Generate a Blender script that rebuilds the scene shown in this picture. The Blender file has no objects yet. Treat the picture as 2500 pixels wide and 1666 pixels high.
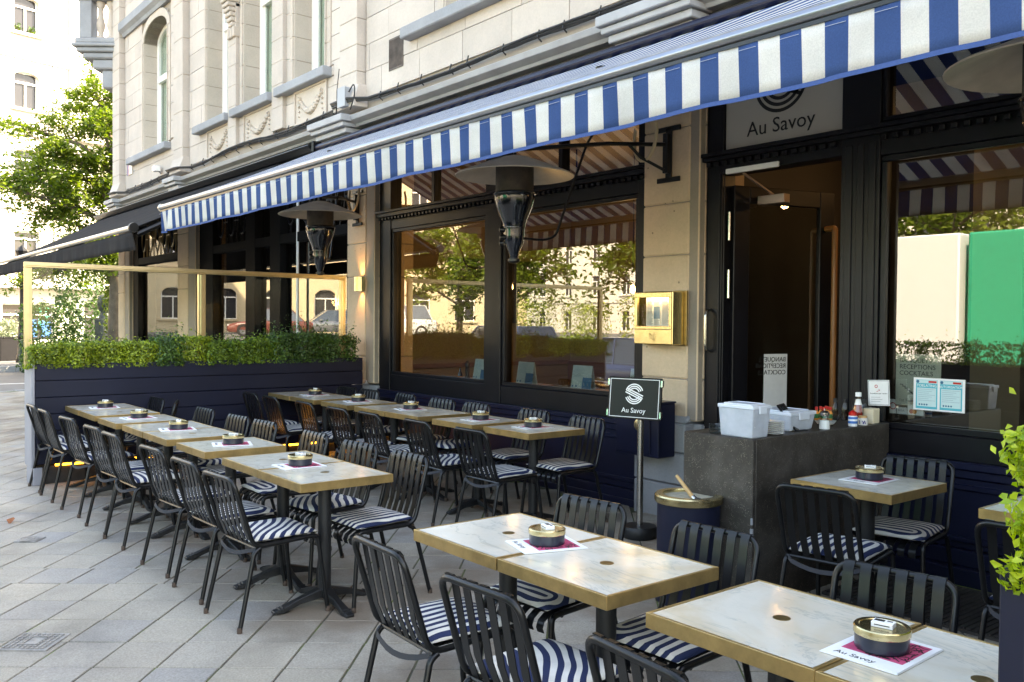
import bpy, bmesh, math, random
import numpy as np
from mathutils import Vector, Matrix

random.seed(7)
R_ = np.random.default_rng(7)
SC = bpy.context.scene
COL = SC.collection
rad = math.radians

# ---------------------------------------------------------------- camera, world, sun, exposure
YAW, PITCH, ROLL, EYE = rad(38.782), rad(1.242), rad(0.506), 1.64
fwd = Vector((-math.cos(YAW) * math.cos(PITCH), math.sin(YAW) * math.cos(PITCH), -math.sin(PITCH)))
rgt = Vector((math.sin(YAW), math.cos(YAW), 0))
upv = rgt.cross(fwd)
r2 = rgt * math.cos(ROLL) + upv * math.sin(ROLL)
u2 = upv * math.cos(ROLL) - rgt * math.sin(ROLL)
cd = bpy.data.cameras.new('camera')
cam = bpy.data.objects.new('camera', cd)
COL.objects.link(cam)
cam.matrix_world = Matrix(((r2.x, u2.x, -fwd.x, 0), (r2.y, u2.y, -fwd.y, 0), (r2.z, u2.z, -fwd.z, EYE), (0, 0, 0, 1)))
cd.sensor_width = 36.0
cd.lens = 31.21
cd.clip_start = 0.05
cd.clip_end = 900
SC.camera = cam

SUN_EL, SUN_AZ = rad(42), math.atan2(0.80, 0.60)      # the sun stands behind the facade, to the right
world = bpy.data.worlds.new('World')
SC.world = world
world.use_nodes = True
wn = world.node_tree
sky = wn.nodes.new('ShaderNodeTexSky')
sky.sky_type = 'NISHITA'
sky.sun_disc = False
sky.sun_elevation = SUN_EL
sky.sun_rotation = math.pi / 2 - SUN_AZ
sky.air_density = 1.0
sky.dust_density = 1.6
wn.nodes['Background'].inputs['Strength'].default_value = 0.15
wn.links.new(sky.outputs[0], wn.nodes['Background'].inputs['Color'])
sd = bpy.data.lights.new('sun', 'SUN')
sd.energy = 3.2
sd.angle = rad(0.5)
sd.color = (1.0, 0.93, 0.82)
so = bpy.data.objects.new('sun', sd)
COL.objects.link(so)
so.rotation_euler = Vector((math.cos(SUN_AZ) * math.cos(SUN_EL), math.sin(SUN_AZ) * math.cos(SUN_EL), math.sin(SUN_EL))).to_track_quat('Z', 'Y').to_euler()
so.location = (20, 30, 30)

vs = SC.view_settings
vs.view_transform = 'Standard'
vs.look = 'None'
vs.exposure = 3.15
vs.gamma = 1.0
try:
    vs.use_curve_mapping = False
    vs.use_white_balance = True
    vs.white_balance_temperature = 8700
    vs.white_balance_tint = 10
except Exception:
    pass
SC.render.engine = 'CYCLES'
cy = SC.cycles
cy.max_bounces = 8
cy.diffuse_bounces = 5
cy.glossy_bounces = 4
cy.transmission_bounces = 6
cy.transparent_max_bounces = 24
cy.caustics_reflective = False
cy.caustics_refractive = False
cy.sample_clamp_indirect = 8.0
cy.use_denoising = True


def gz(y):
    """height of the pavement: it rises gently towards the building"""
    return 0.02 * (y - 2.3)


# ---------------------------------------------------------------- node helpers and materials
def nnode(nt, t, **kw):
    n = nt.nodes.new('ShaderNode' + t)
    for k, v in kw.items():
        if k.startswith('i_'):
            n.inputs[k[2:]].default_value = v
        else:
            setattr(n, k, v)
    return n


def mth(nt, op, a, b=None, c=None):
    n = nt.nodes.new('ShaderNodeMath')
    n.operation = op
    for i, v in enumerate((a, b, c)):
        if v is None:
            continue
        if isinstance(v, (int, float)):
            n.inputs[i].default_value = v
        else:
            nt.links.new(v, n.inputs[i])
    return n.outputs[0]


def mixc(nt, fac, a, b, mode='MIX'):
    n = nt.nodes.new('ShaderNodeMix')
    n.data_type = 'RGBA'
    n.blend_type = mode
    for i, v in ((0, fac), (6, a), (7, b)):
        if isinstance(v, (int, float)):
            n.inputs[i].default_value = v
        elif isinstance(v, (tuple, list)):
            n.inputs[i].default_value = (v[0], v[1], v[2], 1)
        else:
            nt.links.new(v, n.inputs[i])
    return n.outputs[2]


def ramp(nt, fac, stops):
    n = nt.nodes.new('ShaderNodeValToRGB')
    e = n.color_ramp.elements
    while len(e) > 1:
        e.remove(e[0])
    e[0].position = stops[0][0]
    c = stops[0][1]
    e[0].color = (c[0], c[1], c[2], 1) if isinstance(c, (tuple, list)) else (c, c, c, 1)
    for p, c in stops[1:]:
        x = e.new(p)
        x.color = (c[0], c[1], c[2], 1) if isinstance(c, (tuple, list)) else (c, c, c, 1)
    nt.links.new(fac, n.inputs[0])
    return n.outputs[0]


def base_mat(name):
    m = bpy.data.materials.new(name)
    m.use_nodes = True
    nt = m.node_tree
    return m, nt, nt.nodes['Principled BSDF']


def coords(nt, space):
    if space == 'pos':
        return nt.nodes.new('ShaderNodeNewGeometry').outputs['Position']
    if space == 'objr':       # object coordinates shifted by a random amount per object
        tc = nt.nodes.new('ShaderNodeTexCoord').outputs['Object']
        oi = nt.nodes.new('ShaderNodeObjectInfo').outputs['Random']
        s = nt.nodes.new('ShaderNodeVectorMath')
        s.operation = 'ADD'
        nt.links.new(tc, s.inputs[0])
        cb = nt.nodes.new('ShaderNodeCombineXYZ')
        nt.links.new(mth(nt, 'MULTIPLY', oi, 91.7), cb.inputs[0])
        nt.links.new(mth(nt, 'MULTIPLY', oi, 37.3), cb.inputs[1])
        nt.links.new(mth(nt, 'MULTIPLY', oi, 17.1), cb.inputs[2])
        nt.links.new(cb.outputs[0], s.inputs[1])
        return s.outputs[0]
    return nt.nodes.new('ShaderNodeTexCoord').outputs['Object']


def noise(nt, co, scale, detail=4, rough=.55, dist=0.):
    n = nnode(nt, 'TexNoise', i_Scale=scale, i_Detail=detail, i_Roughness=rough, i_Distortion=dist)
    nt.links.new(co, n.inputs['Vector'])
    return n.outputs[0]


def bump(nt, h, strength, dist=.01, p=None):
    b = nnode(nt, 'Bump', i_Strength=strength, i_Distance=dist)
    nt.links.new(h, b.inputs['Height'])
    nt.links.new(b.outputs[0], p.inputs['Normal'])


def mat(name, col, rough=.5, metal=0., var=0., vs=5., bmp=0., bs=60., rand=0., space='pos', coat=0., spec=None, rvar=0.):
    m, nt, p = base_mat(name)
    p.inputs['Roughness'].default_value = rough
    p.inputs['Metallic'].default_value = metal
    p.inputs['Coat Weight'].default_value = coat
    if spec is not None:
        p.inputs['Specular IOR Level'].default_value = spec
    c = (col[0], col[1], col[2], 1)
    if var or bmp or rand or rvar:
        co = coords(nt, space)
        out = None
        if var or rvar:
            f = noise(nt, co, vs, 5)
            fr = ramp(nt, f, [(.3, tuple(x * (1 - var) for x in col)), (.7, tuple(min(1, x * (1 + var)) for x in col))])
            out = fr
            if rvar:
                nt.links.new(mth(nt, 'ADD', mth(nt, 'MULTIPLY', noise(nt, co, vs * 1.7, 4), rvar * 2), rough - rvar), p.inputs['Roughness'])
        if rand:
            oi = nt.nodes.new('ShaderNodeObjectInfo').outputs['Random']
            v = mth(nt, 'ADD', mth(nt, 'MULTIPLY', oi, rand), 1 - rand / 2)
            cb = nt.nodes.new('ShaderNodeCombineColor')
            for i in range(3):
                nt.links.new(v, cb.inputs[i])
            out = mixc(nt, 1., out if out is not None else col, cb.outputs[0], 'MULTIPLY')
        if out is not None:
            nt.links.new(out, p.inputs['Base Color'])
        else:
            p.inputs['Base Color'].default_value = c
        if bmp:
            bump(nt, noise(nt, co, bs, 6, .6), bmp, .01, p)
    else:
        p.inputs['Base Color'].default_value = c
    return m


def emis(name, col, s):
    m, nt, p = base_mat(name)
    p.inputs['Base Color'].default_value = (*col, 1)
    p.inputs['Emission Color'].default_value = (*col, 1)
    p.inputs['Emission Strength'].default_value = s
    return m


def glass_mat(name, tint=(1, 1, 1), ior=1.6, gain=1.0, rough=0.0):
    """sheet glass: clear, mirrored by Fresnel on the face towards the viewer"""
    m, nt, p = base_mat(name)
    nt.nodes.remove(p)
    fr = nnode(nt, 'Fresnel', i_IOR=ior)
    geo = nt.nodes.new('ShaderNodeNewGeometry')
    fac = mth(nt, 'MULTIPLY', mth(nt, 'MULTIPLY', fr.outputs[0], gain), mth(nt, 'SUBTRACT', 1., geo.outputs['Backfacing']))
    tr = nt.nodes.new('ShaderNodeBsdfTransparent')
    tr.inputs[0].default_value = (*tint, 1)
    gl = nt.nodes.new('ShaderNodeBsdfGlossy')
    gl.inputs['Roughness'].default_value = rough
    mx = nt.nodes.new('ShaderNodeMixShader')
    nt.links.new(fac, mx.inputs[0])
    nt.links.new(tr.outputs[0], mx.inputs[1])
    nt.links.new(gl.outputs[0], mx.inputs[2])
    nt.links.new(mx.outputs[0], nt.nodes['Material Output'].inputs[0])
    return m


def leaf_mat(name, c1, c2, trans=.45):
    m, nt, p = base_mat(name)
    ri = nt.nodes.new('ShaderNodeNewGeometry').outputs['Random Per Island']
    c = mixc(nt, ri, c1, c2)
    pos = coords(nt, 'pos')
    c = mixc(nt, 1., c, ramp(nt, noise(nt, pos, 3.5, 2), [(.3, .7), (.7, 1.25)]), 'MULTIPLY')
    nt.links.new(c, p.inputs['Base Color'])
    p.inputs['Roughness'].default_value = .45
    tl = nt.nodes.new('ShaderNodeBsdfTranslucent')
    nt.links.new(mixc(nt, 1., c, (1.5, 1.7, .6), 'MULTIPLY'), tl.inputs[0])
    mx = nt.nodes.new('ShaderNodeMixShader')
    mx.inputs[0].default_value = trans
    nt.links.new(p.outputs[0], mx.inputs[1])
    nt.links.new(tl.outputs[0], mx.inputs[2])
    nt.links.new(mx.outputs[0], nt.nodes['Material Output'].inputs[0])
    return m


def stripe_fabric(name, axis, period, phase, c1, c2, space='pos', trans=.4, wob=.0):
    """two-colour woven awning cloth, stripes across one axis"""
    m, nt, p = base_mat(name)
    co = coords(nt, space)
    sp = nt.nodes.new('ShaderNodeSeparateXYZ')
    nt.links.new(co, sp.inputs[0])
    x = mth(nt, 'DIVIDE', mth(nt, 'SUBTRACT', sp.outputs[axis], phase), 2 * period)
    f = mth(nt, 'LESS_THAN', mth(nt, 'FRACT', x), .5)
    w = ramp(nt, noise(nt, co, 2.2, 5), [(.3, .86), (.7, 1.08)])
    fine = ramp(nt, noise(nt, co, 160., 2), [(.3, .9), (.7, 1.06)])
    c = mixc(nt, 1., mixc(nt, 1., mixc(nt, f, c2, c1), w, 'MULTIPLY'), fine, 'MULTIPLY')
    nt.links.new(c, p.inputs['Base Color'])
    p.inputs['Roughness'].default_value = .85
    p.inputs['Specular IOR Level'].default_value = .05
    tl = nt.nodes.new('ShaderNodeBsdfTranslucent')
    nt.links.new(c, tl.inputs[0])
    mx = nt.nodes.new('ShaderNodeMixShader')
    mx.inputs[0].default_value = trans
    nt.links.new(p.outputs[0], mx.inputs[1])
    nt.links.new(tl.outputs[0], mx.inputs[2])
    nt.links.new(mx.outputs[0], nt.nodes['Material Output'].inputs[0])
    bump(nt, noise(nt, co, 300., 2), .15, .002, p)
    return m


def cushion_mat(name, kind):
    m, nt, p = base_mat(name)
    co = coords(nt, 'obj')
    sp = nt.nodes.new('ShaderNodeSeparateXYZ')
    nt.links.new(co, sp.inputs[0])
    x, y, z = sp.outputs
    n = mth(nt, 'MULTIPLY', mth(nt, 'SUBTRACT', noise(nt, co, 5., 1), .5), .035)
    if kind == 0:     # stripes fan out and close in rings round one front corner
        dx = mth(nt, 'SUBTRACT', x, .13)
        dy = mth(nt, 'MAXIMUM', mth(nt, 'SUBTRACT', y, .10), 0.)
        t = mth(nt, 'SQRT', mth(nt, 'ADD', mth(nt, 'MULTIPLY', dx, dx), mth(nt, 'MULTIPLY', dy, dy)))
    elif kind == 1:   # plain stripes, slightly bowed
        t = mth(nt, 'ADD', mth(nt, 'MULTIPLY', x, .62), mth(nt, 'MULTIPLY', y, .78))
        t = mth(nt, 'ADD', t, mth(nt, 'MULTIPLY', mth(nt, 'MULTIPLY', x, x), .9))
    else:             # loops round the left front corner
        dx = mth(nt, 'MINIMUM', mth(nt, 'ADD', x, .11), 0.)
        dy = mth(nt, 'SUBTRACT', y, .12)
        t = mth(nt, 'SQRT', mth(nt, 'ADD', mth(nt, 'MULTIPLY', dx, dx), mth(nt, 'MULTIPLY', dy, dy)))
    t = mth(nt, 'DIVIDE', mth(nt, 'ADD', t, n), .046)
    f = mth(nt, 'LESS_THAN', mth(nt, 'FRACT', mth(nt, 'ADD', t, 20.25)), .5)
    c = mixc(nt, f, (.66, .63, .57), (.018, .029, .08))
    c = mixc(nt, 1., c, ramp(nt, noise(nt, coords(nt, 'objr'), 9., 4), [(.3, .82), (.7, 1.06)]), 'MULTIPLY')
    nt.links.new(c, p.inputs['Base Color'])
    p.inputs['Roughness'].default_value = .8
    p.inputs['Specular IOR Level'].default_value = .25
    bump(nt, noise(nt, co, 220., 2), .15, .002, p)
    return m


def marble_mat():
    m, nt, p = base_mat('marble')
    co = coords(nt, 'objr')
    wv = noise(nt, co, 1.6, 5, .6, .6)
    mp = nnode(nt, 'Mapping')
    mp.inputs['Rotation'].default_value = (0, 0, .7)
    mp.inputs['Scale'].default_value = (1., 2.6, 1.)
    nt.links.new(co, mp.inputs[0])
    v1 = noise(nt, mp.outputs[0], 2.1, 7, .62, .9)
    vein = mth(nt, 'ABSOLUTE', mth(nt, 'SUBTRACT', v1, .5))
    v2 = mth(nt, 'ABSOLUTE', mth(nt, 'SUBTRACT', noise(nt, mp.outputs[0], 4.5, 8, .65, 1.2), .5))
    base = ramp(nt, wv, [(.25, (.68, .655, .59)), (.50, (.65, .615, .53)), (.62, (.59, .51, .385)), (.78, (.48, .37, .23))])
    c = mixc(nt, ramp(nt, vein, [(0., .5), (.006, .28), (.022, 0.)]), base, (.30, .34, .33))
    c = mixc(nt, ramp(nt, v2, [(0., .18), (.015, 0.)]), c, (.42, .44, .40))
    nt.links.new(c, p.inputs['Base Color'])
    nt.links.new(ramp(nt, noise(nt, co, 14., 4), [(.35, .10), (.7, .24)]), p.inputs['Roughness'])
    return m


def brass_mat(name, rough=.3, col=(.66, .42, .13), stain=.35):
    m, nt, p = base_mat(name)
    co = coords(nt, 'pos')
    f = noise(nt, co, 9., 6, .65)
    c = ramp(nt, f, [(.3, tuple(x * (1 - stain) for x in col)), (.62, col), (.8, tuple(min(1, x * 1.1) for x in col))])
    nt.links.new(c, p.inputs['Base Color'])
    p.inputs['Metallic'].default_value = 1.
    nt.links.new(mth(nt, 'ADD', mth(nt, 'MULTIPLY', noise(nt, co, 26., 4), .22), rough - .1), p.inputs['Roughness'])
    return m


def slab_mat():
    m, nt, p = base_mat('paving_stone')
    pos = coords(nt, 'pos')
    oi = nt.nodes.new('ShaderNodeObjectInfo').outputs['Random']
    ri = nt.nodes.new('ShaderNodeNewGeometry').outputs['Random Per Island']
    rr = mth(nt, 'FRACT', mth(nt, 'ADD', mth(nt, 'MULTIPLY', oi, 7.13), mth(nt, 'MULTIPLY', ri, 3.7)))
    tint = ramp(nt, rr, [(0., (.335, .298, .252)), (.2, (.385, .34, .275)), (.4, (.315, .292, .268)), (.6, (.365, .322, .262)), (.8, (.40, .35, .28)), (1., (.305, .28, .252))])
    st = ramp(nt, noise(nt, pos, 1.1, 6, .6), [(.28, .58), (.5, 1.), (.72, 1.14)])
    sp = ramp(nt, noise(nt, pos, 95., 3, .7), [(.3, .72), (.55, 1.), (.75, 1.2)])
    c = mixc(nt, 1., mixc(nt, 1., tint, st, 'MULTIPLY'), sp, 'MULTIPLY')
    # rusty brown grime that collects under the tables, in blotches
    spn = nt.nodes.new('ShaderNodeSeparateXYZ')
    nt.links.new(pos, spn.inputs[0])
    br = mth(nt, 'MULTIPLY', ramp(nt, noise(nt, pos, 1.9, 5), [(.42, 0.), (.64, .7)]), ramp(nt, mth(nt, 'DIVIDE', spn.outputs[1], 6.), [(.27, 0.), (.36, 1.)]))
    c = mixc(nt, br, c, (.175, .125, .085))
    dk = ramp(nt, noise(nt, pos, 7., 4, .7), [(.66, 0.), (.78, .3)])
    c = mixc(nt, dk, c, (.09, .09, .09))
    nt.links.new(c, p.inputs['Base Color'])
    nt.links.new(ramp(nt, noise(nt, pos, 4., 4), [(.3, .5), (.7, .75)]), p.inputs['Roughness'])
    hgt = mth(nt, 'ADD', noise(nt, pos, 120., 5, .7), mth(nt, 'MULTIPLY', noise(nt, pos, 6., 3), 1.2))
    bump(nt, hgt, .28, .008, p)
    return m


def joint_mat():
    m, nt, p = base_mat('joint_sand_and_moss')
    pos = coords(nt, 'pos')
    c = ramp(nt, noise(nt, pos, 2.6, 5, .65), [(.42, (.075, .065, .055)), (.54, (.08, .085, .035)), (.63, (.12, .18, .03))])
    nt.links.new(c, p.inputs['Base Color'])
    p.inputs['Roughness'].default_value = .95
    return m


def stone_mat(name, col, rand=.14, var=.10, bmp=.25, pits=False):
    m, nt, p = base_mat(name)
    pos = coords(nt, 'pos')
    oi = nt.nodes.new('ShaderNodeObjectInfo').outputs['Random']
    v = mth(nt, 'ADD', mth(nt, 'MULTIPLY', oi, rand), 1 - rand / 2)
    cb = nt.nodes.new('ShaderNodeCombineColor')
    for i in range(3):
        nt.links.new(v, cb.inputs[i])
    a = ramp(nt, noise(nt, pos, 1.7, 6, .6), [(.3, tuple(x * (1 - var) for x in col)), (.7, tuple(x * (1 + var) for x in col))])
    a = mixc(nt, 1., a, cb.outputs[0], 'MULTIPLY')
    a = mixc(nt, 1., a, ramp(nt, noise(nt, pos, 45., 4, .7), [(.3, .93), (.7, 1.05)]), 'MULTIPLY')
    h = noise(nt, pos, 70., 5, .65)
    if pits:
        vo = nnode(nt, 'TexVoronoi', i_Scale=8.)
        nt.links.new(pos, vo.inputs['Vector'])
        pit = ramp(nt, vo.outputs['Distance'], [(.05, 1.), (.085, 0.)])
        a = mixc(nt, mth(nt, 'MULTIPLY', pit, .75), a, (.12, .09, .06))
        h = mth(nt, 'SUBTRACT', h, mth(nt, 'MULTIPLY', pit, 2.))
    nt.links.new(a, p.inputs['Base Color'])
    p.inputs['Roughness'].default_value = .85
    bump(nt, h, bmp, .008, p)
    return m


def terrazzo_mat():
    m, nt, p = base_mat('dark_terrazzo')
    pos = coords(nt, 'pos')
    vo = nnode(nt, 'TexVoronoi', i_Scale=150.)
    nt.links.new(pos, vo.inputs['Vector'])
    spk = mth(nt, 'MULTIPLY', ramp(nt, vo.outputs['Distance'], [(.18, 1.), (.3, 0.)]), ramp(nt, noise(nt, pos, 30., 2), [(.46, 0.), (.6, .75)]))
    b = ramp(nt, noise(nt, pos, 3.5, 6, .65), [(.3, (.018, .014, .011)), (.5, (.040, .033, .027)), (.7, (.075, .066, .057))])
    c = mixc(nt, spk, b, (.30, .27, .21))
    nt.links.new(c, p.inputs['Base Color'])
    p.inputs['Roughness'].default_value = .5
    bump(nt, noise(nt, pos, 60., 4), .2, .006, p)
    return m


def wood_mat(name, c1, c2, axis=2, rough=.4):
    m, nt, p = base_mat(name)
    co = coords(nt, 'pos')
    mp = nnode(nt, 'Mapping')
    s = [22., 22., 22.]
    s[axis] = 1.4
    mp.inputs['Scale'].default_value = s
    nt.links.new(co, mp.inputs[0])
    c = ramp(nt, noise(nt, mp.outputs[0], 1.6, 5, .6, .6), [(.3, c1), (.7, c2)])
    nt.links.new(c, p.inputs['Base Color'])
    p.inputs['Roughness'].default_value = rough
    return m


M = {}
M['black'] = mat('black_powder_coat', (.0048, .0052, .006), .33, spec=.38, var=.25, vs=14., space='objr', bmp=.05, bs=300.)
M['iron'] = mat('cast_iron', (.008, .0085, .0095), .5, var=.3, vs=20., bmp=.1, bs=160.)
M['strap'] = mat('strap_webbing', (.03, .03, .035), .8)
M['foot'] = mat('worn_rusty_foot', (.09, .06, .045), .7, var=.4, vs=60.)
M['cush'] = [cushion_mat('striped_cushion_fabric_%s' % n, k) for k, n in enumerate(('ringed', 'plain', 'looped'))]
M['marble'] = marble_mat()
M['brass'] = brass_mat('aged_brass_edge', .36, (.52, .345, .14))
M['brass'].node_tree.nodes['Principled BSDF'].inputs['Metallic'].default_value = .72
M['brass_shiny'] = brass_mat('polished_brass', .22, (.74, .60, .32), .2)
M['brass_satin'] = brass_mat('satin_brass', .33, (.62, .49, .29), .12)
M['brass_dark'] = brass_mat('dull_brass_disc', .45, (.30, .21, .09), .3)
M['navy'] = mat('navy_paint', (.0055, .0075, .022), .5, spec=.3, var=.12, vs=3., bmp=.04, bs=220.)
M['navy_tin'] = mat('navy_enamel', (.009, .012, .026), .3, coat=.25)
M['shop'] = mat('blackish_shopfront_paint', (.006, .006, .0085), .36, var=.25, vs=5., bmp=.06, bs=90., spec=.25)
M['shop_navy'] = mat('navy_shopfront_panel', (.006, .008, .026), .36, var=.2, vs=3., bmp=.05, bs=90., spec=.3)
M['end_sheen'] = mat('endpost_reflection_grey', (.30, .30, .33), .5, var=.08, vs=6.)  # pale grey stands for light reflected off the planter's end face
M['kick'] = mat('dark_kickplate', (.03, .028, .026), .7, var=.3, vs=20., bmp=.2, bs=80.)
M['stone'] = stone_mat('cream_limestone', (.50, .43, .375))
M['stone_core'] = stone_mat('limestone_joint', (.31, .26, .21))
M['stone_low'] = stone_mat('pitted_limestone_pillar', (.60, .45, .31), .05, .12, .35, True)
M['bluestone'] = stone_mat('blue_grey_stone', (.27, .275, .29), .08, .16, .35)
M['stone_trim'] = stone_mat('pale_carved_stone', (.50, .425, .36))
M['cornice'] = mat('grey_painted_cornice', (.33, .325, .33), .6, var=.12, vs=4., bmp=.15, bs=60.)
M['fascia'] = mat('dark_fascia', (.035, .036, .038), .55, var=.2, vs=4.)
M['blue_cloth'] = None
M['awning'] = stripe_fabric('striped_awning_cloth', 0, .1088, -2.956, (.058, .115, .285), (.76, .74, .70))
M['awn_trim'] = mat('blue_hem_tape', (.022, .062, .20), .8, var=.1, vs=80.)
M['awn_dark'] = stripe_fabric('charcoal_awning_cloth', 0, .6, 0., (.036, .034, .035), (.032, .031, .033), trans=.12)
M['awning_thread'] = mat('white_thread', (.45, .48, .55), .9)
M['alu'] = mat('grey_aluminium_bar', (.30, .31, .34), .32, metal=.85, var=.1, vs=3.)
M['alu_warm'] = mat('champagne_aluminium_bar', (.62, .56, .48), .35, metal=.7, var=.1, vs=3.)
M['steel'] = mat('brushed_steel', (.55, .54, .52), .25, metal=1., var=.06, vs=30.)
M['glass'] = glass_mat('shop_window_glass', (.82, .85, .84), 2.5, 1.35)
M['glass_dark'] = glass_mat('grilled_window_glass', (.7, .72, .7), 2.3, 1.3)
M['glass_screen'] = glass_mat('wind_screen_glass', (.95, .97, .96), 1.35)
M['glass_up'] = glass_mat('upper_window_glass', (.8, .85, .82), 1.6)
M['glass_small'] = glass_mat('tableware_glass', (.86, .89, .89), 1.5)
M['frost'] = mat('frosted_sign_glass', (.45, .43, .39), .5, var=.05, vs=2.)
M['white'] = mat('white_window_paint', (.80, .775, .74), .4, var=.04, vs=6.)
M['blind'] = mat('pale_roller_blind', (.62, .63, .55), .9, var=.12, vs=2.)
M['blackprint'] = mat('black_print', (.01, .01, .011), .6)
M['whiteprint'] = mat('white_print', (.85, .85, .84), .6)
M['signblack'] = mat('sign_panel_black', (.006, .0055, .0065), .4, spec=.3)
M['paper'] = mat('white_paper', (.80, .80, .80), .75, var=.03, vs=30.)
M['paper_warm'] = mat('menu_paper', (.72, .66, .58), .8, var=.05, vs=20.)
M['pink'] = mat('pink_print', (.55, .065, .16), .7, var=.15, vs=40., space='pos')
M['bluecard'] = mat('blue_card', (.02, .13, .25), .6)
M['mintcard'] = mat('pale_menu_card', (.50, .56, .53), .7, var=.05, vs=20.)
M['teal'] = mat('teal_print', (.03, .42, .52), .6)
M['tealpale'] = mat('pale_teal_print', (.50, .68, .70), .7)
M['red'] = mat('red_plastic', (.55, .015, .012), .35)
M['orange'] = mat('orange_print', (.75, .25, .03), .5)
M['greenl'] = mat('green_label', (.02, .16, .04), .5)
M['cream'] = mat('cream_box', (.70, .60, .42), .5)
M['ketchup'] = mat('tomato_sauce', (.26, .012, .006), .25, coat=.4)
M['oil'] = mat('dark_sauce', (.03, .012, .006), .2, coat=.5)
M['sugar'] = mat('sugar', (.85, .84, .82), .8)
M['china'] = mat('white_china', (.76, .74, .69), .2, coat=.3)
M['woodlid'] = wood_mat('pale_wood', (.50, .28, .10), (.62, .38, .17), 0)
M['woodhandle'] = wood_mat('orange_wood_handle', (.26, .09, .025), (.40, .16, .05), 2, .35)
M['woodtop'] = wood_mat('brown_wood', (.14, .06, .025), (.22, .10, .045), 0, .3)
M['leather'] = mat('dark_brown_leather', (.035, .012, .01), .3, var=.2, vs=12.)
M['terrazzo'] = terrazzo_mat()
M['plastic'] = None
M['slab'] = slab_mat()
M['shop_matte'] = mat('matte_black_shopfront_paint', (.006, .006, .0065), .7, var=.2, vs=5., spec=.06)
M['joint'] = joint_mat()
M['asphalt'] = mat('asphalt', (.13, .125, .12), .85, var=.15, vs=3., bmp=.2, bs=120.)
M['kerb'] = stone_mat('kerb_stone', (.33, .33, .33))
M['earth'] = mat('ground_earth', (.12, .11, .09), .95, var=.2, vs=.6)
M['soil'] = mat('potting_soil', (.03, .022, .015), .95)
M['bark'] = mat('bark', (.11, .085, .06), .9, var=.35, vs=6., bmp=.5, bs=30.)
M['twig'] = mat('twig', (.10, .075, .04), .9)
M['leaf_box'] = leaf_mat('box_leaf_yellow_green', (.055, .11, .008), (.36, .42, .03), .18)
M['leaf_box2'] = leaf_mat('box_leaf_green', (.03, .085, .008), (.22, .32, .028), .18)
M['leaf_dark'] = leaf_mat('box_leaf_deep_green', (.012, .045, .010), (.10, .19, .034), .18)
M['leaf_new'] = leaf_mat('fresh_lime_leaf', (.16, .25, .010), (.36, .42, .03), .35)
M['leaf_tree'] = leaf_mat('chestnut_leaf', (.055, .10, .012), (.17, .21, .03), .5)
M['leaf_ivy'] = leaf_mat('ivy_leaf', (.025, .07, .02), (.06, .11, .03), .4)
M['lav'] = leaf_mat('lavender_leaf', (.14, .17, .12), (.22, .25, .19), .3)
M['heater'] = mat('navy_heater_enamel', (.006, .008, .014), .16, coat=.5, var=.1, vs=8.)
M['reflector'] = mat('dusty_aluminium_reflector', (.55, .49, .42), .5, metal=.25, var=.15, vs=6.)
M['burner'] = mat('rusty_burner_mesh', (.03, .022, .018), .6, var=.5, vs=14., bmp=.4, bs=200.)
M['hose'] = mat('beige_gas_hose', (.50, .40, .26), .6)
M['cable'] = mat('black_cable', (.025, .024, .024), .6)
M['box_grey'] = mat('grey_junction_box', (.36, .37, .39), .6)
M['vent'] = mat('rusty_vent_metal', (.10, .075, .06), .6, metal=.4, var=.5, vs=9.)
M['led'] = emis('amber_led_strip', (1., .42, .04), 1.6)
M['bulb'] = emis('warm_bulb', (1., .55, .2), 8.)
M['spot'] = emis('warm_spot', (1., .62, .25), 5.)
M['tan'] = mat('tan_interior_wall', (.235, .17, .10), .8, var=.08, vs=.8)
M['ceil'] = mat('interior_ceiling', (.30, .26, .20), .9)
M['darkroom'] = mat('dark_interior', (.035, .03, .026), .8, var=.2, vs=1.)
M['floorin'] = wood_mat('interior_floor', (.09, .05, .025), (.14, .08, .04), 0, .4)
M['plaster_w'] = mat('white_render', (.60, .565, .50), .9, var=.05, vs=.5)
M['plaster_c'] = mat('cream_render', (.62, .50, .33), .9, var=.08, vs=.5)
M['winglass'] = mat('dark_window_glass', (.035, .035, .04), .12, spec=.35)
M['curtain'] = mat('net_curtain', (.60, .60, .56), .9, var=.1, vs=14.)
M['green_iron'] = mat('dark_green_iron', (.012, .045, .036), .4)
M['bronze'] = mat('weathered_bronze', (.075, .085, .085), .55, metal=.3, var=.4, vs=7., bmp=.3, bs=12.)
M['skin'] = mat('skin', (.50, .28, .19), .6)
M['hair'] = mat('white_hair', (.62, .52, .40), .8)
M['shirt'] = mat('white_shirt', (.74, .73, .71), .85)
M['jeans'] = mat('pale_trousers', (.35, .36, .40), .85)
M['posterblue'] = mat('shop_blue_display', (.03, .13, .38), .5)
M['posterteal'] = mat('shop_teal_print', (.04, .36, .29), .5)
M['car_blue'] = mat('blue_grey_car_paint', (.20, .27, .42), .25, metal=.2, coat=.6)
M['car_silver'] = mat('silver_car_paint', (.32, .33, .36), .2, metal=.6, coat=.6)
M['car_white'] = mat('white_car_paint', (.72, .72, .72), .25, coat=.6)
M['car_red'] = mat('brown_red_car_paint', (.16, .05, .04), .25, coat=.6)
M['car_glass'] = mat('car_glass', (.05, .065, .085), .03, spec=1., coat=1.)
M['tyre'] = mat('tyre_rubber', (.02, .02, .02), .8)
M['lampred'] = mat('tail_lamp', (.4, .01, .01), .2)
M['lampclear'] = mat('head_lamp', (.7, .72, .75), .12)
M['truck_green'] = mat('truck_green', (.01, .33, .19), .4)
M['parasol'] = mat('navy_parasol_cloth', (.02, .045, .16), .8)
M['roadpaint'] = mat('road_paint', (.62, .62, .60), .7, var=.1, vs=8.)
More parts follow.
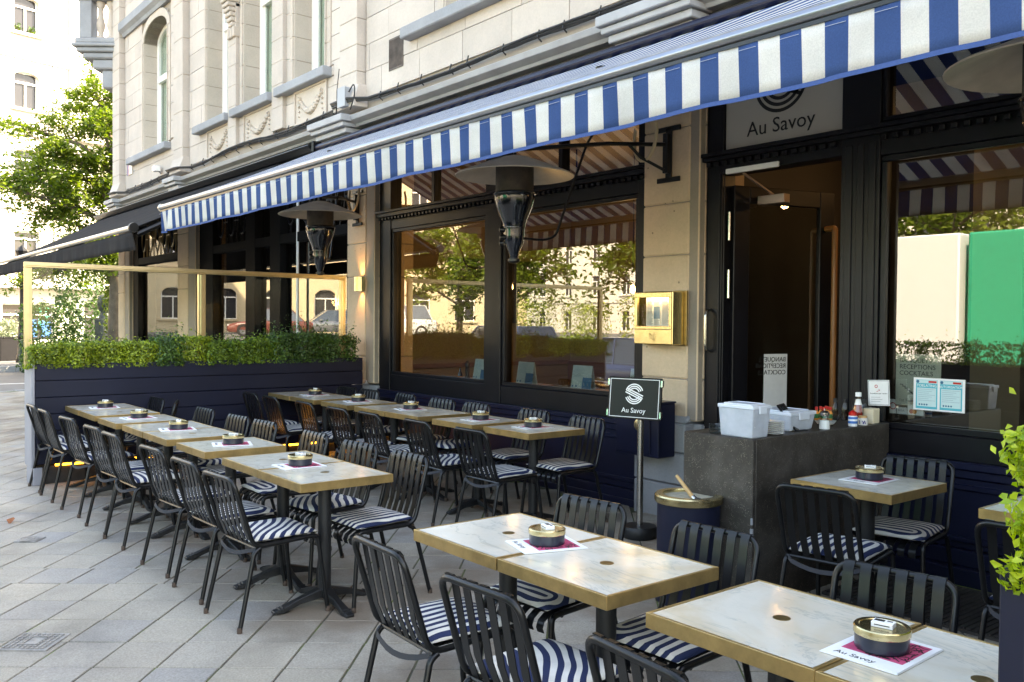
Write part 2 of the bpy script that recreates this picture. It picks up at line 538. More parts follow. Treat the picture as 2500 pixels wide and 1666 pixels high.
M['signblue'] = mat('enamel_sign_blue', (.06, .05, .22), .3, coat=.4)
M['signpale'] = mat('enamel_sign_pale', (.60, .55, .52), .3)
M['deadleaf'] = mat('dead_leaf', (.30, .10, .035), .8, var=.3, vs=60.)
M['rubbermat'] = mat('ribbed_rubber_mat', (.03, .027, .025), .75, var=.3, vs=8.)
M['grip'] = mat('nickel_handle', (.62, .60, .54), .25, metal=1.)
M['manhole'] = mat('worn_cast_lid', (.33, .31, .29), .55, metal=.35, var=.25, vs=25., bmp=.2, bs=90.)


def clear_plastic():
    m, nt, p = base_mat('milky_clear_plastic')
    tr = nt.nodes.new('ShaderNodeBsdfTransparent')
    tr.inputs[0].default_value = (.93, .95, .98, 1)
    p.inputs['Base Color'].default_value = (.62, .66, .72, 1)
    p.inputs['Roughness'].default_value = .3
    mx = nt.nodes.new('ShaderNodeMixShader')
    nt.links.new(ramp(nt, noise(nt, coords(nt, 'pos'), 9., 4), [(.3, .5), (.7, .72)]), mx.inputs[0])
    nt.links.new(tr.outputs[0], mx.inputs[1])
    nt.links.new(p.outputs[0], mx.inputs[2])
    nt.links.new(mx.outputs[0], nt.nodes['Material Output'].inputs[0])
    return m


M['plastic'] = clear_plastic()


# ---------------------------------------------------------------- mesh builder
class MB:
    def __init__(s):
        s.v, s.f, s.m = [], [], []

    def add(s, vs_, fs, m=0, T=None):
        o = len(s.v)
        if T is not None:
            vs_ = [tuple(T @ Vector(v)) for v in vs_]
        s.v += [tuple(v) for v in vs_]
        s.f += [tuple(i + o for i in f) for f in fs]
        s.m += [m] * len(fs)
        return s

    def box(s, x0, x1, y0, y1, z0, z1, m=0, T=None):
        if x0 > x1: x0, x1 = x1, x0
        if y0 > y1: y0, y1 = y1, y0
        if z0 > z1: z0, z1 = z1, z0
        v = [(x0, y0, z0), (x1, y0, z0), (x1, y1, z0), (x0, y1, z0), (x0, y0, z1), (x1, y0, z1), (x1, y1, z1), (x0, y1, z1)]
        f = [(0, 3, 2, 1), (4, 5, 6, 7), (0, 1, 5, 4), (1, 2, 6, 5), (2, 3, 7, 6), (3, 0, 4, 7)]
        return s.add(v, f, m, T)

    def tube(s, pts, r, n=8, m=0, closed=False, T=None, cap=True):
        pts = [Vector(p) for p in pts]
        k = len(pts)
        rr = r if isinstance(r, (list, tuple)) else [r] * k
        tan = []
        for i in range(k):
            a = pts[(i - 1) % k] if (closed or i > 0) else pts[i]
            b = pts[(i + 1) % k] if (closed or i < k - 1) else pts[i]
            d = b - a
            tan.append(d.normalized() if d.length > 1e-9 else Vector((0, 0, 1)))
        ref = Vector((0, 0, 1)) if abs(tan[0].z) < .9 else Vector((1, 0, 0))
        u = tan[0].cross(ref).normalized()
        vs_ = []
        for i in range(k):
            u = (u - tan[i] * u.dot(tan[i]))
            u = u.normalized() if u.length > 1e-6 else tan[i].orthogonal().normalized()
            w = tan[i].cross(u)
            for j in range(n):
                a = 2 * math.pi * j / n
                vs_.append(pts[i] + (u * math.cos(a) + w * math.sin(a)) * rr[i])
        fs = []
        for i in range(k if closed else k - 1):
            i2 = (i + 1) % k
            for j in range(n):
                j2 = (j + 1) % n
                fs.append((i * n + j, i * n + j2, i2 * n + j2, i2 * n + j))
        if cap and not closed:
            fs.append(tuple(range(n - 1, -1, -1)))
            fs.append(tuple((k - 1) * n + j for j in range(n)))
        return s.add(vs_, fs, m, T)

    def lathe(s, prof, n=24, m=0, c=(0, 0, 0), T=None, cap=True, sy=1.):
        vs_, fs = [], []
        for r, z in prof:
            for j in range(n):
                a = 2 * math.pi * j / n
                vs_.append((c[0] + r * math.cos(a), c[1] + r * sy * math.sin(a), c[2] + z))
        for i in range(len(prof) - 1):
            for j in range(n):
                j2 = (j + 1) % n
                fs.append((i * n + j, i * n + j2, (i + 1) * n + j2, (i + 1) * n + j))
        if cap:
            if prof[0][0] > 1e-6: fs.append(tuple(range(n - 1, -1, -1)))
            if prof[-1][0] > 1e-6: fs.append(tuple((len(prof) - 1) * n + j for j in range(n)))
        return s.add(vs_, fs, m, T)

    def prism(s, poly, a0, a1, axis='x', m=0, T=None):
        """polygon extruded along an axis: poly in (y,z) for x, (x,z) for y, (x,y) for z"""
        k = len(poly)
        def P(p, a):
            return {'x': (a, p[0], p[1]), 'y': (p[0], a, p[1]), 'z': (p[0], p[1], a)}[axis]
        vs_ = [P(p, a0) for p in poly] + [P(p, a1) for p in poly]
        fs = [(i, (i + 1) % k, k + (i + 1) % k, k + i) for i in range(k)]
        fs += [tuple(range(k - 1, -1, -1)), tuple(range(k, 2 * k))]
        return s.add(vs_, fs, m, T)

    def strip(s, path, side, w, t, m=0, T=None):
        """flat strap: path points, width along the unit vector side, thickness t"""
        path = [Vector(p) for p in path]
        side = Vector(side)
        vs_, k = [], len(path)
        for i in range(k):
            d = (path[min(i + 1, k - 1)] - path[max(i - 1, 0)]).normalized()
            nrm = side.cross(d).normalized()
            for a, b in ((-1, -1), (1, -1), (1, 1), (-1, 1)):
                vs_.append(path[i] + side * (a * w / 2) + nrm * (b * t / 2))
        fs = []
        for i in range(k - 1):
            for j in range(4):
                j2 = (j + 1) % 4
                fs.append((i * 4 + j, i * 4 + j2, i * 4 + 4 + j2, i * 4 + 4 + j))
        fs += [(3, 2, 1, 0), tuple((k - 1) * 4 + j for j in range(4))]
        return s.add(vs_, fs, m, T)

    def grid(s, fn, nu, nv, m=0, thick=None, T=None):
        vs_ = [fn(i / nu, j / nv) for j in range(nv + 1) for i in range(nu + 1)]
        fs = [(j * (nu + 1) + i, j * (nu + 1) + i + 1, (j + 1) * (nu + 1) + i + 1, (j + 1) * (nu + 1) + i) for j in range(nv) for i in range(nu)]
        return s.add(vs_, fs, m, T)

    def mesh(s, name, mats, smooth=None, bevel=0., seg=1, normals=True):
        me = bpy.data.meshes.new(name)
        me.from_pydata(s.v, [], s.f)
        for mm in (mats if isinstance(mats, (list, tuple)) else [mats]):
            me.materials.append(mm)
        me.polygons.foreach_set('material_index', s.m)
        if normals or bevel:
            bm = bmesh.new()
            bm.from_mesh(me)
            if normals:
                bmesh.ops.recalc_face_normals(bm, faces=bm.faces)
            if bevel:
                es = [e for e in bm.edges if len(e.link_faces) == 2 and e.calc_face_angle(0) > .6]
                bmesh.ops.bevel(bm, geom=es, offset=bevel, segments=seg, affect='EDGES', profile=.5)
            bm.to_mesh(me)
            bm.free()
        if smooth is not None:
            me.polygons.foreach_set('use_smooth', [True] * len(me.polygons))
            me.set_sharp_from_angle(angle=rad(smooth))
        return me

    def obj(s, name, mats, parent=None, smooth=None, bevel=0., seg=1, loc=None, rz=0., normals=True):
        return link(name, s.mesh(name, mats, smooth, bevel, seg, normals), parent, loc, rz)


def link(name, data, parent=None, loc=None, rz=0.):
    o = bpy.data.objects.new(name, data)
    COL.objects.link(o)
    if parent is not None:
        o.parent = parent
    if loc is not None:
        o.location = loc
    if rz:
        o.rotation_euler = (0, 0, rz)
    return o


def tag(o, label=None, cat=None, group=None, kind=None):
    for k, v in (('label', label), ('category', cat), ('group', group), ('kind', kind)):
        if v:
            o[k] = v
    return o


def thing(name, label, cat, loc=(0, 0, 0), rz=0., group=None):
    o = link(name, None, None, loc, rz)
    o.empty_display_size = .1
    return tag(o, label, cat, group)


def dup(root, label, loc, rz=0., group=None):
    r = root.copy()
    COL.objects.link(r)
    r.location, r.rotation_euler = loc, (0, 0, rz)
    r['label'] = label
    if group:
        r['group'] = group
    for ch in list(root.children):
        c = ch.copy()
        COL.objects.link(c)
        c.parent = r
        for g in list(ch.children):
            d = g.copy()
            COL.objects.link(d)
            d.parent = c
    return r


def fillet(pts, r, n=5):
    pts = [Vector(p) for p in pts]
    out = [pts[0]]
    for i in range(1, len(pts) - 1):
        a, b, c = pts[i - 1], pts[i], pts[i + 1]
        u, w = (a - b), (c - b)
        d = min(r, u.length * .48, w.length * .48)
        p0, p1 = b + u.normalized() * d, b + w.normalized() * d
        for k in range(n + 1):
            t = k / n
            out.append((p0 * (1 - t) + b * t) * (1 - t) + (b * (1 - t) + p1 * t) * t)
    out.append(pts[-1])
    return out


def text_mesh(txt, size, depth=.001, align='LEFT', spacing=1., line=1.):
    cu = bpy.data.curves.new('lettering', 'FONT')
    cu.body = txt
    cu.size = size
    cu.extrude = depth
    cu.align_x = align
    cu.space_character = spacing
    cu.space_line = line
    cu.resolution_u = 3
    o = bpy.data.objects.new('lettering', cu)
    COL.objects.link(o)
    dg = bpy.context.evaluated_depsgraph_get()
    dg.update()
    me = bpy.data.meshes.new_from_object(o.evaluated_get(dg))
    bpy.data.objects.remove(o)
    bpy.data.curves.remove(cu)
    me.name = 'lettering'
    return me


def letters(name, txt, size, m, parent, T, depth=.0008, align='LEFT', spacing=1., line=1.):
    """text drawn in its local xy plane, placed by the matrix T"""
    me = text_mesh(txt, size, depth, align, spacing, line)
    me.transform(T)
    me.materials.clear()
    me.materials.append(m)
    return link(name, me, parent)


def facing(x, y, z, rz=0., tilt=0., flip=False):
    """matrix that stands local xy upright: x to the right, y up, seen from -Y"""
    T = Matrix.Translation((x, y, z)) @ Matrix.Rotation(rz, 4, 'Z') @ Matrix.Rotation(math.pi / 2 + tilt, 4, 'X')
    if flip:
        T = T @ Matrix.Diagonal((-1, 1, 1, 1))
    return T


def s_emblem(mb, R, w, m=0, T=None):
    """round S of three parallel lines: arcs above and below, three slanting bars"""
    for k in range(3):
        r = R - k * w * 1.75
        for a0, a1 in ((22, 158), (202, 338)):
            n = 16
            vs_, fs = [], []
            for i in range(n + 1):
                a = rad(a0 + (a1 - a0) * i / n)
                for q in (r - w / 2, r + w / 2):
                    vs_.append((q * math.cos(a), q * math.sin(a), 0))
            for i in range(n):
                fs.append((2 * i, 2 * i + 1, 2 * i + 3, 2 * i + 2))
            mb.add(vs_, fs, m, T)
    ang = rad(-22)
    d = Vector((math.cos(ang), math.sin(ang), 0))
    nn = Vector((-d.y, d.x, 0))
    for k in (-1, 0, 1):
        c = nn * (k * w * 1.75)
        h = R * (1. - .0 * abs(k))
        mb.add([c - d * h - nn * w / 2, c + d * h - nn * w / 2, c + d * h + nn * w / 2, c - d * h + nn * w / 2], [(0, 1, 2, 3)], m, T)


def leaf_mesh(name, P, N, size, m, asp=.55, jit=.35, rng=R_):
    """many folded leaf-shaped faces at points P with rough directions N"""
    n = len(P)
    size = np.broadcast_to(np.asarray(size, float), (n,)) * rng.uniform(1 - jit, 1 + jit, n)
    d = N + rng.normal(0, .55, (n, 3))
    d /= np.linalg.norm(d, axis=1, keepdims=True) + 1e-9
    a = rng.normal(0, 1, (n, 3))
    u = np.cross(d, a)
    u /= np.linalg.norm(u, axis=1, keepdims=True) + 1e-9
    w = np.cross(d, u)
    L, W = size[:, None], size[:, None] * asp
    fold = d * L * .18
    b = P - u * L * .5
    t = P + u * L * .5
    l = P - w * W * .5 + fold
    r = P + w * W * .5 + fold
    V = np.stack([b, l, t, r], 1).reshape(-1, 3)
    me = bpy.data.meshes.new(name)
    me.vertices.add(4 * n)
    me.vertices.foreach_set('co', V.ravel())
    idx = np.arange(n) * 4
    tri = np.stack([idx, idx + 1, idx + 2, idx, idx + 2, idx + 3], 1).ravel()
    me.loops.add(6 * n)
    me.loops.foreach_set('vertex_index', tri.astype(np.int32))
    me.polygons.add(2 * n)
    me.polygons.foreach_set('loop_start', (np.arange(2 * n) * 3).astype(np.int32))
    me.update(calc_edges=True)
    me.validate()
    me.materials.append(m)
    return me


def rect_cut(rect, holes):
    """rectangle minus rectangles, all (x0,x1,z0,z1)"""
    x0, x1, z0, z1 = rect
    hs = [h for h in holes if h[0] < x1 and h[1] > x0 and h[2] < z1 and h[3] > z0]
    zs = sorted({z0, z1} | {min(max(h[i], z0), z1) for h in hs for i in (2, 3)})
    out = []
    for a, b in zip(zs, zs[1:]):
        if b - a < 1e-4:
            continue
        mid = (a + b) / 2
        cuts = sorted((max(h[0], x0), min(h[1], x1)) for h in hs if h[2] < mid < h[3])
        x = x0
        for c0, c1 in cuts:
            if c0 > x + 1e-4:
                out.append((x, c0, a, b))
            x = max(x, c1)
        if x < x1 - 1e-4:
            out.append((x, x1, a, b))
    return out

# ================================================================ GROUND
tag(MB().box(-320, 320, -320, 320, -.6, -.204).obj('ground', M['earth']), kind='structure')
road = MB()
road.box(-320, 200, -13.5, -3.3, -.3, -.2)
tag(road.obj('road', M['asphalt']), kind='structure')
tag(MB().box(-33.8, -22.2, -3.3, 120, -.3, -.2).obj('side_street', M['asphalt']), kind='structure')
lm = MB()
lm.box(-27.9, -27.75, -3.0, 60, -.21, -.196)
for i in range(12):
    lm.box(-60 + i * 7, -57 + i * 7, -8.5, -8.38, -.21, -.196)
tag(lm.obj('road_marking', M['roadpaint']), kind='structure')
far = tag(MB().box(-75, -33.95, -3.3, 120, -.3, 0).obj('far_pavement', M['asphalt']), kind='structure')
kb = MB()
for i in range(40):
    kb.box(-33.95, -33.8, -3.3 + i * 1., -2.31 + i * 1., -.3, .0)
kb.obj('kerb', M['kerb'], far, bevel=.01)
far2 = tag(MB().box(-60, 60, -60, -13.6, -.3, -.08).obj('park_bounce_ground', mat('pale_bounce_ground', (.38, .33, .25), .95, var=.15, vs=2.)), kind='structure')  # park ground made pale to bounce fill light under the awning

pav = MB()
pav.add([(-22.0, -3.15, gz(-3.15) - .005), (9, -3.15, gz(-3.15) - .005), (9, 6.0, gz(6.0) - .005), (-22.0, 6.0, gz(6.0) - .005),
         (-22.0, -3.15, -.3), (9, -3.15, -.3), (9, 6., -.3), (-22., 6., -.3)],
        [(0, 1, 2, 3), (7, 6, 5, 4), (0, 4, 5, 1), (1, 5, 6, 2), (2, 6, 7, 3), (3, 7, 4, 0)])
pav = tag(pav.obj('pavement', M['joint']), kind='structure')
kb = MB()
for i in range(32):
    kb.box(-22. + i, -21.01 + i, -3.3, -3.16, -.3, gz(-3.2))
for i in range(9):
    kb.box(-22.16, -22.01, -3.3 + i, -2.31 + i, -.3, gz(-2.8 + i))
kb.obj('kerb', M['kerb'], pav, bevel=.01)

E1, E2, O0 = Vector((.1997, .2335, 0)), Vector((-.238, .2207, 0)), Vector((-4.517, 1.081, 0))
sm = MB()
h1, h2 = E1 * (.5 - .016), E2 * (.5 - .014)
q = [-h1 - h2, h1 - h2, h1 + h2, -h1 + h2]
c1 = [p * .985 for p in q]
sm.add([(p.x, p.y, -.03) for p in q] + [(p.x, p.y, -.004) for p in q] + [(p.x, p.y, 0) for p in c1],
       [(0, 1, 5, 4), (1, 2, 6, 5), (2, 3, 7, 6), (3, 0, 4, 7), (4, 5, 9, 8), (5, 6, 10, 9), (6, 7, 11, 10), (7, 4, 8, 11), (8, 9, 10, 11)])
slab_me = sm.mesh('paving_slab', M['slab'])
cells = []
for i in range(-70, 70):
    for j in range(-70, 90):
        c = O0 + E1 * (i + .5 + .02 * math.sin(j * 12.9) + (.12 if j % 9 == 4 else 0)) + E2 * (j + .5)
        if -21.8 < c.x < 3.5 and -2.95 < c.y < 5.42:
            d = c - Vector((0, 0, 0))
            dep = d.x * fwd.x + d.y * fwd.y - (EYE) * fwd.z
            lat = d.x * rgt.x + d.y * rgt.y
            vis = dep > 2.2 and abs(lat / dep) < .6
            cells.append((dep if vis else 99 + abs(dep), c))
cells.sort(key=lambda t: t[0])
tilt = math.atan(.02)
HOLES = [(-5.05, .935), (-7.385, 1.335)]          # cast covers sit here
rest = MB()
nsl = 0
rs = random.Random(3)
for dep, c in cells:
    z = gz(c.y) + rs.uniform(-.0012, .0012)
    e = (tilt + rs.uniform(-.004, .004), rs.uniform(-.004, .004), rs.uniform(-.008, .008))
    if nsl < 300:
        o = link('paving_slab', slab_me, pav, (c.x, c.y, z))
        o.rotation_euler = e
        nsl += 1
    else:
        T = Matrix.Translation((c.x, c.y, z)) @ Matrix.Rotation(e[2], 4, 'Z') @ Matrix.Rotation(e[0], 4, 'X')
        rest.add([v.co for v in slab_me.vertices], [tuple(p.vertices) for p in slab_me.polygons], 0, T)
tag(rest.obj('paving_slab', M['slab'], pav, normals=False), kind='stuff')

# ================================================================ THE BUILDING
Y0 = 5.60
bld = thing('corner_building', 'cream limestone corner building with dark shopfronts and white framed upper windows', 'building', (-10, Y0, 0))
OFF = Vector((10, -Y0, 0))


def B(mb, name, m, parent=None, **kw):
    """a part of the building (built in world coordinates)"""
    o = mb.obj(name, m, None, **kw)
    o.parent = parent if parent is not None else bld
    if parent is None:
        o.matrix_parent_inverse = Matrix.Translation(OFF)
    return o


# upper windows: opening x0,x1,z0,z1
UW = [(-19.13, -17.62, 5.07, 7.30), (-15.48, -14.42, 5.04, 9.2), (-13.85, -12.70, 5.04, 9.2), (-11.98, -11.03, 5.04, 9.2), (-8.15, -6.2, 5.0, 9.2),
      (-4.6, -3.2, 5.0, 9.2), (-1.2, .6, 5.0, 9.2), (3.0, 4.6, 5.0, 9.2)]
ARCH = UW[0]
holes = [(a, b, c, d) for a, b, c, d in UW]
holes[0] = (ARCH[0], ARCH[1], ARCH[2], 7.62)
up = MB()
for a, b, c, d in rect_cut((-21.05, 8, 4.20, 15.0), holes):
    up.box(a, b, Y0 + .012, Y0 + .36, c, d)
# arch spandrels
n = 10
cx, hw = (ARCH[0] + ARCH[1]) / 2, (ARCH[1] - ARCH[0]) / 2
arc = [(cx - hw * math.cos(math.pi * i / n), 7.30 + .32 * math.sin(math.pi * i / n)) for i in range(n + 1)]
for i in range(n):
    (xa, za), (xb, zb) = arc[i], arc[i + 1]
    up.prism([(xa, za), (xb, zb), (xb, 7.62), (xa, 7.62)], Y0 - .01, Y0 + .36, 'y')
wall = B(up, 'wall', M['stone_core'])
sh = MB()
sh.box(-21.05, -20.75, Y0 + .37, 22, 0, 15)
sh.box(7.7, 8, Y0 + .37, 22, 0, 15)
sh.box(-21.05, 8, 21.7, 22, 0, 15)
sh.box(-21.2, 8.2, Y0 - .2, 22.2, 15, 15.4)
sh.box(-20.7, 7.7, Y0 + .37, 21.7, 4.02, 4.28)
B(sh, 'body', M['stone_core'])
# ashlar blocks
blk = bpy.data.meshes.new('stone')
b_ = MB().box(-.5, .5, -.5, .5, -.5, .5)
blk = b_.mesh('stone', M['stone'])
PIL = [(-21.06, -20.55), (-16.95, -16.45), (-10.42, -9.97), (-2.6, -2.1)]      # pilasters
SILL = [(-19.98, -17.45), (-15.9, -14.38), (-14.17, -12.66), (-12.44, -10.86), (-8.92, -5.6)]
PANEL = [(-15.48, -14.42), (-13.85, -12.70), (-11.98, -10.98)]
hl2 = [(a - .16, b + .16, c, d + (.5 if i == 0 else 0)) for i, (a, b, c, d) in enumerate(holes)]
hl2 += [(a - .04, b + .04, 4.3, 9.5) for a, b in PIL] + [(a - .02, b + .02, 4.4, 4.92) for a, b in PANEL]
hl2 += [(-9.36, -9.06, 4.66, 5.02), (-20.55, -20.3, 4.3, 4.4)]
hl2 += [(a, b, 4.90, 5.06) for a, b in SILL]
CH = .331
rs = random.Random(5)
count = 0
z = 4.44
row = 0
def stone(x0, x1, y0, y1, z0, z1, par=None):
    o = link('stone', blk, bld)
    o.matrix_parent_inverse = Matrix.Translation(OFF)
    o.location = ((x0 + x1) / 2, (y0 + y1) / 2, (z0 + z1) / 2)
    o.scale = (x1 - x0, y1 - y0, z1 - z0)
    return o
smallstones = MB()
while z < 9.3:
    x = -21.05 + (0 if row % 2 else -.45)
    while x < -3.0:
        w = rs.choice((.8, .95, 1.1)) if row % 2 else rs.choice((.85, 1.0))
        for a, b, c, d in rect_cut((x + .004, x + w - .004, z + .004, z + CH - .004), hl2):
            if b - a < .03 or d - c < .03 or a < -21.05:
                continue
            j = rs.uniform(-.002, .002)
            if b < -4.5 and c < 8.6 and not (a > -9 and c > 7) and count < 235:
                stone(a, b, Y0 - .012 + j, Y0 + .03, c, d)
                count += 1
            else:
                smallstones.box(a, b, Y0 - .012 + j, Y0 + .03, c, d)
        x += w
    z += CH
    row += 1
tag(B(smallstones, 'stone', M['stone']), kind='stuff')
for k, (a, b) in enumerate(PIL):
    pl = MB()
    zz = 4.44
    r_ = 0
    while zz < 9.3:
        hgt = CH * (2 if (k == 1 and r_) else 1)
        pl.box(a, b, Y0 - .13, Y0 + .02, zz + .004, zz + hgt - .004, 0)
        zz += hgt
        r_ += 1
    pl.box(a + .004, b - .004, Y0 - .124, Y0 + .02, 4.44, 9.3, 1)
    pl.prism([(Y0 + .01, 4.32), (Y0 - .19, 4.32), (Y0 - .19, 4.42), (Y0 - .15, 4.52), (Y0 - .13, 4.60), (Y0 + .01, 4.60)], a - .05, b + .05, 'x', 0)
    B(pl, 'pilaster', [M['stone'], M['stone_core']], bevel=.006)
# band course and roof cornice
bc = MB()
bc.prism([(Y0, 7.74), (Y0 - .06, 7.74), (Y0 - .09, 7.80), (Y0 - .16, 7.86), (Y0 - .16, 8.02), (Y0, 8.06)], -20.5, -16.97)
bc.prism([(Y0, 14.4), (Y0 - .3, 14.7), (Y0 - .5, 15.0), (Y0, 15.0)], -21.2, 8)
B(bc, 'band_course', M['bluestone'])
# shopfront cornice ledge
cl = MB()
prof = [(Y0 + .02, 4.08), (Y0 - .10, 4.08), (Y0 - .12, 4.11), (Y0 - .20, 4.145), (Y0 - .22, 4.20), (Y0 + .02, 4.235)]
cl.prism(prof, -21.0, 8.)
B(cl, 'cornice', M['cornice'], bevel=.004)
for xa, xb in ((-20.98, -20.3), (-16.95, -16.3), (-10.93, -9.98), (-5.47, -4.45), (-.9, .1)):
    c = MB()
    for k, (pr_, za, zb) in enumerate(((.34, 4.13, 4.215), (.30, 4.07, 4.125), (.24, 4.00, 4.065), (.19, 3.88, 3.995))):
        c.box(xa + .03 * k, xb - .03 * k, Y0 - pr_, Y0 - .005, za, zb)
    B(c, 'console', M['cornice'], bevel=.008)
fa = MB()
fa.box(-20.4, 8, Y0 - .02, Y0 + .3, 3.66, 4.075)
B(fa, 'fascia', M['fascia'])
# window surrounds, frames, glass, blinds, sills
for i, (x0, x1, z0, z1) in enumerate(UW):
    arch = i == 0
    ztop = z1 if not arch else 7.30
    for xa, xb, s in ((x0 - .16, x0 + .002, 1), (x1 - .002, x1 + .16, -1)):
        jm = MB()
        zz = z0
        while zz < min(ztop, 9.2) - .01:          # jamb blocks with bonded joints
            zt = min(zz + CH, ztop)
            jm.box(xa, xb, Y0 - .03, Y0 + .30, zz + .004, zt - .004)
            xm = xa + .11 if s > 0 else xb - .11
            jm.box(min(xm, xm + .03 * s), max(xm, xm + .03 * s), Y0 - .05, Y0, zz + .004, zt - .004)
            zz += CH
        jm.box(xa + .004, xb - .004, Y0 - .024, Y0 + .296, z0 + .01, min(ztop, 9.2) - .01)
        B(jm, 'window_jamb', M['stone_trim'], bevel=.004)
    jm = MB()
    if arch:
        for k in range(n):
            (xa, za), (xb, zb) = arc[k], arc[k + 1]
            f1 = 1.20
            pa, pb = ((xa - cx) * f1 + cx, (za - 7.3) * 1.5 + 7.3), ((xb - cx) * f1 + cx, (zb - 7.3) * 1.5 + 7.3)
            jm.prism([(xa, za), (xb, zb), pb, pa], Y0 - .035, Y0 + .30, 'y')
        B(jm, 'window_arch', M['stone_trim'], bevel=.004)
    yf = Y0 + .24
    w = MB()
    fw = .11
    zl = ztop - .0
    zt_ = z0 + 1.62 if not arch else z0 + 1.42
    w.box(x0, x0 + fw, yf, yf + .08, z0, zl)
    w.box(x1 - fw, x1, yf, yf + .08, z0, zl)
    w.box(x0 + fw, x1 - fw, yf, yf + .08, z0, z0 + .10)
    w.box(x0 + fw, x1 - fw, yf - .02, yf + .08, zt_, zt_ + .13)
    if x1 - x0 > 1.45:
        xm = (x0 + x1) / 2
        w.box(xm - .06, xm + .06, yf + .002, yf + .078, z0 + .10, zt_)
    w.box(x0 + fw, x0 + fw + .05, yf + .02, yf + .07, z0 + .1, zt_)
    w.box(x1 - fw - .05, x1 - fw, yf + .02, yf + .07, z0 + .1, zt_)
    if arch:
        for k in range(n):
            (xa, za), (xb, zb) = arc[k], arc[k + 1]
            g = .86
            w.prism([(xa, za), (xb, zb), ((xb - cx) * g + cx, (zb - 7.3) * g + 7.3 - .03), ((xa - cx) * g + cx, (za - 7.3) * g + 7.3 - .03)], yf, yf + .08, 'y')
    win = B(w, 'window', M['white'], bevel=.006)
    B(MB().box(x0 + .06, x1 - .06, yf + .04, yf + .048, z0 + .05, (zl if not arch else 7.58) - .03), 'pane', M['glass_up'], win)
    B(MB().box(x0 - .1, x1 + .1, yf + .085, yf + .10, z0 - .05, zl + .3), 'blind', M['blind'], win)
    if i < 5:
        a, b = SILL[i]
        B(MB().box(a, b, Y0 - .15, Y0 + .24, 4.905, 5.035).box(a + .02, b - .02, Y0 + .0, Y0 + .25, 5.03, 5.05), 'sill', M['bluestone'], win, bevel=.012)
    bpy.context.view_layer.update()
# carved garland panels under three windows
for a, b in PANEL:
    g = MB()
    g.box(a, b, Y0 - .012, Y0 + .03, 4.42, 4.90, 0)
    for xa, xb, za, zb in ((a, b, 4.42, 4.445), (a, b, 4.875, 4.90), (a, a + .025, 4.445, 4.875), (b - .025, b, 4.445, 4.875)):
        g.box(xa, xb, Y0 - .034, Y0 - .0125, za, zb, 0)
    hwid = (b - a) / 2
    rs = random.Random(int(a * 7))
    for k in range(15):
        t = k / 14 * 2 - 1
        x = (a + b) / 2 + t * hwid * .66
        zc = 4.56 + .22 * t * t
        r = .045 * (1.25 - .6 * abs(t))
        g.lathe([(0, -r), (r * .8, -r * .55), (r, 0), (r * .8, r * .55), (0, r)], 8, 0, (x, Y0 - .02, zc))
        g.lathe([(0, -r * .6), (r * .6, 0), (0, r * .6)], 6, 0, (x + rs.uniform(-.02, .02), Y0 - .045, zc + rs.uniform(-.02, .02)))
    for s in (-1, 1):
        for k in range(4):
            r = .028 - .004 * k
            g.lathe([(0, -r), (r, 0), (0, r)], 7, 0, ((a + b) / 2 + s * hwid * (.70 + .02 * (k % 2)), Y0 - .022, 4.74 - .07 * k))
    B(g, 'garland_panel', M['stone_trim'], smooth=40)
# scroll bracket beside the second window
sc = MB()
for k in range(9):
    a = k / 8
    sc.box(-14.36 + .01 * k, -14.02 - .01 * k, Y0 - .30 + .022 * k, Y0 + .02, 6.98 - .075 * k, 7.05 - .075 * k)
for k in range(3):
    sc.box(-14.34 + .11 * k, -14.26 + .11 * k, Y0 - .12, Y0, 6.2, 6.37)
B(sc, 'scroll_bracket', M['stone_trim'], bevel=.012)
# vertical ribs that frame the bay of three windows
for xa, xb in ((-14.40, -14.06), (-12.66, -12.28)):
    rb = MB()
    zz = 4.44
    while zz < 9.2:
        rb.box(xa, xb, Y0 - .075, Y0 + .02, zz + .004, zz + CH - .004)
        zz += CH
    rb.box(xa + .004, xb - .004, Y0 - .069, Y0 + .02, 4.45, 9.2)
    B(rb, 'window_pier', M['stone'], bevel=.005)
# vent grille, junction box, cables, street name plate
vg = MB()
vg.box(-9.37, -9.05, Y0 - .02, Y0 + .02, 4.65, 4.67).box(-9.37, -9.05, Y0 - .02, Y0 + .02, 5.01, 5.03)
vg.box(-9.37, -9.355, Y0 - .02, Y0 + .02, 4.67, 5.01).box(-9.065, -9.05, Y0 - .02, Y0 + .02, 4.67, 5.01)
vg.box(-9.355, -9.065, Y0 + .0, Y0 + .022, 4.67, 5.01, 1)
for k in range(11):
    vg.box(-9.345 + k * .0255, -9.333 + k * .0255, Y0 - .018, Y0 + .0, 4.67, 5.01)
vr = vg.obj('vent_grille', [M['vent'], M['darkroom']])
tag(vr, 'rusty slatted vent grille in the stone wall left of the wide upper sill', 'vent')

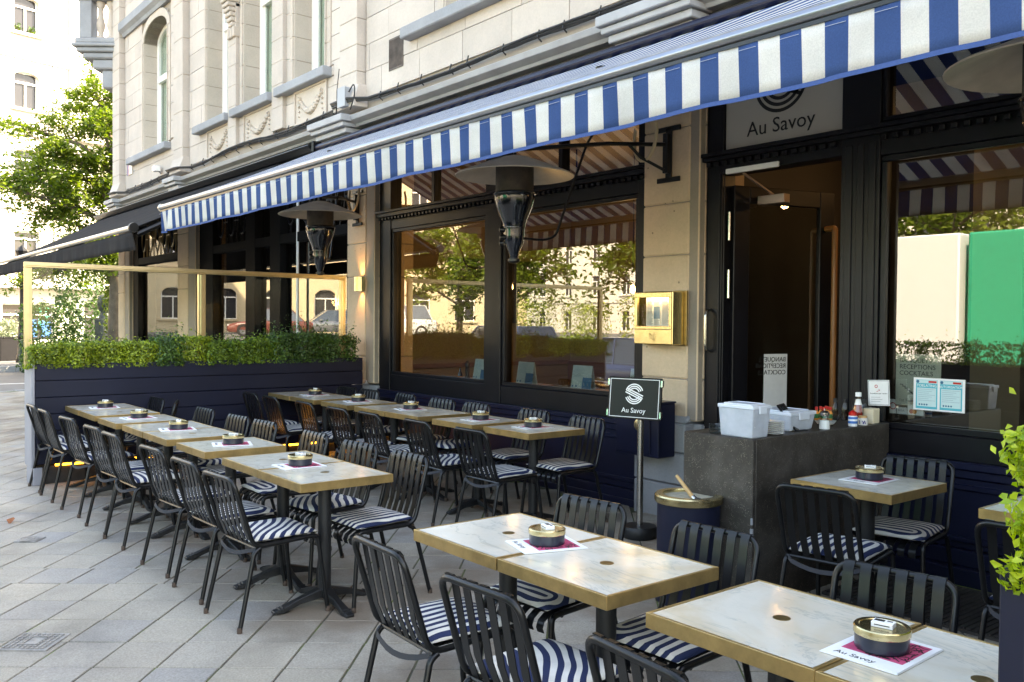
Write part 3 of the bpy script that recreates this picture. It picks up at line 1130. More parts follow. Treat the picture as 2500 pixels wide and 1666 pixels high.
# ---------------------------------------------------------------- ground floor: stone pillars
def pillar(xa, xb, side, base_z=.86):
    p = MB()
    yF = Y0 - .08
    zz = base_z
    for h in (.33, 1.0, .42, .6, .62):
        p.box(xa, xb, yF, Y0 + .5, zz + .004, min(zz + h, 3.66) - .004, 0)
        p.box(xb - .002, xb + side, Y0 - .005, Y0 + .5, zz + .004, min(zz + h, 3.66) - .004, 0)
        zz += h
    p.box(xa + .006, xb + side - .006, yF + .012, Y0 + .5, base_z, 3.9, 1)
    o = B(p, 'stone_pillar', [M['stone_low'], M['stone_core']], bevel=.01)
    q = MB()
    z0_ = 0.0
    for h in (.34, .26, .24):
        q.box(xa - .03, xb + .03, yF - .05, Y0 + .5, z0_ + .004, z0_ + h - .004)
        q.box(xb + .028, xb + side + .02, Y0 - .04, Y0 + .5, z0_ + .004, z0_ + h - .004)
        z0_ += h
    q.prism([(yF - .05, .84), (yF, .90), (Y0 + .5, .90), (Y0 + .5, .84)], xa - .03, xb + .03)
    B(q, 'pillar_base', M['bluestone'], bevel=.012)
    return o
pillar(-20.80, -20.32, .30)
pillar(-16.86, -16.30, .36)
pillar(-10.28, -9.80, .20)
pillar(-5.13, -4.64, .10)
pillar(-.62, -.05, .1)
B(MB().box(.1, 8, Y0, Y0 + .3, 0, 4.0), 'wall', M['stone_low'])

# ---------------------------------------------------------------- shop windows
def frame_bars(mb, rects, y0, y1, m=0):
    for x0, x1, z0, z1 in rects:
        mb.box(x0, x1, y0, y1, z0, z1, m)

def pane(par, x0, x1, z0, z1, y=Y0 + .10, m='glass'):
    o = MB().box(x0, x1, y, y + .008, z0, z1).obj('pane', M[m])
    o.parent = par
    return o

def mouldings(mb, x0, x1, z0, z1, y, w=.03, d=.018):
    for a, b, c, e in ((x0, x1, z1 - w, z1), (x0, x1, z0, z0 + w), (x0, x0 + w, z0 + w, z1 - w), (x1 - w, x1, z0 + w, z1 - w)):
        mb.box(a, b, y - d, y + .01, c, e)

def dentils(mb, x0, x1, z, y):
    k = int((x1 - x0) / .075)
    for i in range(k):
        xa = x0 + (i + .2) * (x1 - x0) / k
        mb.box(xa, xa + .04, y - .03, y, z, z + .035)

# bay window
f = MB()
frame_bars(f, [(-9.60, -9.34, .06, 3.66), (-7.43, -7.165, .80, 3.66), (-5.27, -5.15, .06, 3.66)], Y0, Y0 + .16)
frame_bars(f, [(-9.34, -7.43, 2.75, 2.99), (-7.165, -5.27, 2.75, 2.99)], Y0 + .01, Y0 + .15)
frame_bars(f, [(-9.34, -7.43, .80, .985), (-7.165, -5.27, .80, .985)], Y0 + .01, Y0 + .15)
frame_bars(f, [(-8.50, -8.44, 2.99, 3.66), (-6.33, -6.27, 2.99, 3.66)], Y0 + .03, Y0 + .13)
f.box(-9.62, -5.14, Y0 - .045, Y0 + .0, 2.90, 2.945)
f.box(-9.62, -5.14, Y0 - .065, Y0 + .0, 2.945, 2.975)
dentils(f, -9.6, -5.16, 2.862, Y0)
for x0, x1 in ((-9.34, -7.43), (-7.165, -5.27)):
    mouldings(f, x0 + .001, x1 - .001, .986, 2.749, Y0 + .05, .04, .03)
bay = B(f, 'bay_window', M['shop'], bevel=.005)
fn = MB()
fn.box(-9.60, -5.15, Y0 - .035, Y0 + .12, .755, .80)
fn.box(-9.60, -5.15, Y0 - .015, Y0 + .12, .70, .754)
fn.box(-9.60, -5.15, Y0 + .01, Y0 + .12, .20, .698)
for x0, x1 in ((-9.5, -8.1), (-8.0, -6.7), (-6.6, -5.25)):
    mouldings(fn, x0, x1, .26, .66, Y0 + .01, .035, .02)
fn.box(-9.60, -5.15, Y0 - .03, Y0 + .12, .04, .198)
fn.box(-9.60, -5.15, Y0 - .05, Y0 + .1, .0, .12)
B(fn, 'stall_riser', M['shop_navy'], bevel=.005)
pane(bay, -9.32, -7.44, .97, 2.76)
pane(bay, -7.155, -5.28, .97, 2.76)
pane(bay, -9.33, -7.44, 2.98, 3.65, Y0 + .08)
pane(bay, -7.155, -5.28, 2.98, 3.65, Y0 + .08)

# entrance
f = MB()
frame_bars(f, [(-4.53, -4.375, .06, 3.66), (-3.37, -3.09, .06, 3.66)], Y0, Y0 + .16)
for k in range(3):
    f.box(-3.335 + .085 * k, -3.285 + .085 * k, Y0 - .012, Y0, .1, 2.86)
for k in range(3):
    f.box(-4.40 + .022 * k, -4.39 + .022 * k, Y0 - .012, Y0 + .0, .1, 2.81)
f.box(-4.374, -3.371, Y0 + .0, Y0 + .16, 2.80, 2.985)
f.box(-4.54, -.6, Y0 - .05, Y0, 2.905, 2.935)
f.box(-4.54, -.6, Y0 - .07, Y0, 2.936, 2.965)
dentils(f, -4.53, -3.38, 2.865, Y0)
f.box(-4.53, -3.09, Y0 - .03, Y0 + .1, -.02, .065)
ent = B(f, 'entrance', M['shop'], bevel=.004)
sgn = MB().box(-4.372, -3.372, Y0 + .03, Y0 + .045, 2.987, 3.655).obj('sign_glass', M['frost'])
sgn.parent = ent
em = MB()
s_emblem(em, .21, .026, 0, facing(-3.885, Y0 + .027, 3.42))
o = em.obj('emblem', M['blackprint'], ent)
letters('lettering', 'Au Savoy', .155, M['blackprint'], ent, facing(-3.885, Y0 + .027, 3.06), align='CENTER')
# door closer, hinges, handles
dc = MB()
dc.box(-4.33, -3.86, Y0 - .028, Y0 - .004, 2.79, 2.83)
dc.obj('closer_rail', M['whiteprint'], ent, bevel=.004)
MB().box(-4.24, -4.0, Y0 + .26, Y0 + .34, 2.57, 2.64).tube([(-4.12, Y0 + .3, 2.64), (-4.2, Y0 + .02, 2.79)], .011).obj('door_closer', mat('closer_metal', (.42, .33, .29), .35, metal=.8), ent, bevel=.004)
for zc in (2.4, 1.95, .5):
    MB().lathe([(.014, -.11), (.014, .11)], 10, 0, (-4.355, Y0 + .06, zc)).obj('hinge', M['grip'], ent, smooth=40)
MB().tube(fillet([(-4.47, Y0 - .01, 1.42), (-4.47, Y0 - .07, 1.45), (-4.47, Y0 - .07, 1.72), (-4.47, Y0 - .01, 1.75)], .03), .013).obj('pull_handle', M['grip'], ent, smooth=40)
# open door leaf (hinged on the left jamb, standing almost square to the front)
dl = MB()
L, HT = 1.0, 2.72
dl.box(0, .15, -.025, .025, .07, HT)
dl.box(L - .15, L, -.025, .025, .07, HT)
dl.box(.15, L - .15, -.025, .025, HT - .13, HT)
dl.box(.15, L - .15, -.025, .025, .07, .40)
TL = Matrix.Translation((-4.355, Y0 + .10, 0)) @ Matrix.Rotation(rad(74), 4, 'Z')
door = dl.obj('door', M['shop'], ent, bevel=.005)
door.matrix_local = TL
MB().box(.15, L - .15, -.004, .004, .40, HT - .13).obj('pane', M['glass'], door)
hd = MB()
hd.tube(fillet([(L - .09, -.03, .74), (L - .09, -.13, .74), (L - .09, -.13, 2.42), (L - .09, -.03, 2.42)], .02, 3), .024, 12)
hd.obj('wooden_handle', M['woodhandle'], door, smooth=40)
# stickers on the door glass
TS = Matrix.Translation((.42, -.007, 1.14)) @ Matrix.Rotation(math.pi / 2, 4, 'X')
st = MB()
st.box(-.10, .13, -.0075, -.0055, .92, 1.40, 0, Matrix.Translation((.42, 0, 0)))
st.box(-.10, .02, -.0075, -.0055, .80, .905, 0, Matrix.Translation((.42, 0, 0)))
st.box(.03, .13, -.0075, -.0055, .80, .905, 0, Matrix.Translation((.42, 0, 0)))
st.box(-.10, .13, -.0075, -.0055, .69, .79, 0, Matrix.Translation((.42, 0, 0)))
st.box(.24, .33, -.0075, -.0055, .67, .80, 0, Matrix.Translation((.42, 0, 0)))
stk = st.obj('door_sticker', M['paper'], door)
letters('lettering', 'BANQUETS\nRECEPTIONS\nCOCKTAILS', .052, M['blackprint'], stk, Matrix.Translation((.535, -.009, 1.34)) @ Matrix.Rotation(math.pi / 2, 4, 'X') @ Matrix.Diagonal((-1, 1, 1, 1)))
cd_ = MB()
for k, mm in enumerate((0, 1, 2)):
    cd_.lathe([(0, 0), (.024, 0)], 14, mm, (0, 0, 0), Matrix.Translation((.365 + .07 * k, -.009, .74)) @ Matrix.Rotation(math.pi / 2, 4, 'X'), cap=False)
T2 = Matrix.Translation((.705, -.009, .735)) @ Matrix.Rotation(math.pi / 2, 4, 'X')
cd_.lathe([(.027, 0), (.036, 0)], 18, 2, (0, 0, 0), T2, cap=False)
cd_.add([(-.027, .02, 0), (-.02, .027, 0), (.027, -.02, 0), (.02, -.027, 0)], [(0, 1, 2, 3)], 2, T2)
cd_.obj('print', [M['teal'], M['bluecard'], M['red']], stk)

# right-hand shop window
f = MB()
frame_bars(f, [(-.70, -.62, .06, 3.66)], Y0, Y0 + .16)
f.box(-3.09, -.7, Y0 + .01, Y0 + .15, 2.765, 2.99)
f.box(-3.09, -.7, Y0 + .01, Y0 + .15, .80, .955)
mouldings(f, -3.088, -.702, .956, 2.764, Y0 + .05, .04, .03)
mouldings(f, -3.088, -.702, 2.991, 3.655, Y0 + .05, .03, .03)
dentils(f, -3.09, -.72, 2.862, Y0)
rwin = B(f, 'right_window', M['shop'], bevel=.005)
pane(rwin, -3.08, -.71, .94, 2.77)
pane(rwin, -3.08, -.71, 2.98, 3.65, Y0 + .08)
fn = MB()
fn.box(-3.09, -.62, Y0 - .04, Y0 + .12, .755, .80)
fn.box(-3.09, -.62, Y0 - .015, Y0 + .12, .70, .754)
fn.box(-3.09, -.62, Y0 + .01, Y0 + .12, .26, .698)
mouldings(fn, -2.95, -1.4, .30, .66, Y0 + .01, .035, .02)
fn.box(-3.09, -.62, Y0 - .03, Y0 + .12, .16, .258)
fn.box(-3.09, -.62, Y0 - .10, Y0 + .1, .0, .158)
B(fn, 'stall_riser', M['shop_navy'], bevel=.006)

# left-hand shopfront with oval grilles
f = MB()
frame_bars(f, [(-19.96, -19.62, .06, 3.66), (-15.93, -15.27, .06, 3.66), (-13.82, -13.45, .06, 3.66), (-12.88, -12.52, .06, 3.66), (-10.44, -10.30, .06, 3.66)], Y0, Y0 + .16)
frame_bars(f, [(-19.62, -16.88, 2.77, 2.91), (-15.27, -13.82, 2.77, 2.91), (-13.45, -12.88, 2.77, 2.91), (-12.52, -10.44, 2.77, 2.91)], Y0 + .005, Y0 + .15)
frame_bars(f, [(-19.62, -16.88, 3.56, 3.66), (-15.27, -13.82, 3.56, 3.66), (-13.45, -12.88, 3.56, 3.66), (-12.52, -10.44, 3.56, 3.66)], Y0 + .005, Y0 + .15)
frame_bars(f, [(-19.62, -16.88, .06, .62), (-15.27, -13.82, .06, .62), (-13.45, -12.88, .06, .62), (-12.52, -10.44, .06, .35)], Y0 + .005, Y0 + .15)
lwin = B(f, 'left_shopfront', M['shop_matte'], bevel=.006)
for x0, x1 in ((-19.63, -16.87), (-15.28, -13.81), (-13.46, -12.87), (-12.53, -10.43)):
    pane(lwin, x0, x1, .61, 2.78, Y0 + .10, 'glass_dark')
    pane(lwin, x0, x1, 2.90, 3.57, Y0 + .12, 'glass')
MB().tube([(-11.95, Y0 + .02, .1), (-11.95, Y0 + .02, 3.6)], .02).obj('pole', M['white'], lwin, smooth=40)
for x0, x1 in ((-19.6, -16.9), (-15.25, -13.84), (-12.5, -10.46)):
    g = MB()
    k = max(2, int((x1 - x0) / .45))
    for i in range(k):
        xc = x0 + (i + .5) * (x1 - x0) / k
        g.tube([(xc + .13 * math.cos(2 * math.pi * a / 18), Y0 + .05, 3.28 + .24 * math.sin(2 * math.pi * a / 18)) for a in range(18)], .015, 6, 0, True)
        g.tube([(xc, Y0 + .05, 2.91), (xc, Y0 + .05, 3.04)], .012, 6)
        xe = xc + (x1 - x0) / k / 2
        g.tube([(xe, Y0 + .05, 2.91), (xe, Y0 + .05, 3.56)], .012, 6)
        g.tube([(xc + .145, Y0 + .05, 3.28), (xe + (x1 - x0) / k / 2 - .145, Y0 + .05, 3.28)], .012, 6)
    g.obj('oval_grille', M['brass_satin'] if x0 < -16 else M['shop'], lwin, smooth=50)

# ---------------------------------------------------------------- rooms behind the glass
rm = MB()
rm.box(-10.2, 0, 5.77, 10.2, -.1, .05, 0)
rm.box(-10.2, 0, 9.6, 9.7, .05, 3.8, 1)
rm.box(-10.25, -10.15, 5.95, 9.6, .05, 3.8, 1)
rm.box(0, .1, 5.9, 9.6, .05, 3.8, 1)
rm.box(-10.2, 0, 5.77, 9.6, 3.8, 3.9, 2)
rm.box(-4.75, -4.66, 6.15, 9.6, .05, 3.8, 4)
rm.box(-4.65, -.01, 9.4, 9.59, .05, 3.8, 4)
rm.box(-4.65, -.01, 5.95, 9.4, 3.3, 3.79, 4)
rm.box(-.1, -.01, 5.95, 9.4, .05, 3.3, 4)
rm.box(-4.65, -.1, 5.79, 9.4, .05, .06, 4)
rm.box(-4.4, -3.3, 8.2, 8.3, .06, 3.3, 4)
rm.box(-3.28, -2.9, 7.4, 7.5, .06, 3.3, 1)
rm.box(-10.14, -4.75, 9.3, 9.4, .05, 3.8, 1)
rm.box(-10.14, -4.8, 9.26, 9.3, .05, 1.05, 3)
rm.box(-10.149, -10.12, 5.96, 9.26, 1.0, 1.06, 3)
B(rm, 'interior_wall', [M['floorin'], M['tan'], M['ceil'], M['woodtop'], M['darkroom']])
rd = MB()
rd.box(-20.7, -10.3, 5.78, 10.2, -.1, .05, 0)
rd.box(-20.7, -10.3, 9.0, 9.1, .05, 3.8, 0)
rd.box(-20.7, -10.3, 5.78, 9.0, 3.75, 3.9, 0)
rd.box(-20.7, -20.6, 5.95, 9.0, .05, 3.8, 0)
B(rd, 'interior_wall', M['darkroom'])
pic = MB()
pic.box(-10.145, -10.03, 7.0, 8.7, 1.62, 2.52, 0)
pic.box(-10.029, -10.02, 7.1, 8.6, 1.70, 2.44, 1)
tag(pic.obj('wall_screen', [M['blackprint'], M['darkroom']]), 'black framed screen on the tan wall inside the bay window', 'screen')

# ================================================================ AWNINGS
aw = thing('striped_awning', 'long blue and white striped awning over the terrace with scalloped hanging valance', 'awning', (-5, Y0, 0))
def A(mb, name, m, par=None, **kw):
    o = mb.obj(name, m, None, **kw)
    o.parent = par or aw
    if par is None:
        o.matrix_parent_inverse = Matrix.Translation((5, -Y0, 0))
    return o
XA, XB = -10.745, 1.7
def cloth_path(ya, za, yb, zb, sag):
    return [(0, ya + (yb - ya) * t / 14, za + (zb - za) * t / 14 - sag * math.sin(math.pi * t / 14)) for t in range(15)]
cn = MB().strip([((XA + XB) / 2, p[1], p[2]) for p in cloth_path(5.38, 3.885, 3.36, 2.982, .02)], (1, 0, 0), XB - XA, .004)
A(cn, 'canopy', M['awning'])
def val(u, v):
    x = XA + (XB - XA) * u
    w = .006 * math.sin(x * 7.3) * v + .003 * math.sin(x * 17.1 + 1) * v + .002 * math.sin(x * 29)
    if x < XA + .3:
        w += .03 * math.sin((x - XA) * 14) * v
    return (x, 3.325 + w + .012 * v, 2.900 - .248 * v - .004 * math.sin(x * 5.1) * v)
vl = MB().grid(val, 420, 4)
vo_ = A(vl, 'valance', M['awning'], smooth=80, normals=False)
md = vo_.modifiers.new('cloth', 'SOLIDIFY')
md.thickness = .003
hm = MB().grid(lambda u, v: (val(u, 1)[0], val(u, 1)[1] - .003, val(u, 1)[2] + .016 - .020 * v), 420, 1)
ho = A(hm, 'hem', M['awn_trim'], vo_, normals=False)
ho.modifiers.new('tape', 'SOLIDIFY').thickness = .004
sts = MB()
i = 0
x = -2.956
while x > XA: x -= .2176
while x < XB:
    sts.box(x + .006, x + .10, 3.315 + .002 * math.sin((x + .05) * 29), 3.319 + .002 * math.sin((x + .05) * 29), 2.870, 2.8712)
    x += .2176
tag(A(sts, 'stitching', M['awning_thread'], vo_), kind='stuff')
fb = MB()
fb.prism([(3.40, 2.912), (3.335, 2.912), (3.315, 2.922), (3.305, 2.945), (3.315, 2.968), (3.335, 2.98), (3.37, 2.982), (3.40, 2.97)], XA - .02, XB)
bar = A(fb, 'front_bar', M['alu'], bevel=.006, seg=2, smooth=50)
A(MB().box(XA - .01, XB, 3.318, 3.40, 2.893, 2.911), 'valance_rail', M['black'])
A(MB().prism([(3.42, 2.90), (3.32, 2.905), (3.295, 2.945), (3.32, 2.99), (3.42, 2.995)], XA - .05, XA - .02), 'end_cap', M['alu_warm'], bevel=.008)
ca = MB()
ca.prism([(Y0 - .03, 3.87), (5.36, 3.87), (5.32, 3.885), (5.31, 3.92), (5.335, 3.955), (Y0 - .03, 3.985)], XA - .06, XB)
A(ca, 'cassette', M['shop_navy'], bevel=.01)
ar = MB()
A(MB().box(XA - .10, XA - .062, 5.28, Y0, 3.84, 4.0), 'cassette_cap', M['black'], bevel=.02)
for xa in (-9.9, -5.8, -1.6):
    a = MB()
    a.tube([(xa, 5.36, 3.84), (xa + 1.25, 4.45, 3.40), (xa + .15, 3.44, 2.96)], .028, 8)
    a.lathe([(.045, -.05), (.045, .05)], 12, 0, (xa + 1.25, 4.45, 3.40))
    A(a, 'folding_arm', M['shop'], smooth=40)

dw = thing('charcoal_awning', 'plain charcoal awning of the neighbouring shopfront beyond the planter', 'awning', (-17, Y0, 0))
DA, DB = -21.6, -11.93
def D_(mb, name, m, par=None, **kw):
    o = mb.obj(name, m, None, **kw)
    o.parent = par or dw
    if par is None:
        o.matrix_parent_inverse = Matrix.Translation((17, -Y0, 0))
    return o
def dcl(u, v):
    x = DA + (DB - DA) * u
    y, z = 5.42 + (3.36 - 5.42) * v, 3.90 + (2.80 - 3.90) * v
    return (x, y, z - .04 * math.sin(math.pi * v) + .006 * math.sin(x * 5.2) * math.sin(math.pi * v))
D_(MB().grid(dcl, 60, 14), 'canopy', M['awn_dark'], smooth=80, normals=False).modifiers.new('cloth', 'SOLIDIFY').thickness = .004
def dval(u, v):
    x = DA + (DB - DA) * u
    w = .012 * math.sin(x * 9) * v + .008 * math.sin(x * 23) * v
    return (x, 3.335 + w + (.05 * v if x > DB - .25 else 0), 2.75 - .235 * v - (.0 if x < DB - .2 else .0))
D_(MB().grid(dval, 160, 4), 'valance', M['awn_dark'], smooth=80, normals=False).modifiers.new('cloth', 'SOLIDIFY').thickness = .003
D_(MB().tube([(DA, 3.33, 2.80), (DB, 3.33, 2.80)], .034, 14), 'front_bar', M['alu_warm'], smooth=40)
D_(MB().lathe([(.0, -.03), (.06, -.03), (.065, 0), (.06, .03), (0, .03)], 14, 0, (0, 0, 0), Matrix.Translation((DB + .03, 3.34, 2.80)) @ Matrix.Rotation(math.pi / 2, 4, 'Y')), 'end_cap', M['black'], smooth=40)
c = MB()
c.prism([(Y0 - .03, 3.87), (5.33, 3.87), (5.26, 3.96), (Y0 - .03, 4.03)], DA - .3, -10.9)
D_(c, 'cassette', M['black'], bevel=.01)
for xa in (DB - .03, -16.8, DA + .1):
    D_(MB().tube([(xa, 5.42, 3.84), (xa, 4.45, 3.28), (xa, 3.40, 2.72)], .04, 8), 'folding_arm', M['black'], smooth=40)

# ================================================================ HEATERS
def heater_mesh():
    p = []
    d = MB()
    out = [(.05, 0.), (.10, -.012), (.20, -.045), (.33, -.098), (.435, -.138), (.455, -.150)]
    inn = [(.452, -.156), (.43, -.150), (.32, -.112), (.19, -.062), (.08, -.03), (.0, -.028)]
    d.lathe([(0, .004)] + out + inn, 40)
    p.append(('reflector', d.mesh('reflector', M['reflector'], 50)))
    b = MB()
    b.lathe([(0, -.05), (.145, -.05), (.145, -.275), (0, -.275)], 28)
    p.append(('burner', b.mesh('burner', M['burner'], 40)))
    b = MB()
    b.lathe([(0, -.276), (.152, -.276), (.156, -.29), (.155, -.33), (.135, -.40), (.095, -.49), (.082, -.54), (.080, -.60), (.072, -.66), (.040, -.735), (.030, -.775), (.0, -.775)], 28)
    b.lathe([(.158, -.282), (.162, -.29), (.158, -.298)], 28, 0)
    b.lathe([(.084, -.535), (.088, -.545), (.084, -.555)], 24, 0)
    p.append(('heater_body', b.mesh('heater_body', M['heater'], 45)))
    b = MB()
    b.lathe([(0, -.774), (.028, -.774), (.046, -.782), (.046, -.80), (.030, -.812), (0, -.812)], 20)
    p.append(('bottom_cap', b.mesh('bottom_cap', M['black'], 40)))
    for a, z in ((2.2, -.56), (2.4, -.62), (2.0, -.66)):
        b = MB()
        T = Matrix.Translation((.085 * math.cos(a + 1.9), .085 * math.sin(a + 1.9), z)) @ Matrix.Rotation(a + 1.9, 4, 'Z') @ Matrix.Rotation(math.pi / 2, 4, 'Y')
        b.lathe([(0, -.01), (.02, -.01), (.02, .025), (.012, .03), (0, .03)], 10, 0, (0, 0, 0), T)
        p.append(('knob', b.mesh('knob', M['black'], 40)))
    return p
HM = heater_mesh()
def heater(x, y, z, bx, label):
    h = thing('patio_heater', label, 'patio heater', (x, y, z), 0, 'hanging patio heaters under the striped awning')
    for nm, me in HM:
        link(nm, me, h)
    dx, by = bx - x, Y0 - .09 - y
    b = MB()
    b.box(dx - .03, dx + .03, by - .02, by, -.10, .32)
    b.box(dx - .12, dx + .12, by - .02, by - .001, .29, .33)
    b.box(dx - .12, dx + .12, by - .02, by - .001, -.12, -.08)
    b.box(dx - .025, dx + .025, by - .06, by - .02, -.05, .27)
    link('bracket_plate', b.mesh('bracket_plate', M['black'], None, .004), h)
    a = MB()
    a.tube([(dx, by - .05, .18), (dx * .6, (by - .05) * .6, .15), (0, 0, .05), (0, 0, .0)], .017, 8)
    a.tube([(dx, by - .05, -.03), (dx * .83, (by - .05) * .83, .06), (dx * .74, (by - .05) * .74, .16)], .013, 8)
    link('arm', a.mesh('arm', M['black'], 40), h)
    g = MB()
    u = Vector((dx, by, 0)).normalized()
    e = u * .55
    g.tube(fillet([tuple(u * .07) [:2] + (-.62,), (u.x * .24, u.y * .24, -.63), (u.x * .34, u.y * .34, -.60), (u.x * .60, u.y * .60, .15), (u.x * .8, u.y * .8, .42)], .08), .010, 7)
    link('gas_pipe', g.mesh('gas_pipe', M['black'], 40), h)
    ho = MB()
    pts = [(dx * .80 + .12 * math.cos(t), (by - .05) * .88 + .02 * math.sin(t), .24 + .20 * math.sin(t)) for t in [math.pi * .9 + k * math.pi * 1.25 / 12 for k in range(13)]]
    ho.tube(pts, .014, 8)
    link('hose', ho.mesh('hose', M['hose'], 40), h)
    return h
heater(-9.00, 4.50, 2.95, -9.98, 'hanging patio heater nearest the glass screen, left of the bay window')
heater(-5.28, 4.255, 2.90, -4.84, 'hanging patio heater in front of the right half of the bay window')
heater(-1.50, 4.18, 2.90, -.40, 'hanging patio heater cut off by the right edge, under the awning')

# ================================================================ WINDBREAK PLANTER, SCREEN, BOX SHRUBS
PX = -9.68
pt = thing('navy_planter', 'long navy boarded planter across the terrace with amber light along its base', 'planter', (PX - .15, 3.5, 0))
def P_(mb, name, m, par=None, **kw):
    o = mb.obj(name, m, None, **kw)
    o.parent = par or pt
    if par is None:
        o.matrix_parent_inverse = Matrix.Translation((-(PX - .15), -3.5, 0))
    return o
for k in range(6):
    za = .190 + .1655 * k
    P_(MB().box(PX - .03, PX, 1.80, 5.42, za + .003, za + .1635), 'board', M['navy'], bevel=.004)
P_(MB().box(PX - .32, PX + .002, 1.762, 1.797, .165, 1.186), 'end_post', M['end_sheen'], bevel=.006)
P_(MB().box(PX - .30, PX + .02, 1.775, 1.86, gz(1.8), .164), 'end_post_base', M['end_sheen'], bevel=.006)
P_(MB().box(PX - .30, PX - .03, 1.80, 5.42, -.02, .165), 'kick_plate', M['kick'])
P_(MB().box(PX - .028, PX - .016, 1.98, 5.40, .166, .186), 'led_strip', M['led'])
P_(MB().box(PX - .32, PX - .29, 1.80, 5.42, .19, 1.18), 'back_panel', M['navy'])
P_(MB().box(PX - .289, PX - .031, 1.80, 5.42, .9, 1.125), 'soil', M['soil'])

gs = thing('glass_screen', 'brass framed glass screen standing in the navy planter', 'wind screen', (PX - .15, 3.5, 1.1))
def S_(mb, name, m, **kw):
    o = mb.obj(name, m, None, **kw)
    o.parent = gs
    o.matrix_parent_inverse = Matrix.Translation((-(PX - .15), -3.5, -1.1))
    return o
xs0, xs1 = PX - .175, PX - .125
for ya, yb in ((1.73, 1.80), (3.44, 3.52), (5.18, 5.25)):
    f = MB().box(xs0, xs1, ya, yb, 1.126, 2.135)
    f.box(xs0 - .006, xs1 + .006, ya + .02, yb - .02, 1.126, 2.13)
    S_(f, 'post', M['brass_satin'], bevel=.004)
f = MB().box(xs0, xs1, 1.73, 5.25, 2.136, 2.19).box(xs0 - .006, xs1 + .006, 1.74, 5.24, 2.15, 2.175)
S_(f, 'top_rail', M['brass_satin'], bevel=.004)
S_(MB().box(xs0, xs1, 1.80, 5.18, 1.128, 1.16), 'bottom_rail', M['brass_satin'])
S_(MB().box(xs0 + .02, xs0 + .03, 1.801, 3.439, 1.16, 2.135), 'pane', M['glass_screen'])
S_(MB().box(xs0 + .02, xs0 + .03, 3.521, 5.179, 1.16, 2.135), 'pane', M['glass_screen'])

def shrub(x, y, z0, rx, ry, h, m, n, size, label, group, seed, shag=.02, name='box_shrub', cat='shrub', stems=5, rot=0.):
    rng = np.random.default_rng(seed)
    root = thing(name, label, cat, (x, y, z0), 0, group)
    u = rng.uniform(-1, 1, (n, 3))
    lim = np.max(np.abs(u), axis=1, keepdims=True)
    k = rng.random((n, 1)) < .72
    u = np.where(k, u / lim * rng.uniform(.82, 1.04, (n, 1)), u)
    u = np.sign(u) * np.abs(u) ** .9
    r = np.linalg.norm(u * np.array([.62, .62, .5]), axis=1, keepdims=True)
    u = u / np.maximum(1, r)
    lump = .10 * np.sin(u[:, :1] * 5.1 + seed) * np.cos(u[:, 1:2] * 4.3 + seed * 2) + .07 * np.sin(u[:, 2:3] * 9 + u[:, 1:2] * 7 + seed)
    u = u * (1 + lump)
    P = np.stack([u[:, 0] * rx, u[:, 1] * ry, (u[:, 2] * .5 + .5) * h], 1)
    P += rng.normal(0, shag * .5, (n, 3))
    top = rng.random(n) < .10
    P[top, 2] += np.abs(rng.normal(0, shag * 2.2, top.sum()))
    P[:, 2] = np.abs(P[:, 2] - .015) + .015
    N = P - np.array([0, 0, h * .45])
    N /= np.linalg.norm(N, axis=1, keepdims=True) + 1e-6
    link('foliage', leaf_mesh('foliage', P, N, size, m, rng=rng), root)
    t = MB()
    rs = random.Random(seed)
    for i in range(stems):
        a, b = rs.uniform(-.45, .45) * rx, rs.uniform(-.6, .6) * ry
        t.tube([(a * .4, b * .4, -.03), (a, b, h * .4), (a * 1.6 + rs.uniform(-.03, .03), b * 1.5, h * .8)], [.006, .005, .002], 5)
    link('stems', t.mesh('stems', M['twig']), root)
    return root
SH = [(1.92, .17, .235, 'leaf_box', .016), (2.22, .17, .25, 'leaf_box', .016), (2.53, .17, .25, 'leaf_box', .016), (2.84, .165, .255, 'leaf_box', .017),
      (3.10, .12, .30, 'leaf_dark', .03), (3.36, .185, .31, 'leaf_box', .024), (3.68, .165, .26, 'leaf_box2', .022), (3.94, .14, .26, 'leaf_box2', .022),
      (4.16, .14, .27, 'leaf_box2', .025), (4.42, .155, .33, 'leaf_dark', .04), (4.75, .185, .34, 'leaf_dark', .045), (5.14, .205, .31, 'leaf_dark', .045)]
SHL = ['yellow green clipped box shrub at the outer end of the navy planter', 'yellow green clipped box shrub, second from the outer end of the planter',
       'yellow green clipped box shrub, third from the outer end of the planter', 'yellow green clipped box shrub, fourth from the outer end of the planter',
       'narrow dark green box shrub between two brighter ones in the navy planter', 'round lime green box shrub in front of the screen\'s middle post',
       'mid green box shrub just right of the round lime one in the planter', 'small thin box shrub showing brown twigs near the planter\'s middle right',
       'small mid green box shrub left of the dark shaggy ones in the planter', 'dark green shaggy box shrub, third from the wall end of the planter',
       'dark green shaggy box shrub, second from the wall end of the planter', 'dark green shaggy box shrub at the wall end of the planter']
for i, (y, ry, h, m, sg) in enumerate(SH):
    shrub(PX - .15 + .01 * math.sin(i * 2.1), y, 1.125, .155, ry, h - .005, M[m], 5200, .029, SHL[i], 'box shrubs in the navy planter', 40 + i, sg)

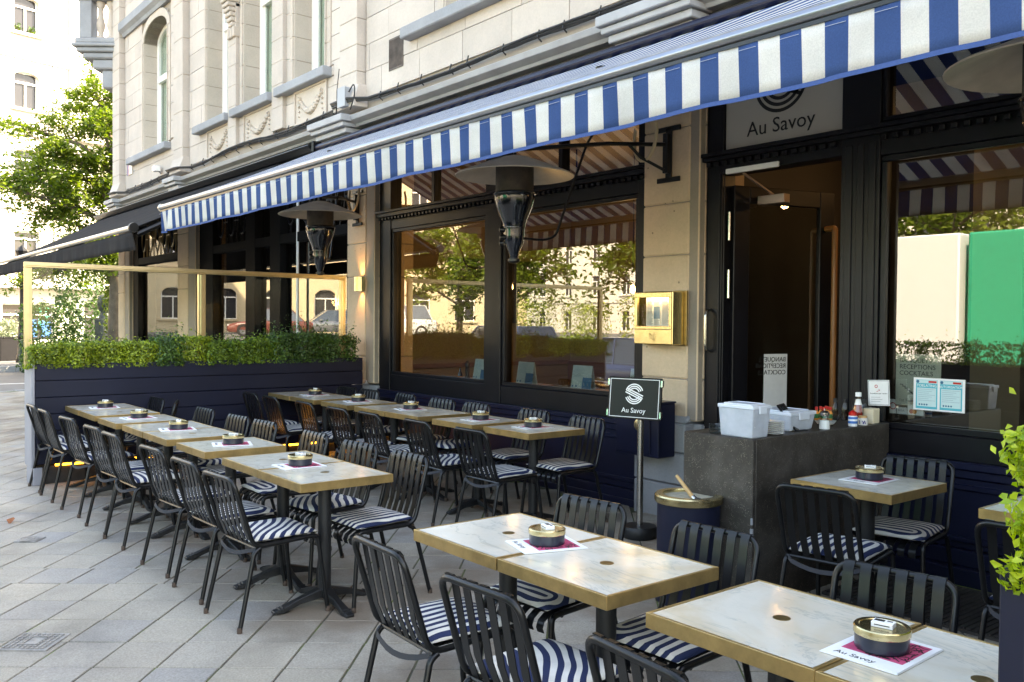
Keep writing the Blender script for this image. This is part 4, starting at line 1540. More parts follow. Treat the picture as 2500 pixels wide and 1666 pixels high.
# planter with lime shrubs at the right edge
rp = thing('edge_planter', 'navy planter box with lime green shrub cut off at the right edge', 'planter', (-.56, 3.4, 0))
def Q_(mb, name, m, **kw):
    o = mb.obj(name, m, None, **kw)
    o.parent = rp
    o.matrix_parent_inverse = Matrix.Translation((.56, -3.4, 0))
    return o
for xa in (-.735, -.45):
    Q_(MB().box(xa, xa + .05, 1.80, 1.85, -.01, 1.165), 'corner_post', M['navy'], bevel=.004)
    Q_(MB().box(xa, xa + .05, 5.0, 5.05, .04, 1.165), 'corner_post', M['navy'], bevel=.004)
for k in range(6):
    Q_(MB().box(-.684, -.451, 1.815, 1.84, .12 + .17 * k, .286 + .17 * k), 'board', M['navy'], bevel=.004)
    Q_(MB().box(-.725, -.70, 1.851, 4.999, .12 + .17 * k, .286 + .17 * k), 'board', M['navy'], bevel=.004)
    Q_(MB().box(-.435, -.41, 1.851, 4.999, .12 + .17 * k, .286 + .17 * k), 'board', M['navy'], bevel=.004)
Q_(MB().box(-.736, -.399, 1.799, 1.851, 1.143, 1.172), 'cap', M['navy'], bevel=.004)
Q_(MB().box(-.699, -.436, 1.86, 4.99, .9, 1.11), 'soil', M['soil'])
shrub(-.545, 1.99, 1.12, .165, .20, .33, M['leaf_new'], 20000, .023, 'lime green leafy shrub in the planter at the right edge', None, 71, .014, stems=9)
ORD_ = ['first', 'second', 'third', 'fourth', 'fifth', 'sixth', 'seventh', 'eighth', 'ninth', 'tenth']
for k, yy in enumerate((2.4, 2.8, 3.25, 3.7, 4.2, 4.7)):
    shrub(-.565, yy, 1.11, .15, .24, .38, M['leaf_new'], 900, .042, 'lime green shrub in the edge planter, %s one behind the front shrub' % ORD_[k], 'lime shrubs beyond the right edge', 80 + k, .03, stems=4)

# ================================================================ TABLES AND CHAIRS
TW = .57
def make_table():
    t = thing('bistro_table', 'x', 'table', (0, 0, 0), 0, 'square marble bistro tables on the terrace')
    h = TW / 2
    MB().box(-h + .013, h - .013, -h + .013, h - .013, .735, .762).obj('marble_top', M['marble'], t, bevel=.002)
    e = MB()
    for a in range(4):
        T = Matrix.Rotation(a * math.pi / 2, 4, 'Z')
        e.add([(-h, -h, .716), (h, -h, .716), (h - .013, -h + .013, .716), (-h + .013, -h + .013, .716),
               (-h, -h, .763), (h, -h, .763), (h - .013, -h + .013, .763), (-h + .013, -h + .013, .763)],
              [(0, 1, 5, 4), (1, 2, 6, 5), (2, 3, 7, 6), (3, 0, 4, 7), (4, 5, 6, 7), (3, 2, 1, 0)], 0, T)
    e.obj('brass_edge', M['brass'], t, bevel=.0015)
    MB().lathe([(0, 0), (.026, 0), (.026, .0012), (0, .0012)], 20, 0, (0, 0, .762)).obj('brass_disc', M['brass_dark'], t)
    c = MB()
    c.lathe([(.0, .06), (.038, .06), (.038, .70), (.0, .70)], 20)
    c.box(-.16, .16, -.16, .16, .700, .734)
    c.obj('column', M['iron'], t, smooth=40)
    for a in range(4):
        T = Matrix.Rotation(a * math.pi / 2, 4, 'Z')
        f = MB()
        f.add([(.0, -.036, .05), (.0, .036, .05), (.0, .036, .105), (.0, -.036, .105),
               (.16, -.024, .030), (.16, .024, .030), (.16, .020, .062), (.16, -.020, .062),
               (.255, -.030, .0), (.255, .030, .0), (.255, .026, .030), (.255, -.026, .030),
               (.315, -.026, .0), (.315, .026, .0), (.315, .022, .016), (.315, -.022, .016)],
              [(i * 4 + j, i * 4 + (j + 1) % 4, i * 4 + 4 + (j + 1) % 4, i * 4 + 4 + j) for i in range(3) for j in range(4)] + [(12, 13, 14, 15), (3, 2, 1, 0)], 0, T)
        for k in range(3):
            f.box(.258 + .018 * k, .268 + .018 * k, -.028, .028, .0, .034 - .007 * k, 0, T)
        f.obj('foot', M['iron'], t, bevel=.004)
    return t
ORD = ['first', 'second', 'third', 'fourth', 'fifth', 'sixth', 'seventh', 'eighth']
TBL = []
for i, (x, y) in enumerate([(-9.355, 2.34), (-8.78, 2.34), (-8.07, 2.33), (-7.40, 2.35), (-6.825, 2.35), (-6.08, 2.36), (-5.225, 2.365), (-4.65, 2.36)]):
    TBL.append((x, y, 'marble bistro table, %s from the navy planter in the street side row' % ORD[i]))
for i, (x, y) in enumerate([(-9.33, 4.45), (-8.755, 4.45), (-8.04, 4.46), (-7.36, 4.47), (-6.785, 4.47), (-6.03, 4.49), (-5.33, 4.51)]):
    TBL.append((x, y, 'marble bistro table, %s from the navy planter in the row by the bay window' % ORD[i]))
TBL += [(-2.868, 2.295, 'left marble table of the middle foreground pair, brown stained top'),
        (-2.292, 2.295, 'right marble table of the middle foreground pair, near its tin'),
        (-1.545, 2.285, 'large looking grey veined marble table nearest the camera, left of its tin'),
        (-.968, 2.285, 'marble table in the bottom right corner beside the edge planter'),
        (-2.49, 4.45, 'single marble table beside the dark stone counter'),
        (-1.53, 4.49, 'marble table half hidden behind the lime shrub at the right')]
t0 = make_table()
for i, (x, y, lab) in enumerate(TBL):
    if i == 0:
        o = t0
        o['label'] = lab
        o.location = (x, y, gz(y))
    else:
        o = dup(t0, lab, (x, y, gz(y)))
    o.rotation_euler = (0, 0, random.uniform(-.012, .012))

def make_chair(kind):
    t = thing('slatted_chair', 'x', 'chair', (0, 0, 0), 0, 'black slatted terrace chairs with striped cushions')
    zb, yb, w = .806, -.275, .197
    fr = MB()
    pts = [(-w, .165, .438), (-w, -.165, .432), (-w, yb, zb), (w, yb, zb), (w, -.165, .432), (w, .165, .438)]
    p = [Vector(pts[0])] + [Vector(q) for q in fillet(pts, .062, 6)[1:-1]] + [Vector(pts[-1])]
    fr.tube(p, .0128, 8)
    fr.tube([(-w, -.15, .425), (w, -.15, .425)], .008, 6)
    fr.tube([(-w, .15, .425), (w, .15, .425)], .008, 6)
    fr.obj('frame', M['black'], t, smooth=50)
    for s in (-1, 1):
        q = fillet([(s * w, .155, .438), (s * w, .215, .436), (s * (w + .018), .262, .006)], .055, 6)
        l = MB().tube(q, .0128, 8)
        l.lathe([(.0138, 0), (.0148, .002), (.0138, .03)], 8, 1, (s * (w + .018), .262, 0))
        l.obj('leg', [M['black'], M['foot']], t, smooth=50)
        q = fillet([(s * w, -.13, .425), (s * (w + .002), -.165, .405), (s * (w + .018), -.262, .006)], .04, 4)
        l = MB().tube(q, .0128, 8)
        l.lathe([(.0138, 0), (.0148, .002), (.0138, .03)], 8, 1, (s * (w + .018), -.262, 0))
        l.obj('leg', [M['black'], M['foot']], t, smooth=50)
    for k in range(6):
        x = -.1475 + .059 * k
        pa = [(x, yb - .002, zb + .012), (x, yb + .010, zb + .012), (x, yb + .022, zb - .004), (x, yb + .030, zb - .035), (x, -.200, .540), (x, -.160, .44)]
        MB().strip(pa, (1, 0, 0), .037, .004).obj('back_slat', M['black'], t, smooth=50)
        pa = [(x, -.155, .437), (x, .10, .437), (x, .19, .432), (x, .225, .412), (x, .237, .385), (x, .228, .365)]
        MB().strip(pa, (1, 0, 0), .036, .004).obj('seat_slat', M['black'], t, smooth=50)
    def cush(u, v, top):
        a, b = u * 2 - 1, v * 2 - 1
        sq = max(abs(a), abs(b))
        ed = (1 - a ** 4) * (1 - b ** 4)
        x = a * .193 * (1 - .05 * (1 - b * b) * 0 + .02 * b * b)
        y = b * .193 * (1 + .02 * a * a)
        z = .030 * max(ed, 0) ** .45
        return (x, y, z if top else -z * .55)
    cu = MB()
    cu.grid(lambda u, v: cush(u, v, True), 18, 18)
    cu.grid(lambda u, v: cush(1 - u, v, False), 18, 18)
    me = cu.mesh('cushion', M['cush'][kind], 70)
    bm = bmesh.new()
    bm.from_mesh(me)
    bmesh.ops.remove_doubles(bm, verts=bm.verts, dist=.0004)
    bmesh.ops.recalc_face_normals(bm, faces=bm.faces)
    bm.to_mesh(me)
    bm.free()
    c = link('cushion', me, t, (0, .028, .462))
    sg = MB()
    path = [(-.205, -.14, .425 - .0)] + [(-.205 + .41 * k / 8, -.185 - .025 * math.sin(math.pi * k / 8), .425 - .038 * math.sin(math.pi * k / 8)) for k in range(1, 8)] + [(.205, -.14, .425)]
    sg.strip(path, (0, .25, .97), .022, .002)
    sg.obj('strap', M['strap'], t, smooth=60)
    return t
CH = [
 # x, y of the back's top, degrees, label
 (-4.71, 1.77, 3), (-5.31, 1.785, 2), (-5.95, 1.79, 4), (-6.84, 1.77, 2), (-7.35, 1.77, 4), (-8.13, 1.76, 5), (-8.92, 1.735, 1), (-9.47, 1.74, 1),
 (-4.63, 2.94, 182), (-5.23, 2.93, 186), (-5.88, 2.93, 180), (-6.77, 2.93, 184), (-7.27, 2.91, 184), (-8.03, 2.90, 183), (-8.85, 2.91, 158), (-9.36, 2.88, 182),
 (-5.28, 3.86, 1), (-5.99, 3.85, -1), (-6.72, 3.83, -2), (-7.26, 3.81, 0), (-7.95, 3.82, -2), (-8.70, 3.80, -2), (-9.22, 3.80, -1),
 (-5.22, 5.01, 180), (-5.91, 5.03, 181), (-6.70, 4.99, 182), (-7.26, 4.98, 184), (-7.97, 5.0, 178), (-8.72, 4.99, 182), (-9.16, 4.95, 184),
 (-2.90, 1.70, -2), (-2.25, 1.69, 3), (-1.54, 1.66, -5), (-2.94, 2.86, 186), (-2.23, 2.86, 183), (-1.49, 2.86, 187), (-2.43, 3.86, 8), (-2.52, 5.06, 188), (-1.44, 3.80, 2)]
CL = []
CL += ['black chair, %s from the camera in the outer row along the open paving' % ORD[i] for i in range(8)]
CL += ['black chair facing the street, %s from the camera behind the street side tables' % ORD[i] for i in range(8)]
CL += ['black chair with its back to the street, %s from the right at the window tables' % ORD[i] for i in range(7)]
CL += ['black chair against the bay window panelling, %s from the right of its row' % ORD[i] for i in range(7)]
CL += ['foreground black chair left of the other two with their backs to us', 'foreground black chair with wide blue stripes on its cushion, bottom centre',
       'black chair cut off by the bottom edge in front of the nearest table', 'black chair facing us behind the brown stained foreground table',
       'black chair facing us between the navy bin and the middle foreground pair', 'black chair facing us behind the nearest marble table',
       'black chair with its back to us at the table beside the stone counter', 'black chair against the navy panelling beyond the counter side table',
       'black chair half hidden behind the lime shrub at the right edge']
KIND = [1, 0, 0, 2, 0, 2, 2, 2, 0, 1, 2, 0, 2, 0, 2, 1, 0, 1, 2, 0, 1, 0, 2, 0, 0, 1, 2, 1, 0, 2, 0, 1, 0, 2, 0, 2, 0, 2, 1]
proto = {}
for i, ((x, y, a), lab) in enumerate(zip(CH, CL)):
    r = rad(a)
    ox, oy = x - .275 * math.sin(r), y + .275 * math.cos(r)
    k = KIND[i]
    if k not in proto:
        o = proto[k] = make_chair(k)
        o['label'] = lab
        o.location, o.rotation_euler = (ox, oy, gz(oy)), (0, 0, r)
    else:
        o = dup(proto[k], lab, (ox, oy, gz(oy)), r)
    o.rotation_euler[0] = .02 * math.cos(r)
    o.rotation_euler[1] = -.02 * math.sin(r)
    for ch in o.children:
        if ch.name.startswith('cushion'):
            ch.rotation_euler = (0, 0, random.uniform(-.06, .06))

# tins, matchboxes and menu cards on the tables
def make_tin():
    t = thing('ashtray_tin', 'x', 'tin', (0, 0, 0), 0, 'round navy tins with brass lids on the tables')
    MB().lathe([(0, .0), (.067, .0), (.070, .003), (.070, .046), (0, .046)], 32).obj('tin_body', M['navy_tin'], t, smooth=40)
    MB().lathe([(.0725, .040), (.0735, .042), (.0735, .058), (.071, .061), (.060, .0605), (.058, .0585), (.0, .0585)], 32).obj('lid', M['brass_shiny'], t, smooth=35)
    return t
def make_match():
    t = thing('matchbox', 'x', 'matchbox', (0, 0, 0), 0, 'white matchboxes on the tin lids')
    MB().box(-.028, .028, -.018, .018, 0, .014).obj('box', M['whiteprint'], t, bevel=.001)
    p = MB()
    p.box(-.024, .002, -.004, .013, .014, .0144)
    p.box(.008, .022, .004, .012, .014, .0144)
    p.box(-.02, .02, -.0184, -.018, .006, .0085)
    p.obj('print', M['blackprint'], t)
    return t
def make_card():
    t = thing('menu_card', 'x', 'menu card', (0, 0, 0), 0, 'white folded menu cards under the tins')
    s = MB()
    w, d = .107, .132
    for k in range(3):
        s.box(-w + .002 * k, w - .001 * k, -d + .002 * k, d - .001 * k, .0005 + .0016 * k, .0016 + .0016 * k)
    s.obj('sheets', M['paper'], t)
    im = MB()
    im.box(-.080, .088, -.066, .108, .0049, .0053)
    im.obj('picture', M['pink'], t)
    bl = MB()
    rs = random.Random(2)
    for k in range(46):
        x, y = rs.uniform(.03, .082), rs.uniform(-.055, .10)
        a = rs.uniform(0, 3)
        l = rs.uniform(.006, .016)
        bl.box(-l, l, -.0018, .0018, .0053, .0056, 0, Matrix.Translation((x, y, 0)) @ Matrix.Rotation(a, 4, 'Z'))
    for k in range(10):
        x, y = rs.uniform(-.06, .045), rs.uniform(-.062, -.045)
        bl.box(-.008, .008, -.0025, .0025, .0053, .0056, 0, Matrix.Translation((x, y, 0)) @ Matrix.Rotation(rs.uniform(0, 3), 4, 'Z'))
    bl.obj('silhouette', M['blackprint'], t)
    letters('lettering', 'Au Savoy', .030, M['blackprint'], t, Matrix.Translation((-.078, -.112, .0052)), .0002)
    return t
TIN = [(-9.256, 2.335, 'first', 'the farthest street side pair of tables'), (-8.13, 2.33, 'second', 'the third street side table from the planter'),
       (-7.12, 2.34, 'third', 'the middle street side pair of tables'), (-6.06, 2.37, 'fourth', 'the single street side table near the camera'),
       (-4.94, 2.345, 'fifth', 'the nearest street side pair of tables'), (-9.05, 4.47, '', 'the window pair beside the navy planter'),
       (-8.08, 4.475, '', 'the third window table from the planter'), (-7.10, 4.49, '', 'the middle window pair of tables'),
       (-6.01, 4.495, '', 'the second window table from the right'), (-5.35, 4.52, '', 'the rightmost window table'),
       (-2.625, 2.295, '', 'the middle foreground pair of tables'), (-1.225, 2.275, '', 'the nearest tables at bottom right'), (-2.505, 4.49, '', 'the table beside the stone counter')]
tin0, mb0, cd0 = make_tin(), make_match(), make_card()
for i, (x, y, _, where) in enumerate(TIN):
    z = gz(y) + .7635
    zc, zt = z, z + .0056
    a = random.uniform(-.25, .25)
    for src, nm, loc, rz in ((cd0, 'menu card under the tin on ' + where, (x + .005, y - .01, zc), rad(-8 + 10 * math.sin(i * 1.7)) if i != 11 else rad(2)),
                             (tin0, 'navy tin with brass lid on ' + where, (x, y, zt), a),
                             (mb0, 'white matchbox on the brass lid on ' + where, (x + .004, y, zt + .0587), rad(8 + 30 * math.sin(i * 2.3)))):
        if i == 0:
            src['label'] = nm
            src.location, src.rotation_euler = loc, (0, 0, rz)
        else:
            dup(src, nm, loc, rz)

# ================================================================ SIGN STAND, BIN, COUNTER AND ITS THINGS
zs = gz(4.86)
sg_ = thing('sign_stand', 'black framed cafe sign on a steel pole with a round black base', 'sign', (-4.515, 4.858, zs))
MB().lathe([(0, 0), (.125, 0), (.132, .01), (.132, .065), (.122, .085), (.03, .092), (0, .092)], 32).obj('base', M['iron'], sg_, smooth=35)
MB().lathe([(.024, .09), (.024, .98)], 20).obj('pole', M['steel'], sg_, smooth=40)
TP = Matrix.Translation((-.03, -.035, 1.03)) @ Matrix.Rotation(rad(17), 4, 'Z') @ Matrix.Rotation(rad(-6), 4, 'X')
pn = MB().box(-.215, .215, -.012, .012, -.155, .155, 0, TP)
po = pn.obj('panel', M['signblack'], sg_, bevel=.004)
br = MB()
for a, b, c, d in ((-.20, .20, .138, .142), (-.20, .20, -.142, -.138), (-.20, -.1955, -.138, .138), (.1955, .20, -.138, .138)):
    br.box(a, b, -.0135, -.012, c, d, 0, TP)
br.obj('border', M['whiteprint'], po)
em = MB()
s_emblem(em, .072, .0085, 0, TP @ Matrix.Translation((0, -.0135, .032)) @ Matrix.Rotation(math.pi / 2, 4, 'X'))
em.obj('emblem', M['whiteprint'], po)
letters('lettering', 'Au Savoy', .052, M['whiteprint'], po, TP @ Matrix.Translation((0, -.0128, -.107)) @ Matrix.Rotation(math.pi / 2, 4, 'X'), align='CENTER')
cl_ = MB()
for x in (-.222, .208):
    for z in (-.14, .09):
        cl_.box(x, x + .014, -.016, .016, z, z + .05, 0, TP)
cl_.obj('clip', M['steel'], sg_, bevel=.002)

zb_ = gz(4.02)
bn = thing('ashtray_bin', 'round navy bin with a wide brass rim and sand dish', 'bin', (-3.345, 4.01, zb_))
MB().lathe([(0, 0), (.178, 0), (.18, .01), (.18, .575), (0, .575)], 40).obj('bin_body', M['navy'], bn, smooth=35)
MB().lathe([(.165, .575), (.192, .575), (.196, .583), (.196, .612), (.190, .620), (.150, .620), (.148, .612), (.148, .58)], 44, cap=False).obj('rim', M['brass_shiny'], bn, smooth=35)
sd_ = MB().lathe([(0, .590), (.05, .592), (.12, .597), (.15, .603)], 30)
sd_.obj('sand', mat('grey_sand', (.40, .36, .27), .95, var=.25, vs=20., bmp=.4, bs=90.), bn, smooth=60)
bh = thing('brush', 'small wooden handled brush leaning in the bin dish', 'brush', (-3.345, 4.01, zb_ + .60))
MB().tube([(.055, -.03, .012), (.0, -.03, .06), (-.075, -.02, .115)], [.013, .012, .010], 10).obj('handle', M['woodlid'], bh, smooth=50)
MB().tube([(.055, -.03, .012), (.075, -.03, .000)], .016, 10).obj('ferrule', M['steel'], bh, smooth=50)
MB().tube([(.075, -.03, .000), (.105, -.03, -.008)], [.016, .022], 10).obj('bristles', M['tyre'], bh)

CTX0, CTX1, CTY0, CTY1, CTZ = -3.48, -2.985, 4.12, 5.59, .997
ct = thing('stone_counter', 'dark speckled stone serving counter standing against the entrance', 'counter', ((CTX0 + CTX1) / 2, 4.85, gz(4.85)))
def C_(mb, name, m, **kw):
    o = mb.obj(name, m, None, **kw)
    o.parent = ct
    o.matrix_parent_inverse = Matrix.Translation((-(CTX0 + CTX1) / 2, -4.85, -gz(4.85)))
    return o
C_(MB().box(CTX0, CTX1, CTY0, CTY0 + .03, .03, CTZ), 'front_slab', M['terrazzo'], bevel=.004)
C_(MB().box(CTX1 - .03, CTX1, CTY0 + .031, CTY1, .04, CTZ), 'side_slab', M['terrazzo'], bevel=.004)
C_(MB().box(CTX0, CTX0 + .03, CTY0 + .031, CTY1, .04, CTZ), 'side_slab', M['terrazzo'], bevel=.004)
C_(MB().box(CTX0 + .031, CTX1 - .031, CTY0 + .031, CTY1, CTZ - .03, CTZ - .001), 'top_slab', M['terrazzo'])
C_(MB().box(CTX1 - .014, CTX1 + .003, CTY0 - .003, CTY0 + .013, .42, .50).box(CTX1 - .012, CTX1 + .002, CTY0 - .002, CTY0 + .01, .52, .56), 'chipped_edge', M['bluestone'], bevel=.003)

def tub(x0, x1, y0, y1, z0, h, lid, label, name, seed):
    t = thing(name, label, 'plastic box', ((x0 + x1) / 2, (y0 + y1) / 2, z0))
    w, d = (x1 - x0) / 2, (y1 - y0) / 2
    b = MB()
    s = .9
    v = []
    for z, k in ((0, s), (h - .02, 1.)):
        v += [(-w * k, -d * k, z), (w * k, -d * k, z), (w * k, d * k, z), (-w * k, d * k, z)]
    for z, k in ((h - .02, .97), (.006, s * .96)):
        v += [(-w * k, -d * k, z), (w * k, -d * k, z), (w * k, d * k, z), (-w * k, d * k, z)]
    fs = [(3, 2, 1, 0)]
    for r in range(3):
        fs += [(r * 4 + i, r * 4 + (i + 1) % 4, r * 4 + 4 + (i + 1) % 4, r * 4 + 4 + i) for i in range(4)]
    fs.append((12, 13, 14, 15))
    b.add(v, fs)
    b.obj('tub', M['plastic'], t, bevel=.008, seg=2)
    if lid:
        l = MB()
        l.box(-w * 1.04, w * 1.04, -d * 1.04, d * 1.04, h - .022, h)
        l.box(-w * .8, w * .8, -d * .8, d * .8, h + .0005, h + .004)
        for k in (-1, 1):
            l.box(k * w * 1.05 - .006, k * w * 1.05 + .006, -d * .4, d * .4, h - .05, h - .004)
        l.obj('lid', mat('milky_lid', (.62, .66, .72), .35), t, bevel=.006, seg=2)
    rs = random.Random(seed)
    c = MB()
    for k in range(26):
        x, y, z = rs.uniform(-w * .75, w * .75), rs.uniform(-d * .75, d * .75), rs.uniform(.012, h * .38)
        T = Matrix.Translation((x, y, z)) @ Matrix.Rotation(rs.uniform(0, 6), 4, 'Z') @ Matrix.Rotation(rs.uniform(-.7, .7), 4, 'X')
        c.box(-.022, .022, -.015, .015, -.002, .002, rs.randrange(3), T)
    c.obj('sachets', [M['cream'], M['paper'], M['orange']], t)
    return t
tub(-3.24, -3.0, 4.135, 4.30, CTZ, .185, True, 'tall lidded plastic box of sachets on the counter\'s front corner', 'plastic_box', 3)
tub(-3.36, -3.07, 4.60, 4.86, CTZ, .115, True, 'low clear plastic box behind the plates on the counter', 'plastic_box', 5)
for k in range(7):
    p = MB()
    p.lathe([(0, 0), (.038, 0), (.045, .004), (.060, .0085), (.0605, .0105), (.045, .0075), (0, .006)], 32)
    o = p.obj('side_plate', M['china'], None, smooth=40, loc=(-3.068 + .001 * math.sin(k * 3), 4.432 + .0015 * math.cos(k * 2), CTZ + .0113 * k))
    tag(o, ['bottom', 'second lowest', 'third lowest', 'middle', 'third highest', 'second highest', 'top'][k] + ' white plate of the small stack on the counter', 'plate', 'white plates stacked on the counter')
for k in range(3):
    d = MB().lathe([(0, 0), (.034, 0), (.040, .018), (.038, .018), (.033, .003), (0, .003)], 20)
    tag(d.obj('glass_dish', M['glass_small'], None, smooth=40, loc=(-3.30, 4.19, CTZ + .019 * k)), ['lowest', 'middle', 'top'][k] + ' small glass dish stacked left of the lidded box', 'dish', 'small glass dishes left of the lidded box')
ho = thing('menu_holder', 'black tilted menu holder leaning on the counter beside the plates', 'holder', (-3.09, 4.72, CTZ))
T = Matrix.Translation((0, 0, .003)) @ Matrix.Rotation(rad(20), 4, 'Z') @ Matrix.Rotation(rad(-38), 4, 'Y')
MB().box(-.006, .006, -.075, .075, 0, .19, 0, T).obj('board', M['signblack'], ho, bevel=.003)
MB().box(.0065, .0075, -.055, .055, .03, .17, 0, T).obj('screen', mat('glossy_black', (.02, .02, .022), .08), ho)
MB().box(-.07, .03, -.05, .05, 0, .004).obj('foot', M['signblack'], ho)
su = thing('sugar_shaker', 'fluted glass sugar shaker with steel top on the counter', 'sugar shaker', (-3.035, 4.905, CTZ))
fl = []
n_ = 40
b = MB()
prof = [(.036, .0), (.037, .01), (.030, .06), (.026, .085)]
vv, ff = [], []
for r, z in prof:
    for j in range(n_):
        a = 2 * math.pi * j / n_
        rr = r * (1 + .035 * (j % 2))
        vv.append((rr * math.cos(a), rr * math.sin(a), z))
for i in range(len(prof) - 1):
    for j in range(n_):
        ff.append((i * n_ + j, i * n_ + (j + 1) % n_, (i + 1) * n_ + (j + 1) % n_, (i + 1) * n_ + j))
ff.append(tuple(range(n_)))
b.add(vv, ff)
b.obj('glass', M['glass_small'], su)
MB().lathe([(0, .003), (.032, .003), (.030, .04), (.0275, .055), (0, .058)], 24).obj('sugar', M['sugar'], su, smooth=50)
MB().lathe([(.028, .084), (.029, .09), (.029, .102), (.02, .112), (.006, .116), (.006, .128), (0, .128)], 24).obj('steel_top', M['steel'], su, smooth=40)
bo = thing('glass_bowl', 'clear glass bowl holding small sauce bottles on the counter', 'bowl', (-3.14, 5.085, CTZ))
MB().lathe([(0, 0), (.045, 0), (.05, .006), (.078, .04), (.088, .075), (.086, .076), (.075, .042), (.046, .010), (0, .008)], 36).obj('bowl', M['glass_small'], bo, smooth=40)
MB().lathe([(0, .010), (.05, .012), (.068, .034), (0, .036)], 24).obj('sachets', M['paper'], bo, smooth=40)
sb = None
for k, (dx, dy) in enumerate(((-.03, -.055), (.01, -.035), (-.035, 0.0), (.03, .005), (0, .03), (-.03, .055))):
    lab = ['red capped sauce bottle nearest the camera side of the glass bowl', 'red capped sauce bottle, second from the left in the glass bowl', 'red capped sauce bottle, third from the left in the glass bowl',
           'red capped sauce bottle, third from the right in the glass bowl', 'red capped sauce bottle, second from the right in the glass bowl', 'red capped sauce bottle, rightmost in the glass bowl'][k]
    loc = (-3.14 + dx, 5.085 + dy, CTZ + .037)
    if sb is None:
        sb = thing('sauce_bottle', lab, 'sauce bottle', loc, 0, 'small red capped sauce bottles in the glass bowl')
        MB().lathe([(0, 0), (.013, 0), (.0135, .003), (.0135, .045), (.006, .062), (.006, .068), (0, .068)], 16).obj('bottle', M['orange'], sb, smooth=40)
        MB().lathe([(.0139, .012), (.0139, .040)], 16, cap=False).obj('label', M['greenl'], sb, smooth=40)
        MB().lathe([(.0068, .052), (.0068, .064)], 14, cap=False).obj('neck_label', M['greenl'], sb)
        MB().lathe([(0, .064), (.0088, .064), (.0088, .084), (0, .084)], 14).obj('cap', M['red'], sb, smooth=40)
    else:
        dup(sb, lab, loc)
ob = None
for k, (x, y) in enumerate(((-3.30, 5.46), (-3.24, 5.48), (-3.20, 5.54), (-3.14, 5.55), (-3.12, 5.48))):
    lab = ['leftmost', 'second', 'middle', 'fourth', 'rightmost'][k] + ' dark capped oil bottle at the back of the counter'
    if ob is None:
        ob = thing('oil_bottle', lab, 'oil bottle', (x, y, CTZ), 0, 'oil and vinegar bottles at the back of the counter')
        MB().lathe([(0, 0), (.021, 0), (.022, .004), (.022, .075), (.017, .10), (.010, .115), (.010, .122), (0, .122)], 18).obj('bottle', M['glass_small'], ob, smooth=40)
        MB().lathe([(0, .003), (.020, .003), (.020, .070), (0, .072)], 16).obj('sauce', M['oil'], ob, smooth=40)
        MB().lathe([(0, .118), (.0125, .118), (.0125, .145), (0, .145)], 14).obj('cap', M['blackprint'], ob, smooth=40)
    else:
        dup(ob, lab, (x, y, CTZ))
kt = thing('ketchup_bottle', 'tall glass ketchup bottle with a white cap on the counter', 'ketchup bottle', (-3.09, 5.385, CTZ))
MB().lathe([(0, 0), (.031, 0), (.033, .005), (.033, .075), (.026, .115), (.016, .145), (.0145, .175), (.0145, .182), (0, .182)], 8).obj('bottle', M['glass_small'], kt)
MB().lathe([(0, .003), (.030, .004), (.031, .074), (.024, .115), (.013, .143), (0, .145)], 8).obj('sauce', M['ketchup'], kt)
MB().lathe([(.0245, .122), (.019, .137), (.0165, .150), (.0155, .158)], 16, cap=False).obj('neck_label', M['sugar'], kt, smooth=40)
MB().lathe([(0, .176), (.019, .176), (.019, .200), (.017, .203), (0, .203)], 20).obj('cap', M['whiteprint'], kt, smooth=40)
mu = thing('mustard_bottle', 'white and blue squeeze bottle with a red cap on the counter', 'squeeze bottle', (-3.025, 5.21, CTZ))
MB().lathe([(0, 0), (.026, 0), (.028, .004), (.028, .060), (.024, .068), (0, .068)], 22).obj('bottle', M['whiteprint'], mu, smooth=40)
MB().lathe([(.0284, .046), (.0284, .060)], 22, cap=False).lathe([(.0284, .018), (.0284, .034)], 22, cap=False).obj('label', mat('blue_label', (.02, .16, .5), .5), mu, smooth=40)
MB().lathe([(0, .067), (.025, .067), (.025, .086), (.016, .094), (.006, .100), (0, .104)], 14).obj('cap', M['red'], mu)
cp = thing('ceramic_pot', 'pale ceramic pot with blue strokes and wooden lid on the counter', 'pot', (-3.022, 5.325, CTZ))
MB().lathe([(0, 0), (.029, 0), (.031, .004), (.031, .046), (0, .046)], 26).obj('pot', M['china'], cp, smooth=40)
MB().lathe([(0, .0465), (.026, .0465), (.026, .060), (0, .060)], 26).obj('lid', M['woodlid'], cp, smooth=40)
st_ = MB()
for k, (a, r) in enumerate(((-1.0, .6), (-.85, -.6), (-.6, .3), (-1.7, .1))):
    T = Matrix.Rotation(a, 4, 'Z') @ Matrix.Translation((.0312, 0, .02)) @ Matrix.Rotation(r, 4, 'X')
    st_.box(0, .0006, -.0025, .0025, -.012, .012, 0, T)
st_.obj('strokes', M['signblue'], cp)
tag(MB().box(-.034, .034, -.045, .045, 0, .098).obj('napkin_block', M['cream'], None, bevel=.004, loc=(-3.045, 5.47, CTZ), rz=.05), 'upright cream napkin block at the far end of the counter', 'napkin holder')

